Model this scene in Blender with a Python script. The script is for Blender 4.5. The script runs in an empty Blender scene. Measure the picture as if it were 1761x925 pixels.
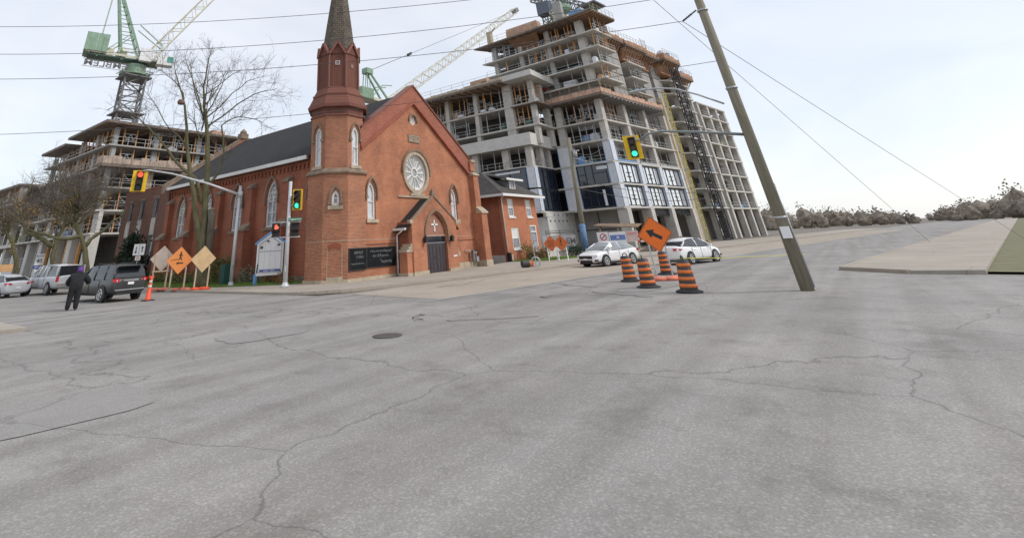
import bpy, bmesh, math, random
from mathutils import Vector, Matrix
from mathutils.geometry import tessellate_polygon
R = math.radians
sc = bpy.context.scene
col = sc.collection

# ------------------------------------------------------------------ camera, sky, sun, exposure
cd = bpy.data.cameras.new('camera'); cam = bpy.data.objects.new('camera', cd); col.objects.link(cam)
pi_, ro_, ya_ = R(27.03), R(-3.18), R(50.67)
R1 = Matrix(((1, 0, 0), (0, math.sin(pi_), -math.cos(pi_)), (0, math.cos(pi_), math.sin(pi_))))
R2 = Matrix(((math.cos(ro_), -math.sin(ro_), 0), (math.sin(ro_), math.cos(ro_), 0), (0, 0, 1)))
B_ = Matrix(((math.cos(ya_), -math.sin(ya_), 0), (math.sin(ya_), math.cos(ya_), 0), (0, 0, 1)))
M_ = R2 @ R1 @ B_
CAM = Vector((-24.6, -24.46, 1.9))
rot = Matrix((M_[0], -M_[1], -M_[2])).transposed()
cam.matrix_world = Matrix.Translation(CAM) @ rot.to_4x4()
cd.sensor_width = 36; cd.lens = 36 * 812 / 1761
cd.shift_x = (880.5 - 694) / 1761; cd.shift_y = -(462.5 - 8) / 1761
cd.clip_end = 3000; cd.clip_start = .1
sc.camera = cam
SUN_AZ, SUN_EL = R(-68), R(42)      # direction towards the sun, measured from +X
w = bpy.data.worlds.new('World'); sc.world = w; w.use_nodes = True
nt = w.node_tree; nt.nodes.clear(); N = nt.nodes.new; Lk = nt.links.new
out = N('ShaderNodeOutputWorld'); bg = N('ShaderNodeBackground'); bg2 = N('ShaderNodeBackground'); ad = N('ShaderNodeAddShader')
sky = N('ShaderNodeTexSky'); sky.sky_type = 'NISHITA'; sky.sun_disc = False
sky.sun_elevation = SUN_EL; sky.sun_rotation = math.pi / 2 - SUN_AZ
Lk(sky.outputs[0], bg.inputs[0]); bg.inputs[1].default_value = .035
tc = N('ShaderNodeTexCoord'); mp = N('ShaderNodeMapping'); mp.inputs['Scale'].default_value = (1.2, 1.2, 3.2)
no = N('ShaderNodeTexNoise'); no.inputs['Scale'].default_value = 2.2; no.inputs['Detail'].default_value = 5; no.inputs['Roughness'].default_value = .5
no.inputs['Distortion'].default_value = .6
cr = N('ShaderNodeValToRGB'); e = cr.color_ramp.elements
e[0].position = .3; e[0].color = (.53, .555, .60, 1); e[1].position = .70; e[1].color = (.65, .655, .67, 1)
Lk(tc.outputs['Generated'], mp.inputs[0]); Lk(mp.outputs[0], no.inputs[0]); Lk(no.outputs['Fac'], cr.inputs[0])
Lk(cr.outputs[0], bg2.inputs[0]); bg2.inputs[1].default_value = 1.0
Lk(bg.outputs[0], ad.inputs[0]); Lk(bg2.outputs[0], ad.inputs[1]); Lk(ad.outputs[0], out.inputs[0])
sd = bpy.data.lights.new('sun', 'SUN'); sd.energy = 1.5; sd.angle = R(9); sd.color = (1, .95, .87)
so = bpy.data.objects.new('sun', sd); col.objects.link(so)
sv = Vector((math.cos(SUN_EL) * math.cos(SUN_AZ), math.cos(SUN_EL) * math.sin(SUN_AZ), math.sin(SUN_EL)))
so.rotation_euler = sv.to_track_quat('Z', 'Y').to_euler()
sc.view_settings.view_transform = 'Standard'; sc.view_settings.look = 'None'
sc.view_settings.exposure = .33; sc.view_settings.gamma = 1; sc.view_settings.use_curve_mapping = False
try:
    sc.cycles.use_denoising = True; sc.cycles.max_bounces = 5
except Exception: pass
rnd = random.Random(7)

# ------------------------------------------------------------------ materials
def newmat(name):
    m = bpy.data.materials.new(name); m.use_nodes = True
    return m, m.node_tree, m.node_tree.nodes['Principled BSDF']
def mat(name, c, rough=.75, metal=0., var=.12, scale=1.5, bump=0., emit=None, c2=None, detail=6, spec=None, stretch=(1, 1, 1)):
    m, t, p = newmat(name)
    p.inputs['Roughness'].default_value = rough; p.inputs['Metallic'].default_value = metal
    if spec is not None: p.inputs['Specular IOR Level'].default_value = spec
    g = t.nodes.new('ShaderNodeNewGeometry'); mp = t.nodes.new('ShaderNodeMapping'); mp.inputs['Scale'].default_value = stretch
    n = t.nodes.new('ShaderNodeTexNoise'); n.inputs['Scale'].default_value = scale; n.inputs['Detail'].default_value = detail
    n.inputs['Roughness'].default_value = .65
    r = t.nodes.new('ShaderNodeValToRGB'); e = r.color_ramp.elements; e[0].position = .3; e[1].position = .7
    lo = c2 if c2 else tuple(x * (1 - var) for x in c); hi = tuple(min(1, x * (1 + (0 if c2 else var))) for x in c)
    e[0].color = (*lo, 1); e[1].color = (*hi, 1)
    t.links.new(g.outputs['Position'], mp.inputs[0]); t.links.new(mp.outputs[0], n.inputs['Vector'])
    t.links.new(n.outputs['Fac'], r.inputs[0]); t.links.new(r.outputs[0], p.inputs['Base Color'])
    if bump:
        b = t.nodes.new('ShaderNodeBump'); b.inputs['Strength'].default_value = bump; b.inputs['Distance'].default_value = .05
        n2 = t.nodes.new('ShaderNodeTexNoise'); n2.inputs['Scale'].default_value = scale * 6; n2.inputs['Detail'].default_value = 4
        t.links.new(mp.outputs[0], n2.inputs['Vector']); t.links.new(n2.outputs['Fac'], b.inputs['Height']); t.links.new(b.outputs[0], p.inputs['Normal'])
    if emit:
        p.inputs['Emission Color'].default_value = (*emit[:3], 1); p.inputs['Emission Strength'].default_value = emit[3]
    return m
def brick(name, c1, c2, mortar, bw=.22, bh=.078, ms=.012, stain=.35, vertical=False):
    m, t, p = newmat(name); A = t.nodes.new; L = t.links.new
    g = A('ShaderNodeNewGeometry'); sp = A('ShaderNodeSeparateXYZ'); sn = A('ShaderNodeSeparateXYZ')
    L(g.outputs['Position'], sp.inputs[0]); L(g.outputs['True Normal'], sn.inputs[0])
    def mth(op, a, b):
        n = A('ShaderNodeMath'); n.operation = op; L(a, n.inputs[0]); L(b, n.inputs[1]); return n.outputs[0]
    u = mth('SUBTRACT', mth('MULTIPLY', sp.outputs[1], sn.outputs[0]), mth('MULTIPLY', sp.outputs[0], sn.outputs[1]))
    cb = A('ShaderNodeCombineXYZ'); L(u, cb.inputs[0]); L(sp.outputs[2], cb.inputs[1])
    b = A('ShaderNodeTexBrick'); b.inputs['Scale'].default_value = 1; b.inputs['Brick Width'].default_value = bw; b.inputs['Row Height'].default_value = bh
    b.inputs['Mortar Size'].default_value = ms; b.inputs['Mortar Smooth'].default_value = .3; b.inputs['Bias'].default_value = -.1
    b.inputs['Color1'].default_value = (*c1, 1); b.inputs['Color2'].default_value = (*c2, 1); b.inputs['Mortar'].default_value = (*mortar, 1)
    L(cb.outputs[0], b.inputs['Vector'])
    n = A('ShaderNodeTexNoise'); n.inputs['Scale'].default_value = .55; n.inputs['Detail'].default_value = 8; n.inputs['Roughness'].default_value = .7
    L(g.outputs['Position'], n.inputs['Vector'])
    r = A('ShaderNodeValToRGB'); e = r.color_ramp.elements; e[0].position = .33; e[1].position = .62
    e[0].color = (1 - stain, 1 - stain * 1.05, 1 - stain, 1); e[1].color = (1, 1, 1, 1)
    L(n.outputs['Fac'], r.inputs[0])
    mx = A('ShaderNodeMix'); mx.data_type = 'RGBA'; mx.blend_type = 'MULTIPLY'; mx.inputs['Factor'].default_value = 1
    L(b.outputs['Color'], mx.inputs[6]); L(r.outputs[0], mx.inputs[7]); L(mx.outputs[2], p.inputs['Base Color'])
    p.inputs['Roughness'].default_value = .88
    bp = A('ShaderNodeBump'); bp.inputs['Strength'].default_value = .35; bp.inputs['Distance'].default_value = .01
    inv = A('ShaderNodeMath'); inv.operation = 'SUBTRACT'; inv.inputs[0].default_value = 1; L(b.outputs['Fac'], inv.inputs[1])
    L(inv.outputs[0], bp.inputs['Height']); L(bp.outputs[0], p.inputs['Normal'])
    return m
def glassy(name, c, rough=.06, metal=0., spec=.9, var=.25):
    m = mat(name, c, rough, metal, var, .8, spec=spec); return m
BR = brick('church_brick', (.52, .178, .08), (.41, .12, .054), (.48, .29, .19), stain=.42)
BRT = brick('tower_brick', (.43, .142, .07), (.26, .072, .038), (.48, .31, .2), ms=.013, stain=.3)
BRS = brick('shaded_side_brick', (.37, .105, .05), (.27, .07, .036), (.36, .18, .12), stain=.33)  # darker brick copy: shade of the side walls is put into the colour
BRH = brick('house_brick', (.56, .18, .075), (.46, .135, .056), (.5, .28, .18), stain=.3)
BRA = brick('annex_brick', (.20, .088, .062), (.145, .06, .044), (.2, .12, .09), stain=.25)
BRG = brick('gable_brick', (.36, .115, .072), (.27, .078, .05), (.42, .2, .135), bw=.3, bh=.1, stain=.2)
STONE = mat('pale_stone', (.42, .35, .26), .9, var=.3, scale=2.5, bump=.3)
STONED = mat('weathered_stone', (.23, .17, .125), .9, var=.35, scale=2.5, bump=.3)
MOULD = mat('brown_moulding', (.24, .15, .10), .85, var=.25, scale=3)
CORB = mat('painted_line', (.42, .3, .23), .85, var=.2)
ROOF = brick('dark_shingles', (.028, .027, .029), (.016, .016, .018), (.010, .010, .011), bw=.35, bh=.13, ms=.012, stain=.35)
ROOFH = brick('grey_shingles', (.10, .09, .082), (.065, .058, .054), (.04, .036, .034), bw=.3, bh=.12, ms=.012, stain=.35)
SLATE = brick('spire_slate', (.185, .152, .115), (.10, .082, .062), (.045, .038, .032), bw=.34, bh=.2, ms=.025, stain=.3)
SIDING = brick('brown_siding', (.185, .072, .05), (.15, .058, .042), (.065, .026, .02), bw=.16, bh=40, ms=.012, stain=.15)
SIDINGH = brick('brown_lap', (.225, .09, .063), (.19, .073, .052), (.09, .035, .026), bw=60, bh=.2, ms=.02, stain=.15)
TRIMB = mat('brown_trim', (.20, .074, .052), .6, var=.1)
WHITE = mat('white_paint', (.72, .71, .69), .55, var=.08)
FRAME = mat('weathered_white_frame', (.62, .60, .57), .7, var=.18, scale=6)
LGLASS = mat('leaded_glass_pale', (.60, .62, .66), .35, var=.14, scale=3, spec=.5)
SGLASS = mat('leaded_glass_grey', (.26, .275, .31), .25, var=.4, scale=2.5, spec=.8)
DGLASS = glassy('dark_glass', (.010, .015, .026))
WGLASS = glassy('sky_reflection_glass', (.74, .76, .79), .05, .55, var=.06)  # pale base colour stands in for sky reflected in the panes
DOORM = mat('dark_painted_wood', (.045, .035, .042), .45, var=.2, scale=5)
BLACK = mat('black_metal', (.018, .018, .02), .45, var=.2)
CHALKB = mat('chalkboard', (.012, .014, .016), .8, var=.5, scale=2, spec=.12)
CHALK = mat('chalk', (.27, .27, .27), .9, var=.3, scale=9)
CONC = mat('raw_concrete', (.52, .495, .455), .9, var=.16, scale=.8, bump=.15)
CONCL = mat('pale_concrete', (.58, .565, .53), .9, var=.1, scale=.8)
CONCS = mat('slab_soffit_concrete', (.34, .32, .285), .9, var=.2, scale=.5)
CONCG = mat('grey_shear_wall', (.36, .35, .335), .9, var=.14, scale=.6)
CONCD = mat('shaded_inner_concrete', (.085, .08, .075), .95, var=.3, scale=.5)  # shade inside the deep floors is painted into this colour
ORANGE = mat('orange_steel', (.66, .31, .09), .6, var=.25, scale=2)
GALV = mat('galvanised_steel', (.45, .46, .47), .45, .5, var=.15, scale=4)
PROPG = mat('grey_prop', (.50, .50, .49), .6, .3, var=.2)
PLY = mat('formwork_plywood', (.52, .33, .24), .8, var=.25, scale=1.2)
PLYD = mat('formwork_brown', (.38, .21, .12), .8, var=.3, scale=1.2)
JOIST = mat('formwork_joist', (.19, .155, .13), .85, var=.3)
WRAP = mat('white_building_wrap', (.66, .67, .70), .6, var=.08, scale=1.4)
TAPE = mat('blue_membrane_tape', (.16, .33, .58), .6, var=.15)
FRAMED = mat('black_window_frame', (.014, .02, .035), .4, var=.2)
PRINTM = mat('pale_blue_print', (.36, .46, .66), .6)
YEL = mat('yellow_scaffold', (.62, .5, .06), .6, var=.2)
SHEATH = mat('pale_sheathing', (.62, .5, .3), .8, var=.2, scale=1)
CGREEN = mat('crane_green', (.23, .35, .25), .5, var=.18, scale=1.5)
CDARK = mat('crane_dark_green', (.07, .14, .10), .6, var=.3)
CCREAM = mat('crane_cream', (.62, .60, .47), .6, var=.15)
CGREY = mat('crane_grey', (.17, .17, .175), .6, .2, var=.3)
POLE = mat('pale_galvanised_pole', (.56, .57, .58), .5, .3, var=.14, scale=3, stretch=(1, 1, .3))
YELLOW = mat('signal_yellow', (.85, .52, .01), .5, var=.06)
WOOD = mat('utility_wood', (.22, .20, .15), .9, var=.25, scale=3, stretch=(4, 4, .4))
LUMBER = mat('pale_lumber', (.46, .38, .28), .85, var=.25, scale=4, stretch=(3, 3, .6))
PLYW = mat('plywood_face', (.66, .47, .26), .8, var=.16, scale=2.2)
PLYWG = mat('greyed_plywood', (.50, .42, .36), .85, var=.18, scale=2.2)
SIGNO = mat('sign_orange', (.82, .17, .015), .5, var=.07)
SIGNOP = mat('sign_faded_orange', (.85, .30, .08), .55, var=.08)
SIGNOD = mat('sign_dull_orange', (.58, .14, .03), .55, var=.12)
SIGNW = mat('sign_white', (.78, .78, .78), .5, var=.04)
SIGNB = mat('sign_blue', (.05, .08, .33), .5, var=.1)
SIGNG = mat('sign_green', (.01, .16, .09), .5, var=.08)
BLUEP = mat('blue_paint', (.14, .33, .62), .55, var=.15)
RED = mat('red_mark', (.6, .03, .03), .5)
DRUMO = mat('drum_orange', (.80, .19, .03), .6, var=.18, scale=5, c2=(.5, .13, .035))
DRUMB = mat('drum_black', (.035, .035, .036), .55, var=.3)
RUBBER = mat('black_rubber', (.03, .03, .032), .8, var=.4, scale=5)
BAG = mat('faded_orange_bag', (.66, .20, .13), .8, var=.25, scale=6)
CONEO = mat('cone_orange', (.82, .09, .03), .5, var=.08)
REFL = mat('reflective_band', (.72, .6, .58), .5, var=.1)
CARW = mat('white_car_paint', (.80, .80, .80), .22, 0, .02, spec=.7)
CARS = mat('silver_car_paint', (.55, .56, .58), .3, .1, .03)
CARB = mat('charcoal_car_paint', (.026, .028, .032), .25, 0, .08, spec=.8)
CARG = glassy('car_glass', (.02, .024, .028), .05)
CARGL = glassy('pale_car_glass', (.25, .28, .29), .06)
TAIL = mat('tail_lamp', (.50, .015, .02), .2, spec=.8)
HEAD = mat('head_lamp', (.55, .58, .6), .12, spec=.9)
CHROME = mat('bright_trim', (.6, .61, .63), .2, .8, .03)
TYRE = mat('tyre', (.02, .02, .021), .85)
CLOTH = mat('black_cloth', (.012, .012, .014), .85, var=.3, scale=6)
SKIN = mat('skin', (.5, .31, .23), .6)
PURPLE = mat('purple_hair', (.13, .03, .26), .7, var=.3, scale=12)
BARK = mat('grey_brown_bark', (.155, .135, .105), .95, var=.4, scale=5, bump=.6, stretch=(2, 2, .5))
BARKG = mat('mossy_bark', (.13, .12, .065), .95, var=.4, scale=3, bump=.5, stretch=(2, 2, .5))
TWIG = mat('twig', (.125, .105, .09), .95, var=.2)
LEAFY = mat('yellow_leaves', (.50, .29, .05), .8, var=.35, scale=2)
LEAFG = mat('green_leaves', (.095, .125, .035), .8, var=.45, scale=2)
LEAFO = mat('olive_leaves', (.16, .17, .05), .8, var=.45, scale=2)
LEAFD = mat('dark_evergreen', (.022, .036, .018), .85, var=.4, scale=2)
LEAFP = mat('pale_sage_leaves', (.24, .25, .17), .8, var=.35, scale=3)
LEAFR = mat('rusty_leaves', (.33, .13, .05), .8, var=.35, scale=3)
WIRE = mat('dark_cable', (.07, .07, .075), .7)
BROWN = mat('brown_timber', (.24, .165, .11), .8, var=.25)
DIRT = mat('brown_soil', (.12, .085, .065), .95, var=.35, scale=2)
def lamp(name, c, s): return mat(name, c, .3, var=0, emit=(*c, s))
LRED = lamp('lit_red_lens', (1, .10, .05), 1.1); LGRN = lamp('lit_green_lens', (.05, .8, .52), .95); LHAND = lamp('lit_hand', (1, .16, .08), .9)

# ------------------------------------------------------------------ builder
ORG = {}
def tag(o, label=None, cat=None, group=None, kind=None):
    if label: o['label'] = label
    if cat: o['category'] = cat
    if group: o['group'] = group
    if kind: o['kind'] = kind
    return o
def thing(name, loc, label, cat, group=None, rz=0):
    o = bpy.data.objects.new(name, None); col.objects.link(o); o.location = loc; o.rotation_euler = (0, 0, rz)
    o.empty_display_size = .3
    ORG[o.name] = Vector(loc) if rz == 0 else Vector((0, 0, 0))
    return tag(o, label, cat, group)
class MB:
    def __init__(s): s.v = []; s.f = []; s.sm = []
    def add(s, vs, fs, smooth=False):
        n = len(s.v); s.v += [Vector(v) for v in vs]
        for f in fs: s.f.append(tuple(n + i for i in f)); s.sm.append(smooth)
        return s
    def box(s, x0, x1, y0, y1, z0, z1):
        return s.add([(x, y, z) for z in (z0, z1) for x, y in ((x0, y0), (x1, y0), (x1, y1), (x0, y1))],
                     [(0, 3, 2, 1), (4, 5, 6, 7), (0, 1, 5, 4), (1, 2, 6, 5), (2, 3, 7, 6), (3, 0, 4, 7)])
    def obox(s, c, a, b, d):   # centre and three half-axis vectors (right handed)
        c, a, b, d = map(Vector, (c, a, b, d))
        return s.add([c + a * i + b * j + d * k for k in (-1, 1) for i, j in ((-1, -1), (1, -1), (1, 1), (-1, 1))],
                     [(0, 3, 2, 1), (4, 5, 6, 7), (0, 1, 5, 4), (1, 2, 6, 5), (2, 3, 7, 6), (3, 0, 4, 7)])
    def prism(s, poly, z0, z1):
        n = len(poly); vs = [(p[0], p[1], z0) for p in poly] + [(p[0], p[1], z1) for p in poly]
        return s.add(vs, [tuple(range(n))[::-1], tuple(range(n, 2 * n))] + [(i, (i + 1) % n, n + (i + 1) % n, n + i) for i in range(n)])
    def loft(s, rings, cap=True, smooth=True, close=True):
        n = len(rings[0]); vs = [p for r in rings for p in r]; fs = []
        for k in range(len(rings) - 1):
            for i in range(n if close else n - 1):
                j = (i + 1) % n; fs.append((k * n + i, k * n + j, (k + 1) * n + j, (k + 1) * n + i))
        if cap: fs += [tuple(range(n))[::-1], tuple(range((len(rings) - 1) * n, len(rings) * n))]
        return s.add(vs, fs, smooth)
    def tube(s, pts, r, n=6, cap=True, smooth=True):
        pts = [Vector(p) for p in pts]; rs = r if isinstance(r, (list, tuple)) else [r] * len(pts); rings = []
        up = Vector((0, 0, 1)); prev = None
        for i, p in enumerate(pts):
            d = (pts[min(i + 1, len(pts) - 1)] - pts[max(i - 1, 0)]).normalized()
            if prev is None:
                a = d.cross(up) if abs(d.z) < .95 else d.cross(Vector((1, 0, 0)))
            else: a = prev - d * prev.dot(d)
            a.normalize(); prev = a; b = d.cross(a)
            rings.append([p + (a * math.cos(2 * math.pi * k / n) + b * math.sin(2 * math.pi * k / n)) * rs[i] for k in range(n)])
        return s.loft(rings, cap, smooth)
    def bar(s, p0, p1, w, h=None):
        p0, p1 = Vector(p0), Vector(p1); d = p1 - p0; l = d.length; d.normalize(); h = h or w
        a = d.cross(Vector((0, 0, 1))) if abs(d.z) < .98 else Vector((1, 0, 0)); a.normalize(); b = a.cross(d)
        return s.obox((p0 + p1) / 2, a * w / 2, d * l / 2, b * h / 2) if False else s.obox((p0 + p1) / 2, d * l / 2, b * h / 2, d.cross(b) * w / 2)
    def disc(s, c, nrm, r, t, n=16):
        c, nrm = Vector(c), Vector(nrm).normalized()
        return s.tube([c - nrm * t / 2, c + nrm * t / 2], r, n, smooth=False)
    def lathe(s, c, prof, n=20, smooth=True):
        c = Vector(c)
        return s.loft([[c + Vector((r * math.cos(2 * math.pi * k / n), r * math.sin(2 * math.pi * k / n), z)) for k in range(n)] for r, z in prof], True, smooth)
    def xf(s, m):
        s.v = [m @ v for v in s.v]; return s
    def build(s, name, m, parent=None, label=None, kind=None, o=None):
        me = bpy.data.meshes.new(name); org = ORG.get(parent.name, Vector()) if parent else (Vector(o) if o else Vector())
        me.from_pydata([v - org for v in s.v], [], s.f); me.materials.append(m)
        me.polygons.foreach_set('use_smooth', s.sm); me.update()
        ob = bpy.data.objects.new(name, me); col.objects.link(ob)
        if parent: ob.parent = parent
        elif o: ob.location = o
        ORG[ob.name] = org
        return tag(ob, label, None, None, kind)
def flip_fix(ob):
    bm = bmesh.new(); bm.from_mesh(ob.data); bmesh.ops.recalc_face_normals(bm, faces=bm.faces); bm.to_mesh(ob.data); bm.free(); return ob
class Pl:      # a vertical working plane: local u (horizontal), v (height), n (outward)
    def __init__(s, O, U):
        s.O = Vector(O); s.U = Vector(U).normalized(); s.N = s.U.cross(Vector((0, 0, 1))).normalized()
    def p(s, u, v, n=0): return s.O + s.U * u + Vector((0, 0, v)) + s.N * n
    def off(s, du, dn=0): return Pl(s.O + s.U * du + s.N * dn, s.U)
    def box(s, mb, u0, u1, v0, v1, n0, n1):
        return mb.obox(s.p((u0 + u1) / 2, (v0 + v1) / 2, (n0 + n1) / 2), s.U * (u1 - u0) / 2, -s.N * (n1 - n0) / 2, Vector((0, 0, (v1 - v0) / 2)))
def plate(mb, P, outer, holes, depth, n=0.):
    loops = [[Vector((a, b, 0)) for a, b in outer]] + [[Vector((a, b, 0)) for a, b in h] for h in holes]
    flat = [q for l in loops for q in l]; tris = tessellate_polygon(loops)
    base = len(mb.v)
    F = [P.p(q.x, q.y, n) for q in flat]; Bk = [P.p(q.x, q.y, n - depth) for q in flat]; k = len(flat); fs = []
    for t in tris:
        a, b, c = (flat[i] for i in t)
        if (b - a).cross(c - a).z < 0: t = t[::-1]
        fs.append(tuple(t)); fs.append(tuple(k + i for i in t[::-1]))
    i0 = 0
    for li, l in enumerate(loops):
        area = sum(l[i].x * l[(i + 1) % len(l)].y - l[(i + 1) % len(l)].x * l[i].y for i in range(len(l)))
        for i in range(len(l)):
            j = (i + 1) % len(l); q = (i0 + i, i0 + j, k + i0 + j, k + i0 + i)
            want = (area > 0) == (li == 0)
            fs.append(q[::-1] if want else q)
        i0 += len(l)
    return mb.add(F + Bk, fs)
def arch(cx, w, v0, vt, n=7, spring=None):       # pointed arch outline, CCW
    h = vt - v0; rise = min(h * .6, w * .92) if spring is None else vt - spring; sp = vt - rise
    hw = w / 2; c_ = (rise * rise - hw * hw) / (2 * hw); rad = hw + c_   # centre offset beyond the axis
    pts = [(cx - hw, v0), (cx + hw, v0)]
    am = math.atan2(rise, c_)
    for i in range(n + 1):
        a = am * i / n; pts.append((cx - c_ + rad * math.cos(a), sp + rad * math.sin(a)))
    for i in range(n - 1, -1, -1):
        a = am * i / n; pts.append((cx + c_ - rad * math.cos(a), sp + rad * math.sin(a)))
    return pts
def scale_arch(pts, cx, w, v0, vt, d):
    return arch(cx, w + 2 * d, v0 - d, vt + d * 1.5, spring=None)
def circle(cx, cy, r, n=28): return [(cx + r * math.cos(2 * math.pi * i / n), cy + r * math.sin(2 * math.pi * i / n)) for i in range(n)]
def gothic(P, cx, w, v0, vt, parent, gm, lancet=True, hood=True, rec=.2, sill=True, hoodm=None, slip=0.14, n0=0.):
    sp = vt - w * .92
    o = arch(cx, w, v0, vt, spring=sp)
    ti = .13 if w < .7 else .15 if w < 1.2 else .14
    inn = arch(cx, w - 2 * ti, v0 + ti, vt - ti * 1.5, spring=sp)
    m = MB(); plate(m, P, o, [inn], .1, n0 - rec + .1)
    if lancet:
        P.box(m, cx - w / 2 + ti, cx + w / 2 - ti, v0 + (vt - v0) * .45, v0 + (vt - v0) * .45 + .06, n0 - rec - .01, n0 - rec + .07)
    else:
        P.box(m, cx - .06, cx + .06, v0 + ti, sp, n0 - rec - .01, n0 - rec + .075)
        for k in (.3, .62): P.box(m, cx - w / 2 + ti, cx + w / 2 - ti, v0 + (vt - v0) * k, v0 + (vt - v0) * k + .06, n0 - rec - .01, n0 - rec + .06)
        plate(m, P, circle(cx, sp + w * .38, w * .17, 14), [circle(cx, sp + w * .38, w * .1, 14)], .07, n0 - rec + .06)
        for sg in (-1, 1):
            a = arch(cx + sg * w * .2, w * .38, sp - .3, sp + w * .32, spring=sp - .05); b = arch(cx + sg * w * .2, w * .26, sp - .24, sp + w * .22, spring=sp - .05)
            plate(m, P, a, [b], .06, n0 - rec + .055)
    f = m.build('window', FRAME, parent)
    g = MB(); plate(g, P, arch(cx, w - .04, v0 + .02, vt - .04, spring=sp), [], .03, n0 - rec - .0); g.build('pane', gm, f)
    if sill:
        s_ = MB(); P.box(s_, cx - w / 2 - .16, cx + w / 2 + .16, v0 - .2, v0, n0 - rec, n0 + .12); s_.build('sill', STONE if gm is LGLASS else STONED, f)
    if hood:
        hw = w + .42; A_ = arch(cx, hw, sp - .25, vt + .34, spring=sp); Bq = arch(cx, hw - .24, sp - .25, vt + .18, spring=sp)
        # arch band open at the bottom: build as strip
        h = MB(); oa = A_[1:] + [A_[0]]; ob = Bq[1:] + [Bq[0]]
        rings = [[P.p(*a, n0 - .002), P.p(*a, n0 + slip), P.p(*b, n0 + slip), P.p(*b, n0 - .002)] for a, b in zip(oa, ob)]
        h.loft(rings, True, False); flip_fix(h.build('hood_mould', hoodm or MOULD, f))
        for sg in (-1, 1): k = MB(); P.box(k, cx + sg * (hw / 2 - .06) - .11, cx + sg * (hw / 2 - .06) + .11, sp - .42, sp - .25, n0 - .002, n0 + slip + .03); k.build('hood_stop', STONED, f)
    return f
def rectwin(P, u0, u1, v0, v1, parent, rec=.12, gm=None, name='window', mull=(), frame=.07, fm=None, sillm=None, sash=True):
    m = MB(); plate(m, P, [(u0, v0), (u1, v0), (u1, v1), (u0, v1)], [[(u0 + frame, v0 + frame), (u1 - frame, v0 + frame), (u1 - frame, v1 - frame), (u0 + frame, v1 - frame)]], .08, -rec + .08)
    if sash: P.box(m, u0 + frame, u1 - frame, (v0 + v1) / 2 - .03, (v0 + v1) / 2 + .03, -rec - .01, -rec + .06)
    for q in mull: P.box(m, q - .03, q + .03, v0 + frame, v1 - frame, -rec - .01, -rec + .055)
    f = m.build(name, fm or WHITE, parent)
    g = MB(); P.box(g, u0 + .02, u1 - .02, v0 + .02, v1 - .02, -rec - .03, -rec); g.build('pane', gm or DGLASS, f)
    if sillm:
        s_ = MB(); P.box(s_, u0 - .1, u1 + .1, v0 - .14, v0, -rec, .08); s_.build('sill', sillm, f)
    return f
def text(s, P, u, v, size, m, parent, name='lettering', n=.02, mirror=False, align='CENTER', slant=0, thick=.004, sx=1., wgt=.012):
    cu = bpy.data.curves.new('t', 'FONT'); cu.body = s; cu.size = size; cu.align_x = align; cu.align_y = 'CENTER'; cu.extrude = thick; cu.resolution_u = 3
    cu.shear = slant; cu.offset = size * wgt
    to = bpy.data.objects.new('t', cu); col.objects.link(to)
    me0 = bpy.data.meshes.new_from_object(to); mb = MB()
    sg = (-1 if mirror else 1) * sx
    mb.add([P.p(u + sg * q.co.x, v + q.co.y, n + q.co.z) for q in me0.vertices], [tuple(p.vertices) if not mirror else tuple(p.vertices)[::-1] for p in me0.polygons])
    bpy.data.objects.remove(to); bpy.data.curves.remove(cu); bpy.data.meshes.remove(me0)
    return mb.build(name, m, parent)
def copy_tree(o, parent=None):
    c = o.copy(); col.objects.link(c); c.parent = parent
    ORG[c.name] = ORG.get(o.name, Vector())
    for ch in [q for q in list(bpy.data.objects) if q.parent == o]: copy_tree(ch, c)
    return c

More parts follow.
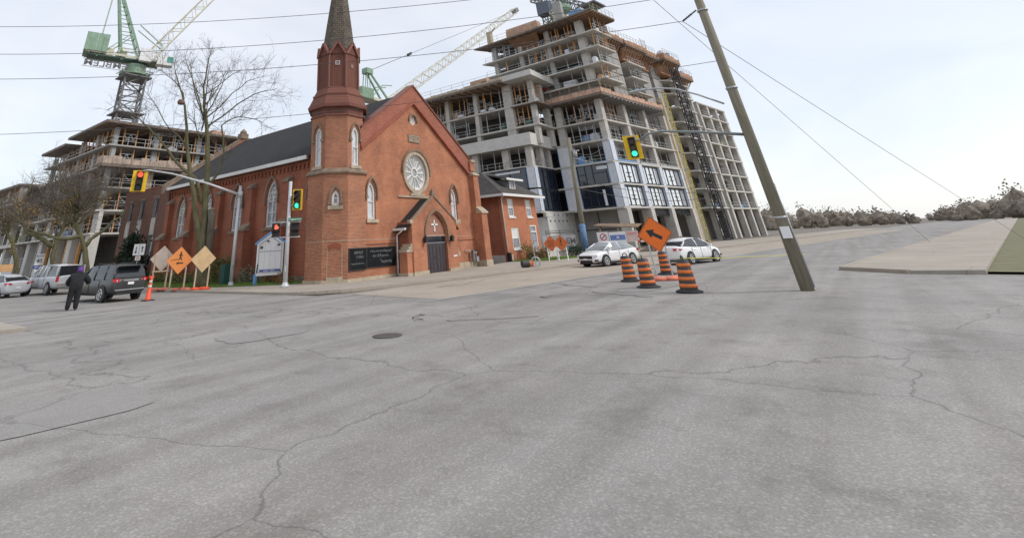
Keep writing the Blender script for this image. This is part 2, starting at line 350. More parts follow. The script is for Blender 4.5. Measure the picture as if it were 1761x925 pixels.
# ------------------------------------------------------------------ ground
def ground_mat(name, c, c2, crack=.5, patch=.0, rough=.9):
    m, t, p = newmat(name); A = t.nodes.new; L = t.links.new
    g = A('ShaderNodeNewGeometry'); n1 = A('ShaderNodeTexNoise'); n1.inputs['Scale'].default_value = .25; n1.inputs['Detail'].default_value = 9; n1.inputs['Roughness'].default_value = .7
    n2 = A('ShaderNodeTexNoise'); n2.inputs['Scale'].default_value = 45; n2.inputs['Detail'].default_value = 3
    vo = A('ShaderNodeTexVoronoi'); vo.feature = 'DISTANCE_TO_EDGE'; vo.inputs['Scale'].default_value = .3
    wn = A('ShaderNodeTexNoise'); wn.inputs['Scale'].default_value = 1.2; wn.inputs['Detail'].default_value = 6
    mxv = A('ShaderNodeMix'); mxv.data_type = 'VECTOR'; mxv.inputs['Factor'].default_value = .35
    for q in (n1, n2, wn): L(g.outputs['Position'], q.inputs['Vector'])
    L(g.outputs['Position'], mxv.inputs[4]); L(wn.outputs['Color'], mxv.inputs[5]); L(mxv.outputs[1], vo.inputs['Vector'])
    r = A('ShaderNodeValToRGB'); e = r.color_ramp.elements; e[0].position = .32; e[1].position = .68; e[0].color = (*c2, 1); e[1].color = (*c, 1)
    L(n1.outputs['Fac'], r.inputs[0])
    r2 = A('ShaderNodeValToRGB'); e = r2.color_ramp.elements; e[0].position = .25; e[1].position = .75; e[0].color = (.72, .72, .72, 1); e[1].color = (1.15, 1.15, 1.15, 1)
    L(n2.outputs['Fac'], r2.inputs[0])
    r3 = A('ShaderNodeValToRGB'); e = r3.color_ramp.elements; e[0].position = 0; e[1].position = .004; e[0].color = (1 - crack,) * 3 + (1,); e[1].color = (1, 1, 1, 1)
    L(vo.outputs['Distance'], r3.inputs[0])
    a = A('ShaderNodeMix'); a.data_type = 'RGBA'; a.blend_type = 'MULTIPLY'; a.inputs['Factor'].default_value = 1
    b = A('ShaderNodeMix'); b.data_type = 'RGBA'; b.blend_type = 'MULTIPLY'; b.inputs['Factor'].default_value = 1
    L(r.outputs[0], a.inputs[6]); L(r2.outputs[0], a.inputs[7]); L(a.outputs[2], b.inputs[6]); L(r3.outputs[0], b.inputs[7]); L(b.outputs[2], p.inputs['Base Color'])
    if name == 'grey_asphalt':
        n3 = A('ShaderNodeTexNoise'); n3.inputs['Scale'].default_value = .9; n3.inputs['Detail'].default_value = 10; n3.inputs['Roughness'].default_value = .75; L(g.outputs['Position'], n3.inputs['Vector'])
        r4 = A('ShaderNodeValToRGB'); e = r4.color_ramp.elements; e[0].position = .34; e[1].position = .5; e[0].color = (.76, .75, .74, 1); e[1].color = (1, 1, 1, 1); L(n3.outputs['Fac'], r4.inputs[0])
        mp5 = A('ShaderNodeMapping'); mp5.inputs['Rotation'].default_value = (0, 0, R(9.5)); mp5.inputs['Scale'].default_value = (.05, 1.1, 1); n5 = A('ShaderNodeTexNoise'); n5.inputs['Scale'].default_value = 1; n5.inputs['Detail'].default_value = 6
        L(g.outputs['Position'], mp5.inputs[0]); L(mp5.outputs[0], n5.inputs['Vector']); r5 = A('ShaderNodeValToRGB'); e = r5.color_ramp.elements; e[0].position = .38; e[1].position = .6; e[0].color = (.87, .86, .85, 1); e[1].color = (1.06, 1.06, 1.06, 1); L(n5.outputs['Fac'], r5.inputs[0])
        vs_ = A('ShaderNodeTexVoronoi'); vs_.inputs['Scale'].default_value = 22; L(g.outputs['Position'], vs_.inputs['Vector']); r6 = A('ShaderNodeValToRGB'); e = r6.color_ramp.elements; e[0].position = .0; e[1].position = .5; e[0].color = (1.25, 1.25, 1.25, 1); e[1].color = (.9, .9, .9, 1); L(vs_.outputs['Distance'], r6.inputs[0])
        src = b.outputs[2]
        for q_ in (r4, r5, r6):
            mm = A('ShaderNodeMix'); mm.data_type = 'RGBA'; mm.blend_type = 'MULTIPLY'; mm.inputs['Factor'].default_value = 1; L(src, mm.inputs[6]); L(q_.outputs[0], mm.inputs[7]); src = mm.outputs[2]
        L(src, p.inputs['Base Color'])
    p.inputs['Roughness'].default_value = rough
    bp = A('ShaderNodeBump'); bp.inputs['Strength'].default_value = .25; bp.inputs['Distance'].default_value = .01; L(n2.outputs['Fac'], bp.inputs['Height']); L(bp.outputs[0], p.inputs['Normal'])
    return m
ASPH = ground_mat('grey_asphalt', (.37, .35, .33), (.27, .258, .245), .4)
TANR = ground_mat('tan_concrete_lane', (.46, .395, .325), (.33, .285, .235), .45)
WALK = ground_mat('pavement_concrete', (.45, .40, .34), (.33, .295, .25), .4)
KERB = ground_mat('kerb_concrete', (.46, .40, .33), (.33, .285, .24), .3)
SOIL = ground_mat('bare_ground', (.22, .19, .16), (.15, .13, .11), .2)
PAINTW = ground_mat('worn_white_paint', (.70, .69, .67), (.36, .355, .35), .4)
GRASSM = mat('lawn', (.13, .19, .045), .95, var=.5, scale=3, c2=(.065, .11, .03))
def sheet(name, poly, z, m, z0=None, kind='structure'):
    mb = MB(); mb.prism(poly, z if z0 is None else z0, z) if z0 is not None else mb.add([(x, y, z) for x, y in poly], [tuple(range(len(poly)))])
    return mb.build(name, m, kind=kind)
SD = Vector((math.cos(R(-9.5)), math.sin(R(-9.5)))); SN = Vector((-SD.y, SD.x))     # street direction and its left normal
def st(s, d): q = Vector((-5.2, -4.75)) + SD * s + SN * d; return (q.x, q.y)         # kerb line: d=0
sheet('ground', [(-1500, -1500), (1500, -1500), (1500, 1500), (-1500, 1500)], -.06, SOIL)
sheet('road', [st(-300, -30), st(11, -30), st(12, -19), st(14, -16.5), st(400, -16.5), st(400, 0), st(-300, 0)], 0, ASPH)
sheet('cross_street', [(-18.5, -4.6), (-7.6, -4.6), (-7.6, 300), (-18.5, 300)], .004, ASPH)
sheet('tan_lane', [st(-1.3, -7), st(120, -7.6), st(120, -.02), st(3.2, -.02), st(-1.3, -1.2)], .008, TANR)
sheet('lane_line', [st(-1.5, -7.2), st(120, -7.2 - .6), st(120, -7.07 - .6), st(-1.5, -7.07)], .013, PAINTW)
sheet('edge_line', [st(-1.6, -2.35), st(2.6, -2.9), st(2.6, -2.78), st(-1.6, -2.2)], .013, PAINTW)
# corner pavement with a rounded kerb return
cor = []
for i in range(9):
    a = math.pi * 1.0 + (math.pi / 2 - R(9.5)) * i / 8; cor.append((-4.2 + 3.4 * math.cos(a), -1.0 + 3.4 * math.sin(a)))
pav = cor + [st(5, 0), st(150, 0), st(150, 7), (24, 1.2), (13, -.0), (0, 0), (-1.6, 3), (-1.6, 60), (-7.6, 60)]
sheet('pavement', pav, .10, WALK, -.05)
gu = [st(-1.5, -.1), st(120, -.1), st(120, -.5), st(-1.5, -.5)]
sheet('gutter', gu, .0125, ground_mat('shaded_gutter_concrete', (.30, .26, .215), (.21, .18, .15), .3))  # strip coloured darker to stand for the shadow below the kerb
sheet('pavement', [(-18.5, -2.4), (-18.5, 300), (-70, 300), (-70, 6.1)], .1, WALK, -.05)
kb = MB()
line = [(-7.6, 60), (-7.6, 20), (-7.6, 5)] + cor + [st(5, 0), st(60, 0), st(150, 0)]
for a, b in zip(line, line[1:]): kb.bar((a[0], a[1], .05), (b[0], b[1], .05), .16, .135)
kb.build('kerb', KERB, kind='structure')
jm = MB()
for i in range(1, 24):
    a, b = st(i * 1.6 + 2, .12), st(i * 1.6 + 2.4, 4.2 + i * .05); jm.bar((a[0], a[1], .1005), (b[0], b[1], .1005), .02, .004)
jm.build('pavement_joint', mat('joint_filler', (.30, .265, .22), .95), kind='structure')
# far side kerb, pavement by the camera
sheet('far_pavement', [st(14.2, -16.6), st(400, -16.6), st(400, -21), st(12.6, -21), st(12.3, -19)], .10, WALK, -.05)
kb = MB()
for a, b in zip([(12.3, -19), (14.2, -16.6), (60, -16.6)], [(14.2, -16.6), (60, -16.6), (200, -16.6)]): p, q = st(*a), st(*b); kb.bar((*p, .055), (*q, .055), .16, .15)
kb.build('kerb', KERB, kind='structure')
sheet('verge', [st(13, -21), st(400, -21), st(400, -29), st(11.5, -29)], .02, mat('dry_verge', (.20, .18, .11), .95, var=.3, scale=1.2, c2=(.12, .125, .06)))
sheet('dirt_lot', [st(11.5, -29), st(400, -29), st(400, -80), st(11.5, -80)], .01, SOIL)
jm = MB()
for i in range(26): a, b = st(15 + i * 1.8, -16.8), st(15 + i * 1.8, -20.9); jm.bar((*a, .101), (*b, .101), .03, .004)
jm.build('pavement_joint', bpy.data.materials['joint_filler'], kind='structure')
# repaired rectangles of newer asphalt
PATCH = ground_mat('patched_asphalt', (.32, .305, .29), (.24, .23, .22), .3)
pr_ = random.Random(12)
for cx_, cy_, a_, b_ in ((-9.2, -8.6, 1.1, .8), (5.0, -12.4, 1.9, .6), (-14.5, -12.5, 1.5, 1.0)):
    q = []
    for i in range(26):
        t = 2 * math.pi * i / 26; cc, ss = math.cos(t), math.sin(t); k_ = (abs(cc) ** 5 + abs(ss) ** 5) ** -.2; q.append(st(cx_ + a_ * k_ * cc + pr_.uniform(-.06, .06), cy_ + b_ * k_ * ss + pr_.uniform(-.06, .06)))
    sheet('asphalt_patch', q, .009, PATCH)
ml = MB(); mc = st(-7.5, -11.8); ml.lathe((mc[0], mc[1], 0), [(.36, .004), (.36, .014), (.3, .016), (0, .016)], 24); tag(ml.build('manhole_cover', mat('cast_iron', (.10, .095, .09), .55, .4, var=.3, scale=8)), 'round iron manhole cover in the open asphalt', 'manhole cover')
# asphalt patches / tar seams
tp = MB()
rt = random.Random(3)
for k in range(9):
    x, y = rt.uniform(-16, 4), rt.uniform(-20, -8); pts = []
    dx, dy = rt.uniform(-1, 1), rt.uniform(-.6, .2)
    for i in range(9): pts.append((x, y)); x += dx * .7 + rt.uniform(-.25, .25); y += dy * .7 + rt.uniform(-.25, .25)
    for a, b in zip(pts, pts[1:]): tp.bar((a[0], a[1], .0165), (b[0], b[1], .0165), .035, .003)
tp.build('tar_seam', mat('tar', (.045, .045, .047), .5), kind='structure')
# manhole
# lawn
lawn = [(-1.7, 3.4), (-1.7, 31), (-6.2, 31), (-6.2, 10.5), (-5.3, 7.8), (-4.0, 5.4), (-2.95, 3.4)]
gm = MB(); gm.prism(lawn, .05, .115); gm.build('lawn', GRASSM, kind='stuff')
tag(bpy.data.objects['lawn'], 'short green lawn beside the church wall', 'grass')
def inpoly(x, y, P):
    c = False
    for i in range(len(P)):
        x1, y1 = P[i]; x2, y2 = P[i - 1]
        if (y1 > y) != (y2 > y) and x < (x2 - x1) * (y - y1) / (y2 - y1) + x1: c = not c
    return c
def blades(name, poly, n, m, label, h=.1):
    b = MB(); xs = [p[0] for p in poly]; ys = [p[1] for p in poly]
    for i in range(n):
        x, y = rnd.uniform(min(xs), max(xs)), rnd.uniform(min(ys), max(ys))
        if not inpoly(x, y, poly): continue
        a = rnd.uniform(0, 6.28); hh = h * rnd.uniform(.5, 1.4); dx, dy = .02 * math.cos(a), .02 * math.sin(a)
        b.add([(x - dx, y - dy, .11), (x + dx, y + dy, .11), (x + rnd.uniform(-.05, .05), y + rnd.uniform(-.05, .05), .11 + hh)], [(0, 1, 2)])
    return tag(b.build(name, m, kind='stuff'), label, 'grass')
blades('grass', lawn, 26000, mat('grass_blade', (.17, .26, .055), .9, var=.4, scale=4), 'green grass blades on the lawn by the church side wall')
hl = [(19.8, -3.2), (26.5, -4.0), (26.8, .75), (19.8, .85)]
gm = MB(); gm.prism(hl, .05, .115); tag(gm.build('lawn', GRASSM, kind='stuff'), 'small lawn in front of the brick house', 'grass')
blades('grass', hl, 9000, bpy.data.materials['grass_blade'], 'green grass blades in front of the brick house')

# ------------------------------------------------------------------ the church
ch = thing('church', (-1, 1.85, 0), 'red brick church with a corner tower, dark spire, rose window and gabled porch', 'church')
F = Pl((0, 0, 0), (1, 0, 0))                       # front facade, outward -Y
SL = Pl((-1.6, 0, 0), (0, -1, 0))                  # long side wall, outward -X ; u = -Y
XR, AX, AZ, SZ = 13.35, 5.6, 13.9, 8.45            # right corner, apex, shoulder
holes = [arch(.6, .8, 3.6, 6.05, spring=6.05 - .8 * .92), arch(10.4, .8, 3.6, 6.05, spring=6.05 - .8 * .92), circle(5.58, 6.95, 1.36), circle(5.58, 10.98, .36, 16)]
m = MB(); plate(m, F, [(-.45, .0), (XR, 0), (XR, SZ - .35), (AX, AZ - .3), (-.45, AZ - .3 - .704 * 6.05)], holes, .45)
m.build('front_wall', BR, ch)
# darker raised band under the coping, both rakes
def rake(n0, n1, dz0, dz1, name, mt, xl=-.5, xr=XR + .35):
    kz = (AZ - SZ) / (XR - AX)
    for sg, xe in ((1, xr), (-1, xl)):
        a = [(AX, AZ - dz0), (xe, AZ - abs(xe - AX) * kz - dz0), (xe, AZ - abs(xe - AX) * kz - dz1), (AX, AZ - dz1)]
        q = MB(); plate(q, F, a if sg < 0 else a, [], n1 - n0, n1); flip_fix(q.build(name, mt, ch))
rake(0, .16, .02, 1.32, 'gable_band', BRG)
rake(0, .24, 1.32, 1.55, 'gable_moulding', mat('brown_brick_moulding', (.30, .085, .05), .8, var=.2))
rake(-.5, .26, -.10, .03, 'gable_coping', TRIMB)
for u0, u1, v0, v1, q in ((12.95, 13.75, 7.55, 8.35, .35), (13.05, 13.65, 8.3, 8.5, .45)):
    k = MB(); F.box(k, u0, u1, v0, v1, -.45, q); k.build('kneeler', STONE if v0 > 8 else BR, ch)
# corner buttress
k = MB(); F.box(k, 12.95, 13.85, 0, 4.1, -.6, .95); F.box(k, 13.0, 13.8, 4.1, 7.2, -.6, .5); bu = k.build('buttress', BR, ch)
def slopecap(P, u0, u1, v0, v1, n0, n1, par, mt=STONE, name='buttress_cap'):
    k = MB(); k.add([P.p(u0, v0, n1), P.p(u1, v0, n1), P.p(u1, v0 + .12, n1), P.p(u0, v0 + .12, n1), P.p(u0, v0, n0), P.p(u1, v0, n0), P.p(u1, v1, n0), P.p(u0, v1, n0)],
                    [(0, 1, 2, 3), (5, 4, 7, 6), (3, 2, 6, 7), (1, 0, 4, 5), (4, 0, 3, 7), (1, 5, 6, 2)])
    return flip_fix(k.build(name, mt, par))
slopecap(F, 12.88, 13.92, 4.05, 4.6, .5, 1.05, bu); slopecap(F, 12.92, 13.88, 7.15, 7.6, 0, .6, bu)
k = MB(); F.box(k, 12.9, 13.9, 0, .55, -.6, 1.0); k.build('footing', STONE, bu)
# windows of the front
gothic(F, .6, .8, 3.6, 6.05, ch, LGLASS); gothic(F, 10.4, .8, 3.6, 6.05, ch, LGLASS)
# rose window
ro = MB(); plate(ro, F, circle(5.58, 6.95, 1.36), [circle(5.58, 6.95, 1.22)], .12, -.1); rose = ro.build('rose_window', WHITE, ch)
k = MB(); plate(k, F, circle(5.58, 6.95, 1.28), [], .05, -.2); k.build('tracery', WHITE, rose)
RG = mat('rose_glass', (.36, .37, .37), .3, var=.25, scale=4)
k = MB()
for i in range(12):
    a = 2 * math.pi * (i + .5) / 12; pts = []
    for sg_ in (1, -1):
        for q_ in (range(11) if sg_ > 0 else range(10, -1, -1)):
            t = q_ / 10; rr_ = .42 + .72 * t; o_ = sg_ * .165 * (math.sin(math.pi * min(.97, t + .03)) ** .6) * (.42 + .62 * t); pts.append((5.58 + rr_ * math.cos(a) - o_ * math.sin(a), 6.95 + rr_ * math.sin(a) + o_ * math.cos(a)))
    plate(k, F, pts[:11] + pts[12:-1], [], .02, -.19)
for i in range(12):
    a = 2 * math.pi * i / 12; k.disc(F.p(5.58 + 1.13 * math.cos(a), 6.95 + 1.13 * math.sin(a), -.19), F.N, .065, .02, 8)
plate(k, F, circle(5.58, 6.95, .3, 20), [], .02, -.19)
flip_fix(k.build('glass_petals', RG, rose))
k = MB()
for i in range(12):
    a = 2 * math.pi * i / 12; k.bar(F.p(5.58 + .34 * math.cos(a), 6.95 + .34 * math.sin(a), -.15), F.p(5.58 + 1.2 * math.cos(a), 6.95 + 1.2 * math.sin(a), -.15), .05, .07)
plate(k, F, circle(5.58, 6.95, .38, 20), [circle(5.58, 6.95, .29, 20)], .08, -.11)
k.build('tracery_bar', WHITE, rose)
k = MB(); plate(k, F, circle(5.58, 6.95, 1.58), [circle(5.58, 6.95, 1.32)], .14, .12); k.build('stone_ring', STONE, rose)
k = MB()
oa = [(5.58 + 1.74 * math.cos(R(t)), 6.95 + 1.74 * math.sin(R(t))) for t in range(-8, 190, 9)]; ob = [(5.58 + 1.58 * math.cos(R(t)), 6.95 + 1.58 * math.sin(R(t))) for t in range(-8, 190, 9)]
k.loft([[F.p(*a, 0), F.p(*a, .2), F.p(*b, .2), F.p(*b, 0)] for a, b in zip(oa, ob)], True, False); flip_fix(k.build('hood_mould', MOULD, rose))
k = MB(); F.box(k, 4.75, 6.4, 5.22, 5.42, 0, .14); F.box(k, 3.35, 7.6, 5.1, 5.2, 0, .12); k.build('sill', STONE, rose)
# small round window and date stone
k = MB(); plate(k, F, circle(5.58, 10.98, .36, 16), [circle(5.58, 10.98, .27, 16)], .1, -.06); rw = k.build('round_window', WHITE, ch)
k = MB(); plate(k, F, circle(5.58, 10.98, .3, 16), [], .03, -.16); k.build('pane', LGLASS, rw)
k = MB()
for t in range(0, 180, 30): k.bar(F.p(5.58 - .28 * math.cos(R(t)), 10.98 - .28 * math.sin(R(t)), -.12), F.p(5.58 + .28 * math.cos(R(t)), 10.98 + .28 * math.sin(R(t)), -.12), .035)
k.build('glazing_bar', WHITE, rw)
k = MB(); oa = [(5.58 + .58 * math.cos(R(t)), 10.98 + .58 * math.sin(R(t))) for t in range(-12, 194, 12)]; ob = [(5.58 + .42 * math.cos(R(t)), 10.98 + .42 * math.sin(R(t))) for t in range(-12, 194, 12)]
k.loft([[F.p(*a, 0), F.p(*a, .13), F.p(*b, .13), F.p(*b, 0)] for a, b in zip(oa, ob)], True, False); flip_fix(k.build('hood_mould', MOULD, rw))
k = MB(); F.box(k, 4.85, 6.25, 9.2, 9.82, 0, .05); ds = k.build('date_stone', STONED, ch)
k = MB(); plate(k, F, [(4.92, 9.27), (6.18, 9.27), (6.18, 9.75), (4.92, 9.75)], [[(4.99, 9.33), (6.11, 9.33), (6.11, 9.69), (4.99, 9.69)]], .04, .08)
rr = random.Random(4)
for row in range(2):
    x = 5.08
    while x < 5.98: wd = rr.uniform(.05, .11); F.box(k, x, x + wd, 9.38 + row * .16, 9.49 + row * .16, .045, .07); x += wd + .04
k.build('carving', STONE, ds)
# string courses on the front
for a, b in ((-.15, 3.1), (8.55, 12.9)):
    k = MB(); F.box(k, a, b, 2.06, 2.13, 0, .035); k.build('string_course', TRIMB, ch)
    k = MB(); F.box(k, a, b, 2.36, 2.40, 0, .02); k.build('string_course', CORB, ch)
# rubble footing
k = MB(); F.box(k, -.1, 3.2, 0, .28, 0, .1); k.build('footing', STONE, ch); k = MB(); F.box(k, 8.5, 12.95, 0, .5, 0, .1); k.build('footing', STONE, ch)
k = MB(); F.box(k, 10.3, 10.45, 1.2, 1.55, 0, .012); k.obox(F.p(10.55, 1.15, .006), (.1, 0, .1), (0, .006, 0), (-.04, 0, .16)); k.build('mortar_scar', STONE, ch)
# side and rear walls
YW = [8.45, 13.15, 17.85, 22.5]; YB = [6.3, 10.95, 15.6, 20.25, 24.6]
sh = [arch(-y, 1.36, 3.62, 6.95, spring=6.95 - 1.36 * .92) for y in YW] + [arch(-3.6, .9, 3.62, 6.5, spring=5.6)]
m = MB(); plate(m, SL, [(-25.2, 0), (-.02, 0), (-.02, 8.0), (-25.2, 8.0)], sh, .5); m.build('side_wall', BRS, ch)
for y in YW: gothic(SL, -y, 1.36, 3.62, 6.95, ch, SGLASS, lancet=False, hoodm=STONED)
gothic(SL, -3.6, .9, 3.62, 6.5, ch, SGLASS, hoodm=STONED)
for y in YB:
    k = MB(); SL.box(k, -y - .42, -y + .42, 0, 3.6, -.01, .85); SL.box(k, -y - .36, -y + .36, 3.6, 6.6, -.01, .42); b = k.build('buttress', BRS, ch)
    slopecap(SL, -y - .5, -y + .5, 3.5, 4.05, .42, .95, b, STONED); slopecap(SL, -y - .42, -y + .42, 6.55, 7.0, 0, .5, b, STONED)
k = MB(); SL.box(k, -25.2, -3.7, 7.62, 7.82, 0, .14)
for i in range(44): SL.box(k, -25.0 + i * .48, -24.78 + i * .48, 7.3, 7.62, 0, .12)
k.build('corbel_table', BRS, ch)
k = MB(); SL.box(k, -25.2, -3.6, 0, .45, 0, .1); k.build('footing', STONED, ch)
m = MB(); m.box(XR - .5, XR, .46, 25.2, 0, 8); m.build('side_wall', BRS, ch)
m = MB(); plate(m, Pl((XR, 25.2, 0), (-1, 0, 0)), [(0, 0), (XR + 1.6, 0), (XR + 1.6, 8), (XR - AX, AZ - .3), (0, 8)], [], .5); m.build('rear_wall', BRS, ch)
kz = .69
rf = MB()
ez = 13.45 - kz * (AX + 2.15)
for sg, xe, yn in ((-1, -2.15, .6), (1, XR + .5, .6)):
    z = 13.45 - kz * abs(xe - AX)
    a = [(AX, yn, 13.45), (xe, yn, z), (xe, 25, z), (AX, 25, 13.45)]
    vs = a + [(x, y, q - .16) for x, y, q in a]; rf.add(vs, [(0, 1, 2, 3), (7, 6, 5, 4), (0, 4, 5, 1), (1, 5, 6, 2), (2, 6, 7, 3), (3, 7, 4, 0)])
flip_fix(rf.build('nave_roof', ROOF, ch))
k = MB(); k.box(-2.28, -2.1, 3.7, 25.1, ez - .28, ez - .02); k.build('gutter', WHITE, ch)
k = MB(); k.box(-2.12, -1.62, 3.7, 25.1, ez - .2, ez - .14); k.build('soffit', STONED, ch)
# rear parapet
for sg, xe in ((-1, -2.5), (1, XR + .6)):
    z = 13.45 - kz * abs(xe - AX)
    k = MB(); a = [(AX, 13.95), (xe, z + .5), (xe, z - .3), (AX, 13.2)]
    k.add([(x, 25.0, q) for x, q in a] + [(x, 25.5, q) for x, q in a], [(0, 1, 2, 3), (7, 6, 5, 4), (0, 4, 5, 1), (1, 5, 6, 2), (2, 6, 7, 3), (3, 7, 4, 0)])
    flip_fix(k.build('parapet_coping', STONED, ch))
k = MB(); k.box(AX - .45, AX + .45, 24.8, 25.6, 13.7, 14.25); k.lathe((AX, 25.2, 14.25), [(.4, 0), (.35, .3), (.12, .5), (.0, .6)], 10); k.build('finial_stone', STONED, ch)

# tower
TC = (-.98, 1.76)
def octr(w, z, da=0):
    rr_ = w * 1.30656
    return [Vector((TC[0] + rr_ * math.cos(R(22.5 + 45 * i)), TC[1] + rr_ * math.sin(R(22.5 + 45 * i)), z)) for i in range(8)]
def octface(w, i):   # i: 0 faces +45.. normals at 45*(i+1) deg ; returns plane with origin at face left-bottom looking from outside
    v = octr(w, 0); a, b = v[i % 8], v[(i + 1) % 8]
    # seen from outside going counter-clockwise is left->right when n points out
    return Pl(a, b - a)
def octwall(w, z0, z1, holesd, name, mt, th=.4):
    for i in range(8):
        P = octface(w, i); L_ = (octr(w, 0)[(i + 1) % 8] - octr(w, 0)[i]).length
        mm = MB(); plate(mm, P, [(0, z0), (L_, z0), (L_, z1), (0, z1)], holesd.get(i, []), th); yield i, P, L_, mm
FL, FD, FR_ = 3, 4, 5     # faces whose outward normals are -X, (-X,-Y), -Y
w1, w2 = 1.6, 1.5
hs = {FD: [arch(w1 / 2, .46, 4.45, 5.35, spring=4.45 + .45)]}
wall = MB()
for i, P, L_, mm in octwall(w1, 0, 6.45, hs, 'x', BRT): wall.add(mm.v, mm.f)
tw = wall.build('tower_wall', BRT, ch)
gothic(octface(w1, FD), w1 / 2, .46, 4.45, 5.35, ch, SGLASS, rec=.12, hoodm=STONED, slip=.08)
P = octface(w1, FD)
k = MB(); P.box(k, w1 / 2 - .48, w1 / 2 + .48, 4.22, 4.45, -.05, .12); k.build('stone_sill', STONE, ch)
hs = {q: [arch(w2 / 2, .66, 6.95, 9.6, spring=9.6 - .62)] for q in (FL, FR_, 6, 7, 1)}
wall = MB()
for i, P, L_, mm in octwall(w2, 6.6, 10.35, hs, 'x', BRT): wall.add(mm.v, mm.f)
wall.build('tower_wall', BRT, ch)
for q in (FL, FR_): gothic(octface(w2, q), w2 / 2, .66, 6.95, 9.6, ch, LGLASS, rec=.15, hoodm=MOULD, slip=.1)
k = MB(); k.loft([octr(w1 + .12, 6.42), octr(w1 + .14, 6.52), octr(w1 - .02, 6.72), octr(w2 - .02, 6.78)], True, False); k.build('string_course', STONED, ch)
k = MB()
for i in (FL, FD, FR_): P = octface(w1, i); P.box(k, 0, w1, 2.36, 2.40, 0, .02)
k.build('painted_line', CORB, ch)
# blocked opening in the diagonal face
P = octface(w1, FD); k = MB()
for q in range(9):
    a = R(60 + q * 7.5); c0 = P.p(w1 / 2 + 1.15 * math.cos(a) * .62, 1.0 + 1.15 * math.sin(a), .012); 
    d = P.U * math.cos(a) * .9 + Vector((0, 0, math.sin(a))); d.normalize(); e_ = d.cross(P.N)
    k.obox(c0, d * .14, e_ * .032, P.N * -.018)
k.build('brick_arch', mat('arch_brick', (.30, .085, .045), .9, var=.2), ch)
k = MB(); P.box(k, w1 / 2 - .47, w1 / 2 - .44, .3, 2.05, 0, .01); P.box(k, w1 / 2 + .44, w1 / 2 + .47, .3, 2.05, 0, .01); k.build('mortar_joint', STONE, ch)
k = MB(); v = octr(w1 + .09, 0); k.prism([(a.x, a.y) for a in v], 0, .27); k.build('tower_footing', STONE, ch)
k = MB(); P.box(k, w1 / 2 - .5, w1 / 2 + .5, .27, .42, 0, .1); k.build('threshold', STONE, ch)
# brown skirts and belfry
def skirt(rings, name, mt):
    k = MB(); k.loft([octr(a, z) for a, z in rings], True, False); return k.build(name, mt, ch)
skirt([(1.53, 10.35), (1.53, 10.98)], 'siding_band', SIDING)
skirt([(1.60, 10.33), (1.60, 10.42)], 'trim_band', TRIMB)
skirt([(1.74, 10.92), (1.78, 11.12)], 'skirt_edge', TRIMB)
skirt([(1.74, 11.12), (1.47, 11.86)], 'lower_skirt', SIDINGH)
skirt([(1.5, 11.86), (1.52, 11.98)], 'skirt_edge', TRIMB)
skirt([(1.46, 11.98), (1.25, 12.5)], 'upper_skirt', SIDINGH)
skirt([(1.21, 12.5), (1.21, 15.55)], 'belfry', SIDING)
k = MB()
for v in octr(1.24, 0): k.tube([(v.x, v.y, 12.45), (v.x, v.y, 15.2)], .085, 6, smooth=False)
k.build('corner_trim', TRIMB, ch)
gb = MB(); gt = MB()
for i in range(8):
    P = octface(1.24, i); L_ = 1.24
    gb.add([P.p(0, 15.1, .02), P.p(L_, 15.1, .02), P.p(L_ / 2, 16.0, .02), P.p(L_ / 2, 16.0, -.9)], [(0, 1, 2), (0, 2, 3), (2, 1, 3)])
    for a in (0, L_):
        gt.bar(P.p(a, 15.05, .06), P.p(L_ / 2, 16.05, .06), .2, .16)
flip_fix(gb.build('gablet', SIDING, ch)); gt.build('gablet_trim', TRIMB, ch)
P = octface(1.21, FD); k = MB(); plate(k, P, [(.42, 14.2), (.76, 14.2), (.76, 14.5), (.42, 14.5)], [[(.47, 14.25), (.71, 14.25), (.71, 14.45), (.47, 14.45)]], .04, .05); P.box(k, .47, .71, 14.34, 14.37, 0, .05); k.build('vent_louvre', FRAME, ch)
P = octface(1.21, FR_); k = MB(); P.box(k, .46, .72, 14.05, 14.35, .0, .04); k.build('vent_louvre', STONED, ch)
sp = MB(); sp.loft([octr(1.2, 15.2), octr(.98, 16.2), octr(.84, 17.6), octr(.56, 20.4), octr(.12, 24.8)], True, False); sp.build('spire', SLATE, ch)
k = MB(); k.lathe((TC[0], TC[1], 24.7), [(.16, 0), (.22, .15), (.1, .35), (.06, .5), (.0, 1.4)], 8); k.build('spire_finial', BLACK, ch)

# porch
PF = Pl((0, -1.3, 0), (1, 0, 0)); PX = 5.88
m = MB(); plate(m, PF, [(3.2, 0), (4.76, 0)] + arch(5.99, 2.46, 1, 4.0, spring=2.5)[:1:-1] + [(7.22, 0), (8.55, 0), (8.55, 3.35), (PX, 5.1), (3.2, 3.35)], [], .35)
po = m.build('porch', BR, ch)
PTI = Pl((0, -1.12, 0), (1, 0, 0))
m = MB(); plate(m, PTI, [(4.7, 2.5), (7.3, 2.5), (7.3, 3.0), (5.99, 4.05), (4.7, 3.0)], [], .05); m.build('tympanum', mat('brown_panel', (.31, .15, .10), .8, var=.12), po)
m = MB(); PTI.box(m, 5.93, 6.05, 2.72, 3.5, 0, .06); PTI.box(m, 5.62, 6.36, 3.13, 3.25, 0, .06); m.build('cross', WHITE, po)
m = MB(); PTI.box(m, 4.76, 7.22, 2.42, 2.5, 0, .06); m.build('lintel', CORB, po)
m = MB(); PTI.box(m, 4.80, 7.18, 2.02, 2.42, -.04, 0); m.build('transom_panel', DGLASS, po)
m = MB(); PTI.box(m, 4.78, 7.2, 1.96, 2.03, -.02, .03); m.build('transom_bar', mat('grey_bar', (.2, .19, .2), .6), po)
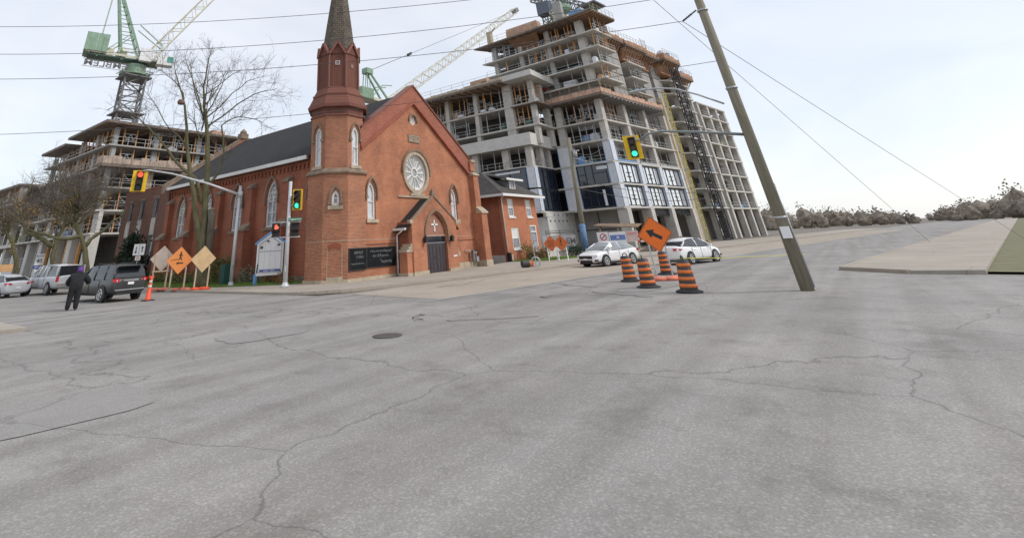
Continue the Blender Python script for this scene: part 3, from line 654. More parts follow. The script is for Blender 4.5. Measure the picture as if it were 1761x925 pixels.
for a, b in ((4.80, 5.98), (6.0, 7.18)):
    m = MB(); PTI.box(m, a, b, .08, 1.96, -.06, 0)
    for q in range(3):
        for v0, v1 in ((.2, .75), (.85, 1.82)):
            x0 = a + .08 + q * .36; m2 = m; PTI.box(m2, x0, x0 + .29, v0, v1, 0, .012); PTI.box(m2, x0 + .06, x0 + .23, v0 + .06, v1 - .06, .012, .026)
    PTI.box(m, a + .02, b - .02, .77, .83, 0, .03)
    d = m.build('door', DOORM, po)
    hn = MB(); x = b - .1 if a < 5 else a + .1; PTI.box(hn, x - .02, x + .02, .95, 1.15, .03, .07); hn.build('handle', CGREY, d)
hA = arch(5.99, 2.9, 2.1, 4.28, spring=2.5); hB = arch(5.99, 2.62, 2.1, 4.1, spring=2.5)
m = MB(); m.loft([[PF.p(*a, 0), PF.p(*a, .12), PF.p(*b, .12), PF.p(*b, 0)] for a, b in zip(hA[1:] + [hA[0]], hB[1:] + [hB[0]])], True, False); flip_fix(m.build('hood_mould', MOULD, po))
m = MB(); m.box(3.2, 3.5, -.96, -.01, 0, 3.4); m.build('porch_side_wall', BRS, po)
m = MB(); m.box(8.25, 8.55, -.96, -.01, 0, 3.4); m.build('porch_side_wall', BRS, po)
m = MB()
for sg, xe in ((-1, 2.75), (1, 9.0)):
    kz2 = .66; z = 5.0 - kz2 * abs(xe - PX)
    a = [(PX, -1.2, 5.0), (xe, -1.2, z), (xe, -.02, z), (PX, -.02, 5.0)]
    m.add(a + [(x, y, q - .12) for x, y, q in a], [(0, 1, 2, 3), (7, 6, 5, 4), (0, 4, 5, 1), (1, 5, 6, 2), (2, 6, 7, 3), (3, 7, 4, 0)])
flip_fix(m.build('porch_roof', ROOF, po))
m = MB()
for xe in (2.95, 8.8):
    z = 5.2 - .66 * abs(xe - PX); m.bar(PF.p(PX, 5.2, -.02), PF.p(xe, z, -.02), .17, .13)
m.build('porch_coping', STONED, po)
m = MB(); PF.box(m, PX - .12, PX + .12, 5.1, 5.5, -.2, .05); PF.box(m, PX - .18, PX + .18, 5.2, 5.3, -.24, .1); m.lathe(PF.p(PX, 5.5, -.07), [(.12, 0), (.05, .12), (0, .2)], 6); m.build('finial', STONED, po)
m = MB(); PF.box(m, 2.95, 3.3, 3.25, 3.5, -.15, .08); PF.box(m, 8.45, 9.0, 3.22, 3.5, -.3, .12); m.build('kneeler', STONE, po)
m = MB(); m.box(2.62, 2.78, -1.15, -.02, 2.86, 3.0); m.build('gutter', WHITE, po)
# porch buttress with stepped weathering
m = MB(); m.box(2.65, 3.2, -1.25, -.55, 0, 1.55); m.box(3.2, 3.75, -1.36, -1.301, 0, 1.5); pb = m.build('porch_buttress', BR, po)
for i in range(3):
    m = MB(); m.box(2.6 + i * .2, 3.25, -1.3, -.55, 1.5 + i * .17, 1.5 + i * .17 + .16); m.build('weathering_stone', STONE, pb)
for a_ in ((3.14, 4.76, -1.42, -1.301, 0, .32), (7.24, 8.6, -1.42, -1.301, 0, .3), (2.6, 3.2, -1.3, -.5, 0, .28)): m = MB(); m.box(*a_); m.build('footing', STONE, po)
m = MB(); m.box(4.6, 7.4, -1.75, -1.12, 0, .11); m.build('door_step', STONE, po)
for x in (4.45, 7.6):
    m = MB(); PF.box(m, x - .05, x + .05, 2.05, 2.35, 0, .08); PF.box(m, x - .11, x + .11, 2.02, 2.3, .12, .32); PF.box(m, x - .14, x + .14, 2.3, 2.35, .09, .35); m.add([PF.p(x - .12, 2.35, .1), PF.p(x + .12, 2.35, .1), PF.p(x + .12, 2.35, .34), PF.p(x - .12, 2.35, .34), PF.p(x, 2.5, .22)], [(0, 1, 4), (1, 2, 4), (2, 3, 4), (3, 0, 4)]); m.build('wall_lantern', BLACK, po)
m = MB(); m.tube([(2.72, -.9, 2.9), (2.76, -.55, 2.72), (2.95, -.12, 2.6), (2.98, -.1, 2.5), (2.98, -.1, .25), (2.95, -.25, .12)], .055, 8); m.build('downpipe', WHITE, ch)
# chalkboards on the wall
def chalk(name, P, u0, u1, v0, v1, lines, label):
    c = P.p(u0, v0); m = MB(); P.box(m, u0, u1, v0, v1, .04, .075); o = m.build(name, CHALKB, o=c); tag(o, label, 'chalkboard', 'chalkboards fixed to the church wall')
    m = MB(); plate(m, P, [(u0 - .03, v0 - .03), (u1 + .03, v0 - .03), (u1 + .03, v1 + .03), (u0 - .03, v1 + .03)], [[(u0 + .02, v0 + .02), (u1 - .02, v0 + .02), (u1 - .02, v1 - .02), (u0 + .02, v1 - .02)]], .09, .095); m.build('frame', BLACK, o)
    for s, u, v, z in lines: text(s, P, u, v, z, CHALK, o, 'chalk_writing', .08, slant=.25, thick=.002, wgt=-.014)
chalk('chalkboard', octface(w1, FR_), .1, 1.52, .72, 1.9, [('SERVICE', .85, 1.66, .22), ('11:00am', .95, 1.42, .2), ('hopeplacechurch.c', .8, 1.06, .155)], 'smaller left chalkboard on the church wall announcing the service time')
chalk('chalkboard', F, .0, 2.78, .78, 1.9, [("if are you watching pay?", 1.35, 1.7, .22), ('the UCR person', 1.3, 1.42, .23), ('Ja', 1.3, 1.2, .16), ('nappening', 1.85, 1.08, .26)], 'larger right chalkboard with handwritten lines beside the porch downpipe')
# gas meter by the buttress
g = thing('gas_meter', (12.1, -.3, .1), 'grey gas meter and pipes at the foot of the church front', 'gas meter')
m = MB(); m.box(11.9, 12.1, -.42, -.2, .55, 1.35); m.build('regulator', CGREY, g)
m = MB(); m.box(12.3, 12.65, -.45, -.15, .5, .85); m.build('meter_body', GALV, g)
m = MB(); m.tube([(11.2, -.08, 1.3), (12.0, -.3, 1.3), (12.0, -.3, .1)], .035); m.tube([(12.1, -.3, 1.15), (12.9, -.3, 1.15), (12.9, -.05, 1.15)], .03); m.tube([(12.48, -.3, .85), (12.48, -.3, 1.15)], .03); m.build('pipe', GALV, g)

# ------------------------------------------------------------------ modern brick annex
an = thing('brick_annex', (-1.6, 30, 0), 'flat-roofed dark brown brick annex with narrow vertical windows behind the church', 'building')
AP = Pl((-1.62, 0, 0), (0, -1, 0))
bays = [34.0, 31.3, 28.1]; hl_ = []
for y in bays:
    hl_ += [[(-y - .55, 5.6), (-y + .55, 5.6), (-y + .55, 7.5), (-y - .55, 7.5)], [(-y - .55, 1.4), (-y + .55, 1.4), (-y + .55, 4.1), (-y - .55, 4.1)]]
m = MB(); plate(m, AP, [(-36, 0), (-25.55, 0), (-25.55, 8.5), (-36, 8.5)], hl_, .4); m.build('wall', BRA, an)
m = MB(); m.box(-1.62 + .01, 12, 35.6, 36, 0, 8.5); m.box(11.6, 12, 25.6, 35.6, 0, 8.5); m.build('wall', BRA, an)
m = MB(); m.box(-1.5, 11.9, 25.6, 35.9, 8.2, 8.35); m.build('roof', CGREY, an)
m = MB(); AP.box(m, -36.05, -25.55, 8.5, 8.62, -.4, .05); m.build('roof_edge', BRS, an)
for y in bays:
    rectwin(AP, -y - .55, -y + .55, 5.6, 7.5, an, rec=.12, fm=CONCG, frame=.07, sash=False, mull=(-y - .2,)); rectwin(AP, -y - .55, -y + .55, 1.4, 4.1, an, rec=.12, fm=CONCG, frame=.07, sash=False, mull=(-y - .2,))
    m = MB(); AP.box(m, -y - .45, -y + .45, 4.1, 5.6, 0, .05); m.build('infill_panel', CONC, an)
    m = MB(); AP.box(m, -y - .62, -y + .62, 7.5, 7.68, 0, .09); m.build('lintel', STONED, an)
tb = AP
# ------------------------------------------------------------------ small brick house
ho = thing('brick_house', (23, 4, 0), 'small two-storey orange brick house with a hipped roof and dormer', 'house')
HF = Pl((0, .9, 0), (1, 0, 0)); hx0, hx1 = 19.75, 26.95
ws = [(20.95, 22.1, 3.95, 5.6), (24.75, 25.9, 3.95, 5.6), (21.0, 22.5, 1.1, 2.95)]; dr = (24.9, 26.3, .75, 3.15)
m = MB(); plate(m, HF, [(hx0, 0), (hx1, 0), (hx1, 5.95), (hx0, 5.95)], [[(a, c), (b, c), (b, d), (a, d)] for a, b, c, d in ws + [dr]], .3); m.build('wall', BRH, ho)
m = MB(); m.box(hx0, hx0 + .3, 1.201, 9.9, 0, 5.95); m.box(hx1 - .3, hx1, 1.201, 9.9, 0, 5.95); m.box(hx0 + .3, hx1 - .3, 9.6, 9.9, 0, 5.95); m.build('wall', BRS, ho)
for a, b, c, d in ws:
    q = rectwin(HF, a, b, c, d, ho, gm=SGLASS, frame=.12, sillm=WHITE); k = MB(); HF.box(k, a + .1, b - .1, (c + d) / 2, d - .1, -.11, -.09); k.build('blind', WHITE, q)
m = MB(); plate(m, HF, [(24.9, .75), (26.3, .75), (26.3, 3.15), (24.9, 3.15)], [[(25.0, .8), (26.2, .8), (26.2, 2.5), (25.0, 2.5)], [(25.05, 2.62), (26.15, 2.62), (26.15, 3.05), (25.05, 3.05)]], .1, 0); fd = m.build('door', WHITE, ho)
m = MB(); HF.box(m, 25.0, 26.2, .8, 3.1, -.14, -.1); m.build('pane', SGLASS, fd)
m = MB()
for i in range(6): HF.box(m, 25.1 + i * .2, 25.13 + i * .2, .8, 1.6, -.1, -.06)
m.build('door_bars', WHITE, fd)
m = MB(); HF.box(m, hx0, hx0 + .001 + .0, 0, .1, 0, .01); HF.box(m, hx0, 20.6, 0, .65, .0, .06); m.box(hx0 - .06, hx0, 1.2, 9.9, 0, .65); m.build('footing', CONC, ho)
ez2 = 5.95; e0x, e1x, e0y, e1y = hx0 - .75, hx1 + .9, .2, 10.6; rz_ = 8.5
m = MB(); m.add([(e0x, e0y, ez2), (e1x, e0y, ez2), (e1x, e1y, ez2), (e0x, e1y, ez2), (21.6, 4.0, rz_), (24.6, 4.0, rz_), (24.6, 6.5, rz_), (21.6, 6.5, rz_)],
      [(0, 1, 5, 4), (1, 2, 6, 5), (2, 3, 7, 6), (3, 0, 4, 7), (4, 5, 6, 7), (3, 2, 1, 0)]); rfh = flip_fix(m.build('roof', ROOFH, ho))
m = MB(); m.box(e0x - .1, e1x + .1, e0y - .12, e0y, ez2 - .2, ez2 + .03); m.box(e0x - .12, e0x, e0y, e1y, ez2 - .2, ez2 + .03); m.build('gutter', WHITE, ho)
DP = Pl((0, 1.35, 0), (1, 0, 0))
m = MB(); m.box(22.3, 23.95, 1.4, 3.8, 6.3, 7.55); do = m.build('dormer', CGREY, ho)
rectwin(DP, 22.55, 23.75, 6.55, 7.5, do, rec=-.02, gm=SGLASS, frame=.14, mull=(23.15,), sash=False)
m = MB(); m.add([(21.5, .85, 7.6), (24.75, .85, 7.6), (24.1, 4, 8.35), (22.1, 4, 8.35), (21.5, .85, 7.48), (24.75, .85, 7.48), (24.1, 4, 8.2), (22.1, 4, 8.2)], [(0, 1, 2, 3), (7, 6, 5, 4), (0, 4, 5, 1), (1, 5, 6, 2), (3, 2, 6, 7), (3, 7, 4, 0)]); flip_fix(m.build('dormer_roof', ROOFH, do))
m = MB(); m.box(21.4, 24.85, .8, .9, 7.42, 7.62); m.build('dormer_trim', WHITE, do)
m = MB(); m.tube([(19.35, .25, 5.8), (19.5, .7, 5.6), (19.62, .78, 5.4), (19.62, .78, .3)], .06, 8); m.build('downpipe', WHITE, ho)
m = MB(); m.box(19.50, 19.75, .5, .88, 0, .85); m.build('pipe_guard', BLACK, ho)
m = MB(); m.box(hx0 - .03, hx0, 2.2, 6, 4.7, 4.82); m.build('cable', CGREY, ho)
m = MB()
for i in range(4): m.box(26.4 + i * .32, 26.4 + (i + 1) * .32, -.7, .8, 0, .72 - i * .16)
m.box(24.7, 26.4, -.7, .85, 0, .72); m.build('front_steps', CONC, ho)
m = MB(); [m.tube([(x, -.62, .7), (x, -.62, 1.55)], .025) for x in (24.75, 25.6, 26.4)]; m.tube([(24.75, -.62, 1.55), (26.4, -.62, 1.55), (27.7, -.62, 1.0)], .025); m.build('handrail', BLACK, ho)
# narrow dark gate between church and house
m = MB(); m.box(14.2, 19.4, 3.4, 3.5, 0, 1.9); tag(m.build('wooden_gate', BLACK, o=(16, 3.4, 0)), 'tall dark gate in the gap between church and brick house', 'gate')

# ------------------------------------------------------------------ unfinished concrete buildings
UR = Vector((math.cos(R(-9)), math.sin(R(-9)), 0)); NR = Vector((-UR.y, UR.x, 0))
K0 = Vector((56.3, .8, 0))
def K(s, d, z=None):
    q = K0 + UR * s + NR * d; return (q.x, q.y) if z is None else (q.x, q.y, z)
class Bld:
    def __init__(s, name, loc, label): s.root = thing(name, loc, label, 'building', 'unfinished concrete buildings'); s.props = []; s.r = random.Random(11)
    def slab(s, poly, z, t=.24, m=CONC, name='floor_slab'):
        k = MB(); k.prism(poly, z - t, z); return k.build(name, m, s.root)
    def col(s, x, y, z0, z1, a=.45, b=.45, dirv=(1, 0, 0), m=CONC, name='column'):
        k = MB(); d = Vector(dirv).normalized(); k.obox((x, y, (z0 + z1) / 2), d * a, Vector((-d.y, d.x, 0)) * b, (0, 0, (z1 - z0) / 2)); return k.build(name, m, s.root)
    def wall(s, p0, p1, z0, z1, t=.3, m=CONCD, name='inner_wall'):
        k = MB(); k.bar((p0[0], p0[1], (z0 + z1) / 2), (p1[0], p1[1], (z0 + z1) / 2), t, z1 - z0); return k.build(name, m, s.root)
    def rail(s, p0, p1, z, h=1.05, post=2.2, m=PROPG):
        k = MB(); p0, p1 = Vector((*p0, z)), Vector((*p1, z)); n = max(1, int((p1 - p0).length / post))
        for q in (h, h * .5): k.bar(p0 + Vector((0, 0, q)), p1 + Vector((0, 0, q)), .04)
        for i in range(n + 1): q = p0.lerp(p1, i / n); k.bar(q, q + Vector((0, 0, h)), .05)
        if h < 1.08 and (p1 - p0).length > 4: s.clutter(p0, p1)
        return k.build('guardrail', m, s.root)
    def clutter(s, p0, p1):
        d = (p1 - p0).normalized(); nn = Vector((-d.y, d.x, 0)); L_ = (p1 - p0).length
        for m_ in s.r.sample([LUMBER, WRAP, PLY, CDARK, GALV, BLUEP], 3):
            k = MB(); c = p0 + d * s.r.uniform(.8, L_ - .8) + nn * s.r.uniform(.8, 2.2); hh = s.r.uniform(.2, .65)
            k.obox(c + Vector((0, 0, hh)), d * s.r.uniform(.25, .8), nn * s.r.uniform(.25, .6), (0, 0, hh)); k.obox(c + Vector((0, 0, hh * 2 + .08)), d * s.r.uniform(.15, .5), nn * .2, (0, 0, .08)); k.build('stacked_material', m_, s.root)
        if s.r.random() < .6:
            k = MB(); q = p0 + d * s.r.uniform(.1, .5) * L_; q2 = q + d * min(L_ * .4, 3.5)
            for z in (2.0, 2.35): k.bar(q + Vector((0, 0, z)) + nn * .5, q2 + Vector((0, 0, z)) + nn * .5, .04)
            for i in range(6): a, b = q.lerp(q2, i / 6), q.lerp(q2, (i + 1) / 6); k.bar(a + nn * .5 + Vector((0, 0, 2.0 if i % 2 else 2.35)), b + nn * .5 + Vector((0, 0, 2.35 if i % 2 else 2.0)), .035)
            for a in (q, q2): k.bar(a + nn * .5, a + nn * .5 + Vector((0, 0, 2.6)), .07)
            k.build('shoring_frame', GALV, s.root)
    def edge_props(s, p0, p1, z0, z1, inset, n, orange=.0, w=.085, jit=.25):
        p0, p1 = Vector((*p0, 0)), Vector((*p1, 0)); d = (p1 - p0); nrm = Vector((-d.y, d.x, 0)).normalized()
        for i in range(n):
            t = (i + .5 + s.r.uniform(-jit, jit)) / n; q = p0 + d * t + nrm * (inset + s.r.uniform(-.15, .3))
            s.props.append((Vector((q.x, q.y, z0)), Vector((q.x, q.y, z1)), s.r.random() < orange, w))
    def shores(s, p0, p1, z0, z1, inset, n, every=2):   # orange shoring towers with braces
        p0, p1 = Vector((*p0, 0)), Vector((*p1, 0)); d = (p1 - p0); nrm = Vector((-d.y, d.x, 0)).normalized(); k = MB()
        for i in range(n):
            q = p0 + d * ((i + .5) / n) + nrm * inset; s.props.append((Vector((q.x, q.y, z0)), Vector((q.x, q.y, z1)), True, .13))
            if i % every == 0 and i < n - 1:
                q2 = p0 + d * ((i + 1.5) / n) + nrm * inset; zz = z0 + .4; up = False; k.bar((q.x, q.y, z0 + 1.7), (q2.x, q2.y, z0 + 1.7), .06); k.bar((q.x, q.y, z0 + .9), (q2.x, q2.y, z0 + .9), .06)
                for j in range(4):
                    a = q.lerp(q2, j / 4); b = q.lerp(q2, (j + 1) / 4); z_a, z_b = (z0 + .9, z0 + 1.7) if j % 2 else (z0 + 1.7, z0 + .9)
                    k.bar((a.x, a.y, z_a), (b.x, b.y, z_b), .055)
        if k.v: k.build('shoring_frame', GALV, s.root)
    def finish(s):
        s.props.sort(key=lambda p: (p[0] - CAM).length - (8 if p[2] else 0))
        rest = MB()
        for i, (a, b, o, w_) in enumerate(s.props):
            if i < 100: k = MB(); k.bar(a, b, w_); k.build('orange_prop' if o else 'prop', ORANGE if o else PROPG, s.root)
            else: rest.bar(a, b, w_)
        if rest.v: rest.build('prop_row', PROPG, s.root, kind='stuff')
    def formwork(s, poly, z, over=True, mt=PLY, h=.9, t=.35):
        k = MB(); k.prism(poly, z - t, z); k.build('formwork_deck', JOIST, s.root)
        k = MB(); n = len(poly)
        for i in range(n):
            a, b = Vector((*poly[i], 0)), Vector((*poly[(i + 1) % n], 0)); L_ = (b - a).length
            c = int(L_ / 1.2)
            for j in range(c):
                p, q = a.lerp(b, j / max(1, c)), a.lerp(b, (j + .93) / max(1, c)); hh = s.r.choice((h * .7, h, h * .9))
                k.bar((p.x, p.y, z + hh / 2), (q.x, q.y, z + hh / 2), .1, hh)
        k.build('formwork_edge', mt, s.root)
    def joists(s, x0, x1, y0, y1, z, n, along='x', m=JOIST):
        k = MB()
        for i in range(n):
            if along == 'x': y = y0 + (y1 - y0) * (i + .5) / n; k.bar((x0, y, z), (x1, y, z), .16, .22)
            else: x = x0 + (x1 - x0) * (i + .5) / n; k.bar((x, y0, z), (x, y1, z), .16, .22)
        k.build('formwork_joists', m, s.root)
    def curtain(s, P, u0, u1, v0, v1, mull, trans, gmt=DGLASS, fmt=FRAMED, n=0., extra=()):
        k = MB(); P.box(k, u0, u1, v0, v1, n - .12, n - .06); g = k.build('window', gmt, s.root)
        k = MB()
        for a, b in ((u0, u0 + .1), (u1 - .1, u1)): P.box(k, a, b, v0, v1, n - .05, n + .06)
        for a, b in ((v0, v0 + .14), (v1 - .14, v1)): P.box(k, u0 + .1, u1 - .1, a, b, n - .05, n + .07)
        for q in mull: P.box(k, q - .055, q + .055, v0 + .14, v1 - .14, n - .05, n + .05)
        for q in trans: P.box(k, u0 + .1, u1 - .1, q - .1, q + .1, n - .05, n + .05)
        for a, b, c, d in extra: P.box(k, a, b, c, d, n - .05, n + .055)
        k.build('window_frame', fmt, g); return g
    def wrapcol(s, x, y, z0, z1, a, b, dirv=(1, 0, 0), marks=True):
        c = s.col(x, y, z0, z1, a, b, dirv, WRAP, 'wrapped_column')
        d = Vector(dirv).normalized(); nn = Vector((-d.y, d.x, 0)); k = MB()
        for sx in (-1, 1):
            for sy in (-1, 1):
                q = Vector((x, y, 0)) + d * a * sx + nn * b * sy; k.obox((q.x, q.y, (z0 + z1) / 2), d * .04, nn * .04, (0, 0, (z1 - z0) / 2 - .01))
        k.build('blue_tape', TAPE, c)
        k = MB(); r2 = s.r; z = z0 + .4
        while z < z1 - .5:
            for fa in (0, 1):
                o = r2.uniform(-.4, .4)
                if fa == 0: q = Vector((x, y, z)) - nn * (b + .012) + d * a * o; k.obox(q, d * .17 + Vector((0, 0, .1)), nn * .006, Vector((0, 0, .03)) )
                else: q = Vector((x, y, z)) - d * (a + .012) + nn * b * o; k.obox(q, nn * .17 + Vector((0, 0, -.1)), d * -.006, Vector((0, 0, .03)))
            z += r2.uniform(.9, 1.5)
        k.build('print_mark', PRINTM, c)
        return c
LV = [5.6, 9.0, 12.3, 15.7, 18.9]
ub = Bld('unfinished_building', (56, 5, 0), 'largest concrete frame under construction, with blue-taped white columns, behind the small brick house')
# --- main lower block
main = [K(-.5, -.25), K(26.2, -.4), K(26.2, 24), (56.2, 30)]
for z in LV: ub.slab(main, z, .26)
for z in LV[1:4]: pass
colS = [.35, 8.3, 16.0, 24.9]
for s_ in colS:
    x, y = K(s_, .3); ub.col(x, y, 0, 5.34, .62, .8, UR)
    zt = 15.44 if s_ < 1 else 12.04
    for z0, z1 in ((5.6, 8.74), (9.0, 12.04)) + (((12.3, 15.44),) if s_ < 1 else ()): ub.wrapcol(x, y, z0, z1, .62 if s_ > 1 else .72, .62, UR)
    for z0, z1 in ((12.3, 15.44), (15.7, 18.64), (18.9, 22.3)):
        if s_ < 1 and z0 < 13: continue
        ub.col(x, y, z0, z1, .5, .5, UR)
PRF = Pl(K(0, -.15, 0), UR)
for a, b in zip(colS, colS[1:]):
    L_ = b - a; 
    for z0, z1 in ((5.7, 8.6), (9.1, 11.95)):
        ub.curtain(PRF, a + .75, b - .75, z0, z1, [a + .75 + (L_ - 1.5) * q for q in (.26, .5, .74)], [], WGLASS, FRAMED, -.2, [(a + L_ * .42, a + L_ * .58, z0 + .9, z0 + 1.0), (a + L_ * .42, a + L_ * .58, z0 + 1.5, z0 + 1.6)])
    k = MB(); PRF.box(k, a + .7, b - .7, 12.3, 12.55, -.2, .15); k.build('blue_tape' if a < 2 else 'sill_strip', TAPE if a < 2 else GALV, ub.root)
    if a > 1:
        k = MB()
        for i in range(14): q = a + .8 + (L_ - 1.6) * i / 13; PRF.box(k, q, q + .3, 4.1 + ub.r.uniform(0, .5), 5.3, -.3, -.2)
        k.build('hanging_sheet', BLACK, ub.root)
for z in (12.3, 15.7, 18.9):
    for a, b in zip(colS, colS[1:]):
        ub.rail(K(a + .6, .1), K(b - .6, .1), z); ub.edge_props(K(a + .6, 0), K(b - .6, 0), z, z + 3.1, .6, 5)
ub.shores(K(1.5, 0), K(15, 0), 18.9, 22.3, .9, 12)
# left face of the main block (X = 56.3)
for y in (5.9, ): 
    for z0, z1 in ((12.3, 15.44),): pass
LF = Pl((56.2, 0, 0), (0, -1, 0))      # u = -Y
for z0, z1 in ((5.6, 8.74), (9.0, 12.04), (12.3, 15.44)): ub.wrapcol(56.75, 8.2, z0, z1, .75, 1.25, (1, 0, 0))
for z0, z1 in ((15.7, 18.64), (18.9, 22.3)): ub.col(56.9, 8.3, z0, z1, .55, .6)
ub.curtain(LF, -6.9, -1.0, 5.75, 12.1, [-5.6, -4.4, -2.2], [8.9], DGLASS, FRAMED, .0, [(-6.6, -5.7, 7.2, 7.3), (-6.6, -5.7, 10.6, 10.7), (-4.3, -2.4, 10.7, 10.8)])
k = MB(); LF.box(k, -6.9, -1.0, 12.0, 12.42, .1, .16); k.build('blue_tape', TAPE, ub.root)
k = MB(); LF.box(k, -3.4, -3.0, 5.9, 8.2, .09, .12); LF.box(k, -3.6, -1.9, 11.2, 11.7, .09, .12); k.build('white_wrap_strip', WRAP, ub.root)
for z in (12.3, 15.7, 18.9):
    ub.rail((56.25, 7.2), (56.25, 1.5), z); ub.edge_props((56.3, 7.2), (56.3, 1.2), z, z + 3.1, .5, 5)
ub.shores((56.3, 7.5), (56.3, 1.0), 18.9, 22.3, .8, 5)
# inner walls with interior shade in their dark colour, so the floors read deep
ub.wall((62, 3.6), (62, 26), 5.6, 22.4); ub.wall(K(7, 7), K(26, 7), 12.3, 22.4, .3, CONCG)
for s_ in (11.5, 19.6): ub.wall(K(s_, .9), K(s_, 7), 12.3, 22.4, .3, CONCG)
# ground storey: recessed walls
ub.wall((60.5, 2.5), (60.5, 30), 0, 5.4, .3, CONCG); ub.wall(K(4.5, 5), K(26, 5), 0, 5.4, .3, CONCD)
for s_ in (5.5, 14, 22): x, y = K(s_, 4); ub.col(x, y, 0, 5.34, .5, .5, UR, CONCG)
k = MB()
for i in range(5): k.box(60.2, 60.34, 3 + i * 3.4, 3.12 + i * 3.4, 0, 5.3)
k.box(60.2, 60.34, 3, 20, 2.6, 2.75); k.build('form_joint', CONCD, ub.root)
k = MB(); k.box(49.6, 60, 10.35, 10.7, 0, 4.75); k.box(49.5, 49.9, 10.7, 30, 0, 4.75); k.box(49.3, 60, 10.3, 10.8, 4.75, 5.34); k.build('retaining_wall', CONCL, ub.root)
k = MB()
for i in range(5): k.tube([(50.5 + i * 1.5, 10.33, 4.2), (50.5 + i * 1.5, 10.27, 4.2)], .16, 8)
for i in range(4): k.tube([(52 + i * 1.6, 10.29, 5.05), (52 + i * 1.6, 10.25, 5.05)], .13, 8)
k.build('tie_hole', CONCD, ub.root)
k = MB(); k.box(48.6, 49.25, 10.5, 11.2, 0, 2.2); k.build('white_hoarding', SIGNW, ub.root)
# top deck of the lower block, orange formwork around it
dk = [K(-1.9, -1.7), K(21, -1.9), K(22, 2), K(22, 12), (55.0, 12)]
ub.formwork(dk, 22.75, h=.85)
ub.joists(54.9, 57, -.8, 11.5, 22.3, 7, 'x')
k = MB()
for i in range(16): a, b = K(1 + i * 1.3, -1.8), K(1 + i * 1.3, 4.5); k.bar((*a, 22.3), (*b, 22.3), .16, .26)
k.build('formwork_joists', GALV, ub.root)
ub.rail(K(-1.7, -1.8), K(21, -2), 23.6, 1.1, 1.6, LUMBER); ub.rail((54.9, 11.8), K(-1.8, -1.7), 23.6, 1.1, 1.6, LUMBER)
k = MB(); k.prism([K(2, .2), K(18, 0.2), K(18, 10), (58.3, 14), (57.4, 2.0)], 22.76, 24.9); k.build('transfer_wall', CONCL, ub.root)
# --- upper block
UV = [25.2, 28.1, 31.0, 33.9, 37.1]
up1 = [K(-.9, -2.7), K(5.4, -2.7), K(5.4, 4), K(12.5, 4), K(12.5, -1.4), K(19.6, -1.4), K(19.6, 14), (56.0, 21.7)]
for z in UV[:4]: ub.slab(up1, z, .24)
roofp = [K(-1.8, -3.4), K(6.5, -3.5), K(6.5, 5), K(12, 5), K(12, 16), (55.2, 22.8)]
ub.slab(roofp, 37.35, .3, JOIST, 'formwork_deck')
k = MB()
for i in range(18): y = -2 + i * 1.35; k.bar((55.2, y, 37.0), (58.5, y, 37.0), .12, .2)
for i in range(9): a, b = K(-1.6 + i, -3.4), K(-1.6 + i, 1); k.bar((*a, 36.95), (*b, 36.95), .12, .2)
k.build('formwork_joists', PLYD, ub.root)
for z0, z1 in zip(UV, UV[1:]):
    ub.col(56.95, 1.3, z0, z1 - .24, .6, .6, UR)
    for y in (7.6, 13.4, 19.0): ub.col(57.0, y, z0, z1 - .24, .35, .4, m=CONCG)
    top = z0 > 30
    ub.rail((56.15, 21), (56.2, 2.2), z0)
    ub.edge_props((56.1, 20.8), (56.1, 1.5), z0, z1 - .24, .7, 9 if not top else 7, 0 if not top else .7, .09 if not top else .13)
    if top: ub.shores((56.3, 12.8), (56.3, 2.2), z0, z1 - .3, .9, 8)
    if z0 > 33: ub.shores((56.3, 20.5), (56.3, 14), z0, z1 - .3, .9, 5)
    ub.rail(K(-.8, -2.6), K(5.3, -2.6), z0); ub.edge_props(K(-.6, -2.6), K(5.3, -2.6), z0, z1 - .24, .5, 5, .8 if z0 > 30 or z0 < 26 else 0, .1)
    if z0 < 33: ub.rail(K(12.6, -1.3), K(19.4, -1.3), z0); ub.edge_props(K(13, -1.3), K(19.4, -1.3), z0, z1 - .24, .6, 4)
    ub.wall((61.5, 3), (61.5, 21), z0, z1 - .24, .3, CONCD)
for j in range(5):
    z0 = 22.9 + j * 2.95 if j else 19.4
    z0 = (22.8, 25.0, 28.0, 31.0)[j] if j < 4 else None
    if z0 is None: break
    k = MB(); k.prism([K(5.5, -.6), K(10.6, -.6), K(10.6, 3.5), K(5.5, 3.5)], z0 + .08, z0 + 2.9); k.build('shear_wall', CONCG, ub.root)
ub.wall(K(12, 3.5), K(20, 3.5), 22.8, 34, .3, CONCD)
k = MB(); a = K(5.5, -.7); ub.wall(K(10.8, 1), K(10.8, 6), 22.8, 33, .3, CONCG)
for zz, s0, s1, d0 in ((34.2, 4.6, 11.5, -1.9), (33.9, 11.6, 20.4, -2.2)):
    ring = [K(s0, d0), K(s1, d0), K(s1, d0 + 5), K(s0, d0 + 5)]
    k = MB(); k.prism([K(s0 + .8, d0 + 1.6), K(s1 - .8, d0 + 1.6), K(s1 - .8, d0 + 5), K(s0 + .8, d0 + 5)], zz - 2.4, zz - .1)
    k.build('formwork_box', PLYD, ub.root)
    ub.formwork(ring, zz + .3, h=.9, mt=PLYD)
    k = MB()
    n_ = int((s1 - s0) / .9)
    for i in range(n_):
        p, q = K(s0 + .3 + i * .9, d0 + .1), K(s0 + .3 + i * .9, d0 + 1.7); k.bar((*p, zz), (*q, zz - 2.2), .12, .2)
    k.build('formwork_brace', PLYD, ub.root)
    ub.rail(K(s0, d0), K(s1, d0), zz + 1.1, 1.1, 1.1, LUMBER)
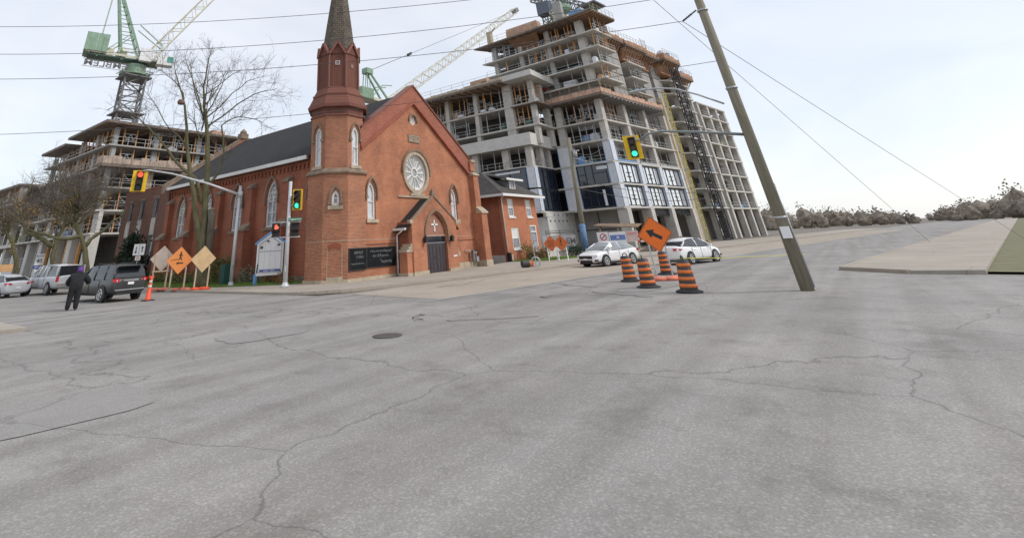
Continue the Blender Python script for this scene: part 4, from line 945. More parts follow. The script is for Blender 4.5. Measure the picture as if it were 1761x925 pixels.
# left projecting formwork and boxes on the roof
k = MB(); k.prism([(55.6, 8.6), (57.5, 8.6), (57.5, 15.2), (55.6, 15.2)], 37.4, 39.3); k.build('formwork_box', PLY, ub.root)
k = MB(); k.add([(55.4, 8.8, 36.9), (55.4, 15.0, 36.9), (57.4, 14.2, 34.6), (57.4, 9.6, 34.6)], [(0, 1, 2, 3), (3, 2, 1, 0)]); k.box(57.4, 57.6, 9.6, 14.2, 34.5, 36.9); k.build('formwork_tray', PLYD, ub.root)
ub.rail((55.4, 21.5), (55.4, -1.8), 37.4, 1.3, 2.0, LUMBER); ub.rail(K(-1.7, -3.3), K(6.4, -3.4), 37.4, 1.2, 1.2, LUMBER)
k = MB(); k.box(56.5, 57.6, 3.7, 5.2, 37.4, 42.0); k.build('stair_core', CONCG, ub.root)
k = MB(); k.box(56, 57.2, .0, 2.4, 37.5, 38.8); k.build('blue_bin', BLUEP, ub.root)
k = MB(); k.box(56.0, 57.0, 19.0, 19.9, 37.4, 40.4); k.bar((56.5, 19.4, 40), (56.5, 18, 41), .2); k.build('climbing_form', LUMBER, ub.root)
k = MB(); a = K(3.4, -2.2); k.obox((a[0] + .6, a[1] + .8, 40.2), UR * 2.1, NR * 1.5, (0, 0, .14)); k.build('landing_platform', CGREY, ub.root)
k = MB()
for i in range(3): k.bar((a[0] - .4 + i, a[1] + .6, 37.5), (a[0] - .4 + i, a[1] + .6, 40.1), .35)
k.build('platform_strut', CGREEN, ub.root)
k = MB(); a = K(8.6, 0); k.obox((a[0], a[1], 36.6), UR * 1.4, NR * .2, (0, 0, 1.3)); k.build('dark_panel', FRAMED, ub.root)
# --- wing towards the church
wl = [(48.3, 10.6), (57, 10.6), (57, 34), (48.3, 34)]
for z in (5.6, 12.3): ub.slab(wl, z, .26)
ub.slab(wl, 15.7, .3)
k = MB(); k.box(47.6, 57.5, 10.0, 10.5, 15.35, 17.25); k.box(47.6, 48.1, 10.5, 34, 15.35, 17.25); k.build('white_parapet', CONCL, ub.root)
for z0, z1 in ((5.6, 8.74), (9.0, 12.04)): ub.wrapcol(48.9, 11.2, z0, z1, .6, .7)
ub.col(48.9, 11.2, 12.3, 15.4, .45, .5); ub.col(52.6, 11.2, 12.3, 15.4, .6, .45); ub.col(55.6, 11.2, 12.3, 15.4, .45, .45)
for y in (15.5, 21.5, 27.5): ub.col(49.0, y, 12.3, 15.4, .4, .6); ub.col(49.2, y, 5.6, 12, .4, .6)
WF = Pl((0, 10.62, 0), (1, 0, 0))
ub.curtain(WF, 49.8, 55.9, 5.75, 12.1, [51.4, 53.0, 54.6], [8.9], DGLASS, FRAMED, .02, [(54.6, 55.7, 7.2, 7.3), (51.4, 53, 10.6, 10.7), (53.0, 54.6, 7.4, 7.5), (54.6, 55.7, 10.7, 10.8)])
WLF = Pl((48.32, 0, 0), (0, -1, 0))
ub.curtain(WLF, -30, -12, 5.75, 12.1, [-27, -24, -21, -18, -15], [8.9], DGLASS, FRAMED, .02)
k = MB(); WLF.box(k, -18, -13, 11.4, 11.7, .1, .14); k.build('white_wrap_strip', WRAP, ub.root)
for p0, p1 in (((48.4, 33), (48.4, 12)), ((49.8, 10.7), (55.8, 10.7))):
    ub.rail(p0, p1, 12.3); ub.edge_props(p0, p1, 12.3, 15.4, .5, 9 if p0[0] < 49 else 5)
wu = [(49.7, 9.0), (57, 9.0), (57, 34), (49.7, 34)]
for z in (18.9, 22.6): ub.slab(wu, z, .3)
for y in (9.8, 14.2, 20.8, 27.2):
    for z0, z1 in ((15.7, 18.6), (18.9, 22.3), (22.6, 26.4)): ub.col(50.6 if y < 10 else 50.3, y, z0, z1, .5, .8 if 12 < y < 16 else .38)
ub.col(53.8, 9.8, 22.6, 26.2, .55, .4); ub.col(55.5, 9.9, 18.9, 22.3, .5, .5); ub.col(55.6, 9.9, 15.7, 18.6, .5, .5)
for z, zt in ((18.9, 22.3), (22.6, 26.4)):
    ub.rail((49.8, 33), (49.8, 9.2), z); ub.rail((49.8, 9.1), (56, 9.1), z)
    ub.edge_props((49.8, 33), (49.8, 15), z, zt, .5, 7, .0 if z < 20 else .6, .1)
ub.shores((49.9, 31), (49.9, 15.2), 22.6, 26.4, .9, 9); ub.shores((49.9, 13.4), (49.9, 10.5), 22.6, 26.4, .7, 3); ub.shores((49.9, 13.4), (49.9, 10.5), 18.9, 22.4, .7, 3); ub.shores((51.4, 9.2), (55.4, 9.2), 22.6, 26.2, .5, 4)
ub.wall((55, 12), (55, 34), 15.7, 26.4); ub.wall((55, 13), (55, 34), 5.6, 15.4)
ub.formwork([(47.2, 13.6), (56, 13.6), (56, 34), (47.2, 34)], 26.75, h=.5, mt=LUMBER)
ub.joists(47.3, 55, 14, 34, 26.3, 14, 'x', PLYD)
ub.rail((47.3, 34), (47.3, 13.8), 27.2, 1.1, 2.4, LUMBER)
k = MB(); k.box(47.6, 48.8, 16.5, 20, 27.0, 28.0); k.build('timber_stack', PLY, ub.root)
ub.slab([(47.6, 8.0), (60.4, 8.0), (60.4, 21), (47.6, 21)], 27.4, .95, CONCL, 'roof_slab')
k = MB(); k.box(49.2, 56, 8.3, 13.5, 22.15, 22.3); k.build('formwork_deck', JOIST, ub.root)
k = MB()
for i in range(9): k.box(54 + i * .55, 54.1 + i * .55, 7.9, 10, 27.5, 27.65)
k.build('deck_boards', LUMBER, ub.root)
for x, y in ((49.5, 30.5), (49.5, 24.2), (49.6, 19.4), (49.6, 17.6)):
    k = MB(); k.lathe((x + .6, y, 22.6), [(.75, 0), (.7, .35), (.35, .6), (0, .68)], 8); k.build('covered_pallet', WRAP, ub.root)
k = MB(); k.box(57.0, 58.4, 4.2, 6.4, 25.2, 26.6); k.build('covered_pallet', WRAP, ub.root)
k = MB(); k.box(56.4, 56.5, 9.5, 11.0, 25.9, 27.2); k.build('red_tarp', RED, ub.root)
ub.finish()

# --- second tower further along
fb = Bld('unfinished_building', (84, -2, 0), 'second concrete tower with yellow scaffold and brown formwork at the right of the larger block')
fl = [5.6, 9, 12.3, 15.7, 18.9, 21.9, 24.9, 27.8, 30.7, 33.6]
ft = [K(28.2, 1.5), K(31.5, -1.0), K(42, -1.0), K(42, 22), K(28.2, 22)]
for z in fl: fb.slab(ft, z, .24)
for z0, z1 in zip([0] + fl, fl):
    for a, b, d in ((26.6, 30.6, .4), (21.4, 25.4, .6)) if z0 > 22 else ((26.6, 30.6, .4),):
        k = MB(); k.prism([K(a, d), K(b, d), K(b, d + 5), K(a, d + 5)], z0 + .05, z1 - .1); k.build('shear_wall', CONCG, fb.root)
    if z0 > 4:
        fb.rail(K(33.4, -.9), K(41.8, -.9), z0); fb.edge_props(K(34, -.9), K(41.5, -.9), z0, z1 - .24, .4, 5)
    for s_ in (34.2, 41.2): x, y = K(s_, -.3); fb.col(x, y, z0, z1 - .24, .4, .5, UR)
fb.wall(K(33, 4), K(42, 4), 0, 33, .3, CONCD)
for zz, s0, s1, d0 in ((34.0, 20.9, 26.4, -1.6), (34.2, 28, 36, -2.6), (32, 36, 43.5, -1.8)):
    ring = [K(s0, d0), K(s1, d0), K(s1, d0 + 6), K(s0, d0 + 6)]
    k = MB(); k.prism([K(s0 + .8, d0 + 1.8), K(s1 - .8, d0 + 1.8), K(s1 - .8, d0 + 6), K(s0 + .8, d0 + 6)], zz - 2.4, zz - .1); k.build('formwork_box', PLYD, fb.root)
    fb.formwork(ring, zz + .3, h=1.1, mt=PLYD); fb.rail(K(s0, d0), K(s1, d0), zz + 1.4, 1.0, 1.1, LUMBER)
    k = MB()
    for i in range(int((s1 - s0) / 1.0)):
        p, q = K(s0 + .4 + i, d0 + .1), K(s0 + .4 + i, d0 + 1.9); k.bar((*p, zz), (*q, zz - 2.2), .12, .2)
    k.build('formwork_brace', PLYD, fb.root)
fb.finish()
# third mass beyond
tb3 = Bld('unfinished_building', (100, -5, 0), 'lower concrete frame at the far right end of the construction site')
f3 = [K(44, -.8), K(62, -.8), K(62, 20), K(44, 20)]
for z in fl[:8]: tb3.slab(f3, z, .3)
for z0, z1 in zip([0] + fl[:8], fl[:8]):
    for s_ in (44.6, 50.4, 56, 61.4): x, y = K(s_, -.2); tb3.col(x, y, z0, z1 - .3, .5, .5, UR)
    if z0 > 4: tb3.rail(K(44.2, -.7), K(61.8, -.7), z0)
tb3.wall(K(44.5, 5), K(61.5, 5), 0, 27, .3, CONCD); tb3.wall(K(61.6, 0.5), K(61.6, 19), 0, 27, .3, CONCG)
# hoist mast and scaffold tower
def lattice(k, p0, p1, w_, n, t=.09, h=None, horiz=True):
    p0, p1 = Vector(p0), Vector(p1); d = (p1 - p0).normalized(); a = d.cross(Vector((0, 0, 1)));
    if a.length < .1: a = Vector((UR.x, UR.y, 0))
    a.normalize(); b = a.cross(d).normalized(); h = h or w_
    cs = [a * w_ / 2 * i + b * h / 2 * j for i, j in ((-1, -1), (1, -1), (1, 1), (-1, 1))]
    for c in cs: k.bar(p0 + c, p1 + c, t)
    for i in range(n):
        q0, q1 = p0.lerp(p1, i / n), p0.lerp(p1, (i + 1) / n)
        for j in range(4):
            c, e = cs[j], cs[(j + 1) % 4]
            if (i + j) % 2: c, e = e, c
            k.bar(q0 + c, q1 + e, t * .6)
            if horiz: k.bar(q0 + c, q0 + e, t * .6)
ht = thing('hoist_mast', (*K(31.6, -1.6), 0), 'dark lattice hoist mast running up the second concrete tower', 'hoist mast')
k = MB(); a = K(31.6, -2.4); lattice(k, (*a, 0), (*a, 33), 1.2, 26, .16); k.build('mast', mat('black_lattice', (.04, .04, .045), .6), ht)
k = MB(); a = K(32.9, -2.4); k.bar((*a, 0), (*a, 31), .14); k.build('guide_rail', YEL, ht)
ys = thing('scaffold_tower', (*K(26, -.6), 0), 'yellow scaffold stair tower between the two concrete towers', 'scaffold')
k = MB(); k.prism([K(25.3, -.55), K(25.8, -.55), K(25.8, 0), K(25.3, 0)], 0, 26); k.build('sheathing', SHEATH, ys)
k = MB()
for i in range(13):
    z = i * 2.1
    for q in (26.0, 27.2): p = K(q, -.9); k.bar((*p, z), (*p, z + 2.1), .09)
    p, q = K(26, -.9), K(27.2, -.9); k.bar((*p, z), (*q, z), .09); k.bar((*p, z), (*q, z + 2.1), .07); k.bar((*p, z + 1), (*q, z + 1), .05)
k.build('scaffold_frame', YEL, ys)

# --- left construction site behind the trees
lb = Bld('unfinished_building', (5, 55, 0), 'concrete-frame building under construction behind the bare trees at the left')
ll = [5.3, 8.0, 10.8, 13.5, 16.2]
lp = [(-.6, 48), (27, 48), (27, 78), (-1.2, 78)]
for z in ll: lb.slab(lp if z < 13 else [(-.6, 48), (27, 48), (27, 74), (-.9, 74)], z, .2, CONCL if z < 9 else CONCG)
lb.slab([(-1.8, 47), (29, 47), (29, 62), (-1.8, 62)], 19.15, .35, JOIST, 'formwork_deck'); lb.slab([(-2.0, 62), (20, 62), (20, 73), (-2.0, 73)], 18.3, .35, JOIST, 'formwork_deck')
lb.slab([(-1.0, 78), (20, 78), (20, 118), (-1.6, 118)], 5.3, .5, CONCL); lb.slab([(-.6, 78), (20, 78), (20, 110), (-1.2, 110)], 8.6, .4, CONC)
for i, y in enumerate((48.8, 55, 61, 67, 73, 79.5, 86, 93, 101)):
    lb.col(.2, y, 0, 5.05, .55, .8, m=CONCL)
    if y < 76:
        for z0, z1 in zip(ll, ll[1:] + [18.8 if y < 62 else 17.9]): lb.col(.3, y, z0, z1 - .25, .25, .4 if z0 > 6 else .9, m=CONCG if z0 > 6 else CONCL)
    elif y < 100: lb.col(.1, y, 5.3, 8.2, .35, .7)
for x in (6, 12.5, 19, 25.5):
    for z0, z1 in zip(ll, ll[1:] + [18.8]): lb.col(x, 49.2, z0, z1 - .25, .35, .3, m=CONCG)
    lb.col(x, 48.7, 0, 5.05, .5, .4)
for z0, z1 in zip(ll, ll[1:] + [18.8]):
    lb.rail((-.5, 76), (-.5, 48.1), z0); lb.rail((-.5, 48.1), (26.9, 48.1), z0)
    lb.shores((-.4, 74), (-.4, 49), z0, z1 - .25, .5, 15 if z0 > 12 else 7); lb.shores((.5, 48.4), (26.5, 48.4), z0, z1 - .25, .5, 15 if z0 > 12 else 7)
    lb.wall((4, 54), (4, 77), z0, z1 - .3); lb.wall((4, 54), (26, 54), z0, z1 - .3)
[lb.props.append((Vector((.3 + (i % 2) * .5, 50.5 + i * 1.25, .1)), Vector((.3 + (i % 2) * .5, 50.2 + i * 1.25, 5.05)), True, .3)) for i in range(19) if i % 5 not in (0, 3)]; lb.wall((4.5, 50), (4.5, 100), 0, 5); lb.wall((4, 80), (4, 108), 5.3, 8.3)
lb.formwork([(-1.2, 47.2), (29, 47.2), (29, 49), (-1.2, 49)], 13.55, h=1.0, mt=mat('pale_pink_formwork', (.40, .31, .25), .85, var=.3)); lb.joists(-1.6, 28, 47.2, 52, 18.85, 5, 'x')
k = MB()
for i in range(22): k.bar((-1.6 + i * 1.35, 47.0, 18.85), (-1.6 + i * 1.35, 53, 18.85), .14, .2)
k.build('formwork_joists', PLYD, lb.root)
k = MB(); k.box(16.0, 18.4, 52, 54, 19.2, 20.9); k.box(18.4, 22, 52, 53, 19.2, 19.9); k.build('formwork_box', PLY, lb.root)
k = MB(); k.box(17, 26.8, 47.9, 48.0, 13.6, 16.0); k.build('brick_infill', BR, lb.root)
lb.finish()
ls = Bld('unfinished_building', (0, 95, 0), 'low concrete storeys at the far left beyond the trees')
for i, z in enumerate((11.5, 14.4)): ls.slab([(-2.5, 79), (18, 79), (18, 112 - i * 8), (-3.5, 112 - i * 8)], z, .35, CONC if i == 0 else JOIST)
for y in (80, 87, 94, 101): ls.col(-1.5, y, 8.6, 11.1, .4, .6); ls.col(-1.5, y, 11.5, 14.0, .4, .6)
ls.shores((-2.6, 104), (-2.6, 80), 11.5, 14, .7, 10); ls.shores((-2.6, 104), (-2.6, 80), 8.6, 11.1, .7, 8); ls.rail((-2.8, 110), (-2.5, 79), 11.5); ls.wall((2, 80), (2, 110), 8.6, 14); ls.finish()

# ------------------------------------------------------------------ cranes
def Yp(x, z, y=60): return Vector((x, y, z))
c1 = thing('tower_crane', (4, 56, 0), 'green luffing tower crane with counterweights rising above the left concrete building', 'crane', 'tower cranes')
k = MB(); lattice(k, (4.0, 57.5, 3), (4.0, 57.5, 29.0), 3.0, 14, .26, 3.0); k.build('mast', CGREY, c1)
for z in (22.6, 28.6):
    k = MB(); k.box(1.9, 6.1, 55.4, 59.6, z, z + .16)
    for a, b in (((1.9, 55.4), (6.1, 55.4)), ((1.9, 55.4), (1.9, 59.6)), ((6.1, 55.4), (6.1, 59.6))): k.bar((*a, z + 1.0), (*b, z + 1.0), .08)
    k.build('mast_platform', CGREY, c1)
k = MB(); k.lathe((4.0, 57.5, 28.9), [(1.7, 0), (2.3, .15), (2.3, .5), (1.5, .6), (1.5, 2.0)], 16, False); k.build('slewing_ring', CGREEN, c1)
dv = Vector((-.94, .25, .0)).normalized(); dn = Vector((-dv.y, dv.x, 0)); bc = Vector((4.0, 57.5, 31.2))
k = MB(); k.obox(bc + dv * 2.0 + Vector((0, 0, .25)), dv * 5.2, dn * 1.5, (0, 0, .1)); k.build('machinery_deck', CDARK, c1)
k = MB(); 
for sg in (-1, 1): k.bar(bc + dv * -3.2 + dn * 1.6 * sg + Vector((0, 0, .5)), bc + dv * 7.6 + dn * 1.6 * sg + Vector((0, 0, .7)), .16, .34); k.bar(bc + dv * -3.4 + dn * 1.7 * sg + Vector((0, 0, 1.7)), bc + dv * 4.4 + dn * 1.7 * sg + Vector((0, 0, 1.8)), .07)
for i in range(7): k.bar(bc + dv * (-3 + i * 1.2) + dn * 1.7 + Vector((0, 0, .5)), bc + dv * (-3 + i * 1.2) + dn * 1.7 + Vector((0, 0, 1.75)), .06)
k.build('deck_frame', CCREAM, c1)
k = MB()
for i in range(4): k.obox(bc + dv * (5.1 + i * .8) + Vector((0, 0, 2.2)), dv * .385, dn * 1.9, (0, 0, 1.5))
k.build('counterweight', CGREEN, c1)
k = MB(); k.tube([bc + dv * 2.6 + dn * -1.1 + Vector((0, 0, 1.2)), bc + dv * 2.6 + dn * 1.1 + Vector((0, 0, 1.2))], .75, 12); k.obox(bc + dv * 4.6 + Vector((0, 0, 1.1)), dv * .9, dn * .9, (0, 0, .7)); k.build('winch', CCREAM, c1)
cabo = bc - dv * 3.9 - dn * -0.0 + Vector((0, 0, .6))
k = MB(); k.obox(cabo + dn * 1.6, dv * 1.2, dn * .8, (0, 0, .85)); cb_ = k.build('cab', SIGNW, c1)
k = MB(); k.obox(cabo + dn * 1.6 - dv * 1.22 + Vector((0, 0, .1)), dv * .04, dn * .7, (0, 0, .6)); k.obox(cabo + dn * 1.6 + dn * .82 + Vector((0, 0, .15)) - dv * .7, dv * .45, dn * .03, (0, 0, .5)); k.build('cab_window', mat('teal_glass', (.08, .3, .27), .15), cb_)
k = MB(); k.obox(bc - dv * .9 + dn * 1.9 + Vector((0, 0, 1.1)), dv * .9, dn * .4, (0, 0, 1.1)); k.build('control_box', SIGNW, c1)
k = MB(); top = bc + dv * 4.9 + Vector((0, 0, 13.0))
for sg in (-1, 1):
    k.bar(bc - dv * .6 + dn * 1.3 * sg, top + dn * .6 * sg, .32); k.bar(bc + dv * 2.4 + dn * 1.3 * sg, top + dv * .3 + dn * .6 * sg, .3)
    k.bar(bc - dv * .1 + dn * 1.3 * sg + Vector((0, 0, 6.5)) + dv * .9, bc - dv * 3.2 + dn * .9 * sg + Vector((0, 0, 3.6)), .14)
for i in range(8):
    t = (i + 1) / 9; a = (bc - dv * .6).lerp(top, t); w_ = 1.3 - .7 * t; k.bar(a + dn * w_, a - dn * w_, .16)
    b = (bc + dv * 2.4).lerp(top + dv * .3, t); k.bar(a + dn * w_, b + dn * w_, .1); k.bar(a - dn * w_, b - dn * w_, .1)
k.obox(top + Vector((0, 0, .2)), dv * 1.2, dn * .9, (0, 0, .12)); k.build('a_frame', CGREEN, c1)
k = MB()
for sg in (-1, 1): k.bar(bc + dv * 5.9 + dn * 1.4 * sg + Vector((0, 0, 3.6)), top + dv * .8 + dn * .7 * sg, .16); k.bar(bc + dv * 6 + dn * 1.4 * sg, bc + dv * 1.6 + dn * sg + Vector((0, 0, 5)), .12)
k.build('back_stay', CGREEN, c1)
jd = Vector((.50, -.12, .86)).normalized()
k = MB(); j0 = bc - dv * 1.2 + Vector((0, 0, .8)); lattice(k, j0, j0 + jd * 46, 1.5, 30, .16, 1.5, False); k.build('jib', CCREAM, c1)
k = MB(); k.bar(top, j0 + jd * 44 + Vector((0, 0, 1)), .07); k.build('pendant', WIRE, c1)
# lettering frame under the deck, seen from behind
PB = Pl(bc + dv * 7.4 + dn * 1.7 + Vector((0, 0, -1.35)), -dv)
text('EMBLEM', PB, 3.0, 0, 1.35, CGREY, c1, 'mirrored_lettering', 0, mirror=True, thick=.05, sx=1.25)
k = MB(); PB.box(k, -.2, 6.2, .58, .64, -.06, 0); PB.box(k, -.2, 6.2, -.6, -.54, -.06, 0); k.build('lettering_frame', CGREY, c1)
# crane behind the church roof
S2 = .70
def Q2(x, z, y=0): return Vector((-24.6 + (x + 24.6) * S2, 35 + y, 1.9 + (z - 1.9) * S2))
c2 = thing('tower_crane', (Q2(68, 0).x, 35, 0), 'pale luffing crane with a long raised jib behind the church gable', 'crane', 'tower cranes')
k = MB(); b2 = Q2(67, 36); lattice(k, (b2.x, 35, 0), b2, 2.0, 12, .18); k.build('mast', CGREY, c2)
k = MB(); k.obox(Q2(64.5, 36.3), (5.2, 0, 0), (0, 1.3, 0), (0, 0, .25)); k.build('machinery_deck', CCREAM, c2)
k = MB(); k.obox(Q2(60.3, 37.4), (1.5, 0, 0), (0, 1.4, 0), (0, 0, .95)); k.build('counterweight', CGREEN, c2)
k = MB(); tp2 = Q2(62.2, 44)
for sg in (-.8, .8):
    k.bar(Q2(61.3, 36.5, sg), tp2 + Vector((-.6, sg * .5, 0)), .12); k.bar(Q2(68.8, 37.2, sg), tp2 + Vector((0, sg * .5, 0)), .3); k.bar(Q2(62.3, 36.5, sg), tp2 + Vector((0, sg * .5, -.5)), .1)
    k.bar(Q2(62.8, 37, sg), Q2(66.6, 40.8, sg), .14); k.bar(Q2(66.6, 40.8, sg), Q2(70.6, 41.5, sg), .14)
k.obox(tp2, (.8, 0, 0), (0, .7, 0), (0, 0, .5)); k.build('a_frame', CGREEN, c2)
jb0, jb1 = Q2(70, 36.5), Q2(159.7, 95.6); k = MB(); lattice(k, jb0, jb1, 1.7, 44, .13, 1.7, False); k.build('jib', CCREAM, c2)
k = MB(); k.obox(jb1, (1.2, 0, .7), (0, .7, 0), (-.3, 0, .6)); k.build('jib_head', CGREY, c2)
k = MB(); k.bar(tp2, Q2(80.5, 53.7), .1); k.bar(Q2(80.5, 53.7), jb1, .08); k.obox(Q2(80.5, 53.7), (.5, 0, .3), (0, .3, 0), (0, 0, .3)); k.build('pendant', WIRE, c2)
# crane on the roof of the large block
c3 = thing('tower_crane', (60, 9, 37.4), 'green tower crane standing on the roof of the large concrete block', 'crane', 'tower cranes')
k = MB(); m0 = Vector((62.4, 8.4, 40.22)); lattice(k, (m0.x, m0.y, 36), Vector((62.4, 8.4, 43)), 2.0, 4, .2); k.build('mast', CDARK, c3)
k = MB(); lattice(k, Vector((63.26, 11.68, 48.5)), Vector((66.8, 1.4, 42.4)), 2.0, 14, .22); k.build('jib', CGREY, c3)
k = MB(); q = Vector((64.2, 6.3, 43.8)); k.lathe(q - Vector((0, 0, 1.0)), [(1.5, 0), (1.9, .6), (1.9, 1.3), (1.2, 1.6)], 12, False); k.build('slewing_ring', CGREEN, c3)
k = MB(); q = Vector((61.3, 8.6, 43.5)); k.obox(q, (1.1, 0, 0), (0, 1.3, 0), (0, 0, 1.3)); k.build('cab', mat('cab_blue_grey', (.10, .12, .16), .4), c3)
k = MB(); lattice(k, Vector((60.8, 7, 42.3)), Vector((61.6, 4.8, 39.2)), 1.6, 7, .16); k.bar(Vector((60.9, 6.6, 43)), Vector((61.8, 4, 39.8)), .14); k.build('access_stair', CCREAM, c3)
k = MB(); lattice(k, Vector((66.2, 6.6, 44.9)), Vector((66.3, 6.3, 48.7)), 1.6, 4, .2); k.build('tower_head', CGREEN, c3)

# ------------------------------------------------------------------ traffic signals
def lens_signal(P, u, v, s_, par, lit, n=.0, plate_w=.9, plate_h=1.35):
    k = MB(); P.box(k, u - plate_w / 2, u + plate_w / 2, v - plate_h / 2, v + plate_h / 2, n - .02, n + .01); k.build('backplate', YELLOW, par)
    k = MB(); hw, hh = .19 * s_, .54 * s_; P.box(k, u - hw, u + hw, v - hh, v + hh, n - .16, n + .09); h = k.build('signal_head', BLACK, par)
    for i, (nm, m_) in enumerate((('red_lens', LRED if lit == 0 else mat('unlit_red', (.09, .02, .015), .3)), ('amber_lens', mat('unlit_amber', (.09, .05, .012), .3)), ('green_lens', LGRN if lit == 2 else mat('unlit_green', (.012, .05, .04), .3)))):
        z = v + (.35 - .35 * i) * s_; k = MB(); k.disc(P.p(u, z, n + .10), P.N, .15 * s_, .03, 18); k.build(nm, m_, h)
        k = MB(); rr_ = .18 * s_; outer = [(u + rr_ * math.cos(R(t)), z + rr_ * math.sin(R(t))) for t in range(-25, 206, 15)]
        k.loft([[P.p(a, b, n + .09), P.p(u + (a - u), z + (b - z) - .03, n + .4 * s_), P.p(u + (a - u) * .93, z + (b - z) * .93 - .03, n + .4 * s_), P.p(u + (a - u) * .93, z + (b - z) * .93, n + .09)] for a, b in outer], True, True); flip_fix(k.build('visor', BLACK, h))
    return h
# left pole with a long mast arm
s1 = thing('traffic_signal', (-4.65, 8.0, .1), 'left traffic signal with red light on a long white mast arm', 'traffic light', 'traffic signals at the junction')
k = MB(); k.tube([(-4.65, 8, .1), (-4.65, 8, 3), (-4.65, 8, 6.3)], [.13, .115, .1], 14); k.lathe((-4.65, 8, .1), [(.24, 0), (.24, .07), (.17, .12), (.14, .25)], 14); k.disc((-4.65, 8, 6.3), (0, 0, 1), .11, .05); pl = k.build('pole', POLE, s1)
k = MB(); k.box(-4.86, -4.74, 7.8, 7.9, 1.0, 1.3); k.build('hand_hole_cover', GALV, pl)
k = MB(); k.tube([(-4.7, 8.03, 5.75), (-6.5, 9.15, 6.5), (-8.6, 10.45, 7.2), (-9.9, 11.25, 7.45), (-10.2, 11.4, 7.4)], [.085, .075, .06, .05, .05], 10); k.tube([(-4.6, 8, 5.55), (-4.6, 8, 5.95)], .16, 12); k.build('mast_arm', POLE, s1)
fc = (CAM - Vector((-10.3, 11.5, 6.7))); fc.z = 0; fc.normalize(); U1 = Vector((-fc.y, fc.x, 0)); PS = Pl((-10.3, 11.5, 6.75), U1)
lens_signal(PS, 0, 0, 1.15, s1, 0, 0, .93, 1.36)
# centre pole
s2 = thing('traffic_signal', (-4.98, 1.71, .1), 'middle signal pole with green light, pedestrian signals and a street name sign', 'traffic light', 'traffic signals at the junction')
k = MB(); k.tube([(-4.98, 1.71, .1), (-4.98, 1.71, 3), (-4.98, 1.71, 5.9)], [.135, .12, .105], 14); k.lathe((-4.98, 1.71, .1), [(.25, 0), (.25, .1), (.18, .16), (.14, .26)], 14); pl = k.build('pole', POLE, s2)
k = MB(); k.box(-5.16, -5.08, 1.55, 1.68, .9, 1.2); k.build('hand_hole_cover', GALV, pl)
fc = Vector((-.93, -.36, 0)).normalized(); fc = (fc + (CAM - Vector((-4.6, 1.5, 4.8))).normalized() * 1.3); fc.z = 0; fc.normalize(); PS = Pl((-4.62, 1.42, 4.82), Vector((-fc.y, fc.x, 0)))
lens_signal(PS, .02, 0, 1.0, s2, 2, 0, .62, 1.2)
k = MB(); k.bar((-4.98, 1.71, 5.1), (-4.62, 1.42, 5.1), .05); k.bar((-4.98, 1.71, 4.5), (-4.62, 1.42, 4.5), .05)
for z in (3.55, 2.72): k.tube([(-5.75, 2.3, z), (-4.98, 1.71, z), (-4.4, 1.26, z)], .03, 6)
k.build('bracket', POLE, s2)
cfc = (CAM - Vector((-5, 1.7, 3))); cfc.z = 0; cfc.normalize(); PP = Pl((-4.98, 1.71, 0), Vector((-cfc.y, cfc.x, 0)))
for u, nm, lit in ((-.72, 'pedestrian_signal', True), (.42, 'pedestrian_signal', False)):
    k = MB(); PP.box(k, u - .24, u + .24, 3.12, 3.5, -.18, .06); PP.box(k, u - .22, u + .22, 2.76, 3.10, -.18, .06); h = k.build(nm, BLACK, s2)
    k = MB()
    for z in (3.5, 3.1): k.add([PP.p(u - .24, z, .06), PP.p(u + .24, z, .06), PP.p(u + .24, z - .08, .28), PP.p(u - .24, z - .08, .28)], [(0, 1, 2, 3), (3, 2, 1, 0)]); 
    k.build('visor', BLACK, h)
    if lit:
        k = MB(); PP.box(k, u - .08, u + .09, 3.18, 3.32, .065, .075)
        for i, (dx, hh) in enumerate(((-.07, .09), (-.025, .13), (.02, .12), (.065, .09))): PP.box(k, u + dx - .018, u + dx + .018, 3.32, 3.32 + hh, .065, .075)
        k.obox(PP.p(u + .13, 3.27, .07), PP.U * .02 + Vector((0, 0, .0)), PP.N * -.005, Vector((0, 0, .05))); k.build('lit_hand', LHAND, h)
k = MB(); PP.box(k, .0, .8, 3.6, 3.78, .12, .14); sg = k.build('street_name_sign', SIGNG, s2); text('Hughson St N', PP, .4, 3.69, .135, SIGNW, sg, 'lettering', .142, sx=.9)
# right signal hanging from the arm of the corner pole
s3 = thing('traffic_signal', (-3.07, -22.36, 0), 'right traffic signal with green light hanging from a long arm at the corner', 'traffic light', 'traffic signals at the junction')
k = MB(); k.tube([(-3.4, -19.1, 5.25), (-3.36, -19.4, 5.43), (-3.3, -19.9, 5.46), (-3.2, -21.1, 5.24), (-3.05, -22.6, 4.9)], [.035, .04, .045, .05, .055], 8); k.build('mast_arm', mat('dull_steel_arm', (.25, .27, .27), .5, .5), s3)
k = MB(); k.bar((-3.42, -18.9, 5.5), (-3.42, -18.9, 5.2), .05); k.bar((-3.4, -19.1, 5.27), (-3.42, -18.85, 5.27), .05); k.build('hanger', GALV, s3)
fc = CAM - Vector((-3.42, -18.8, 5)); fc.z = 0; fc.normalize(); PS = Pl((-3.42, -18.75, 5.0), Vector((-fc.y, fc.x, 0)))
lens_signal(PS, 0, 0, .72, s3, 2, 0, .62, .93)
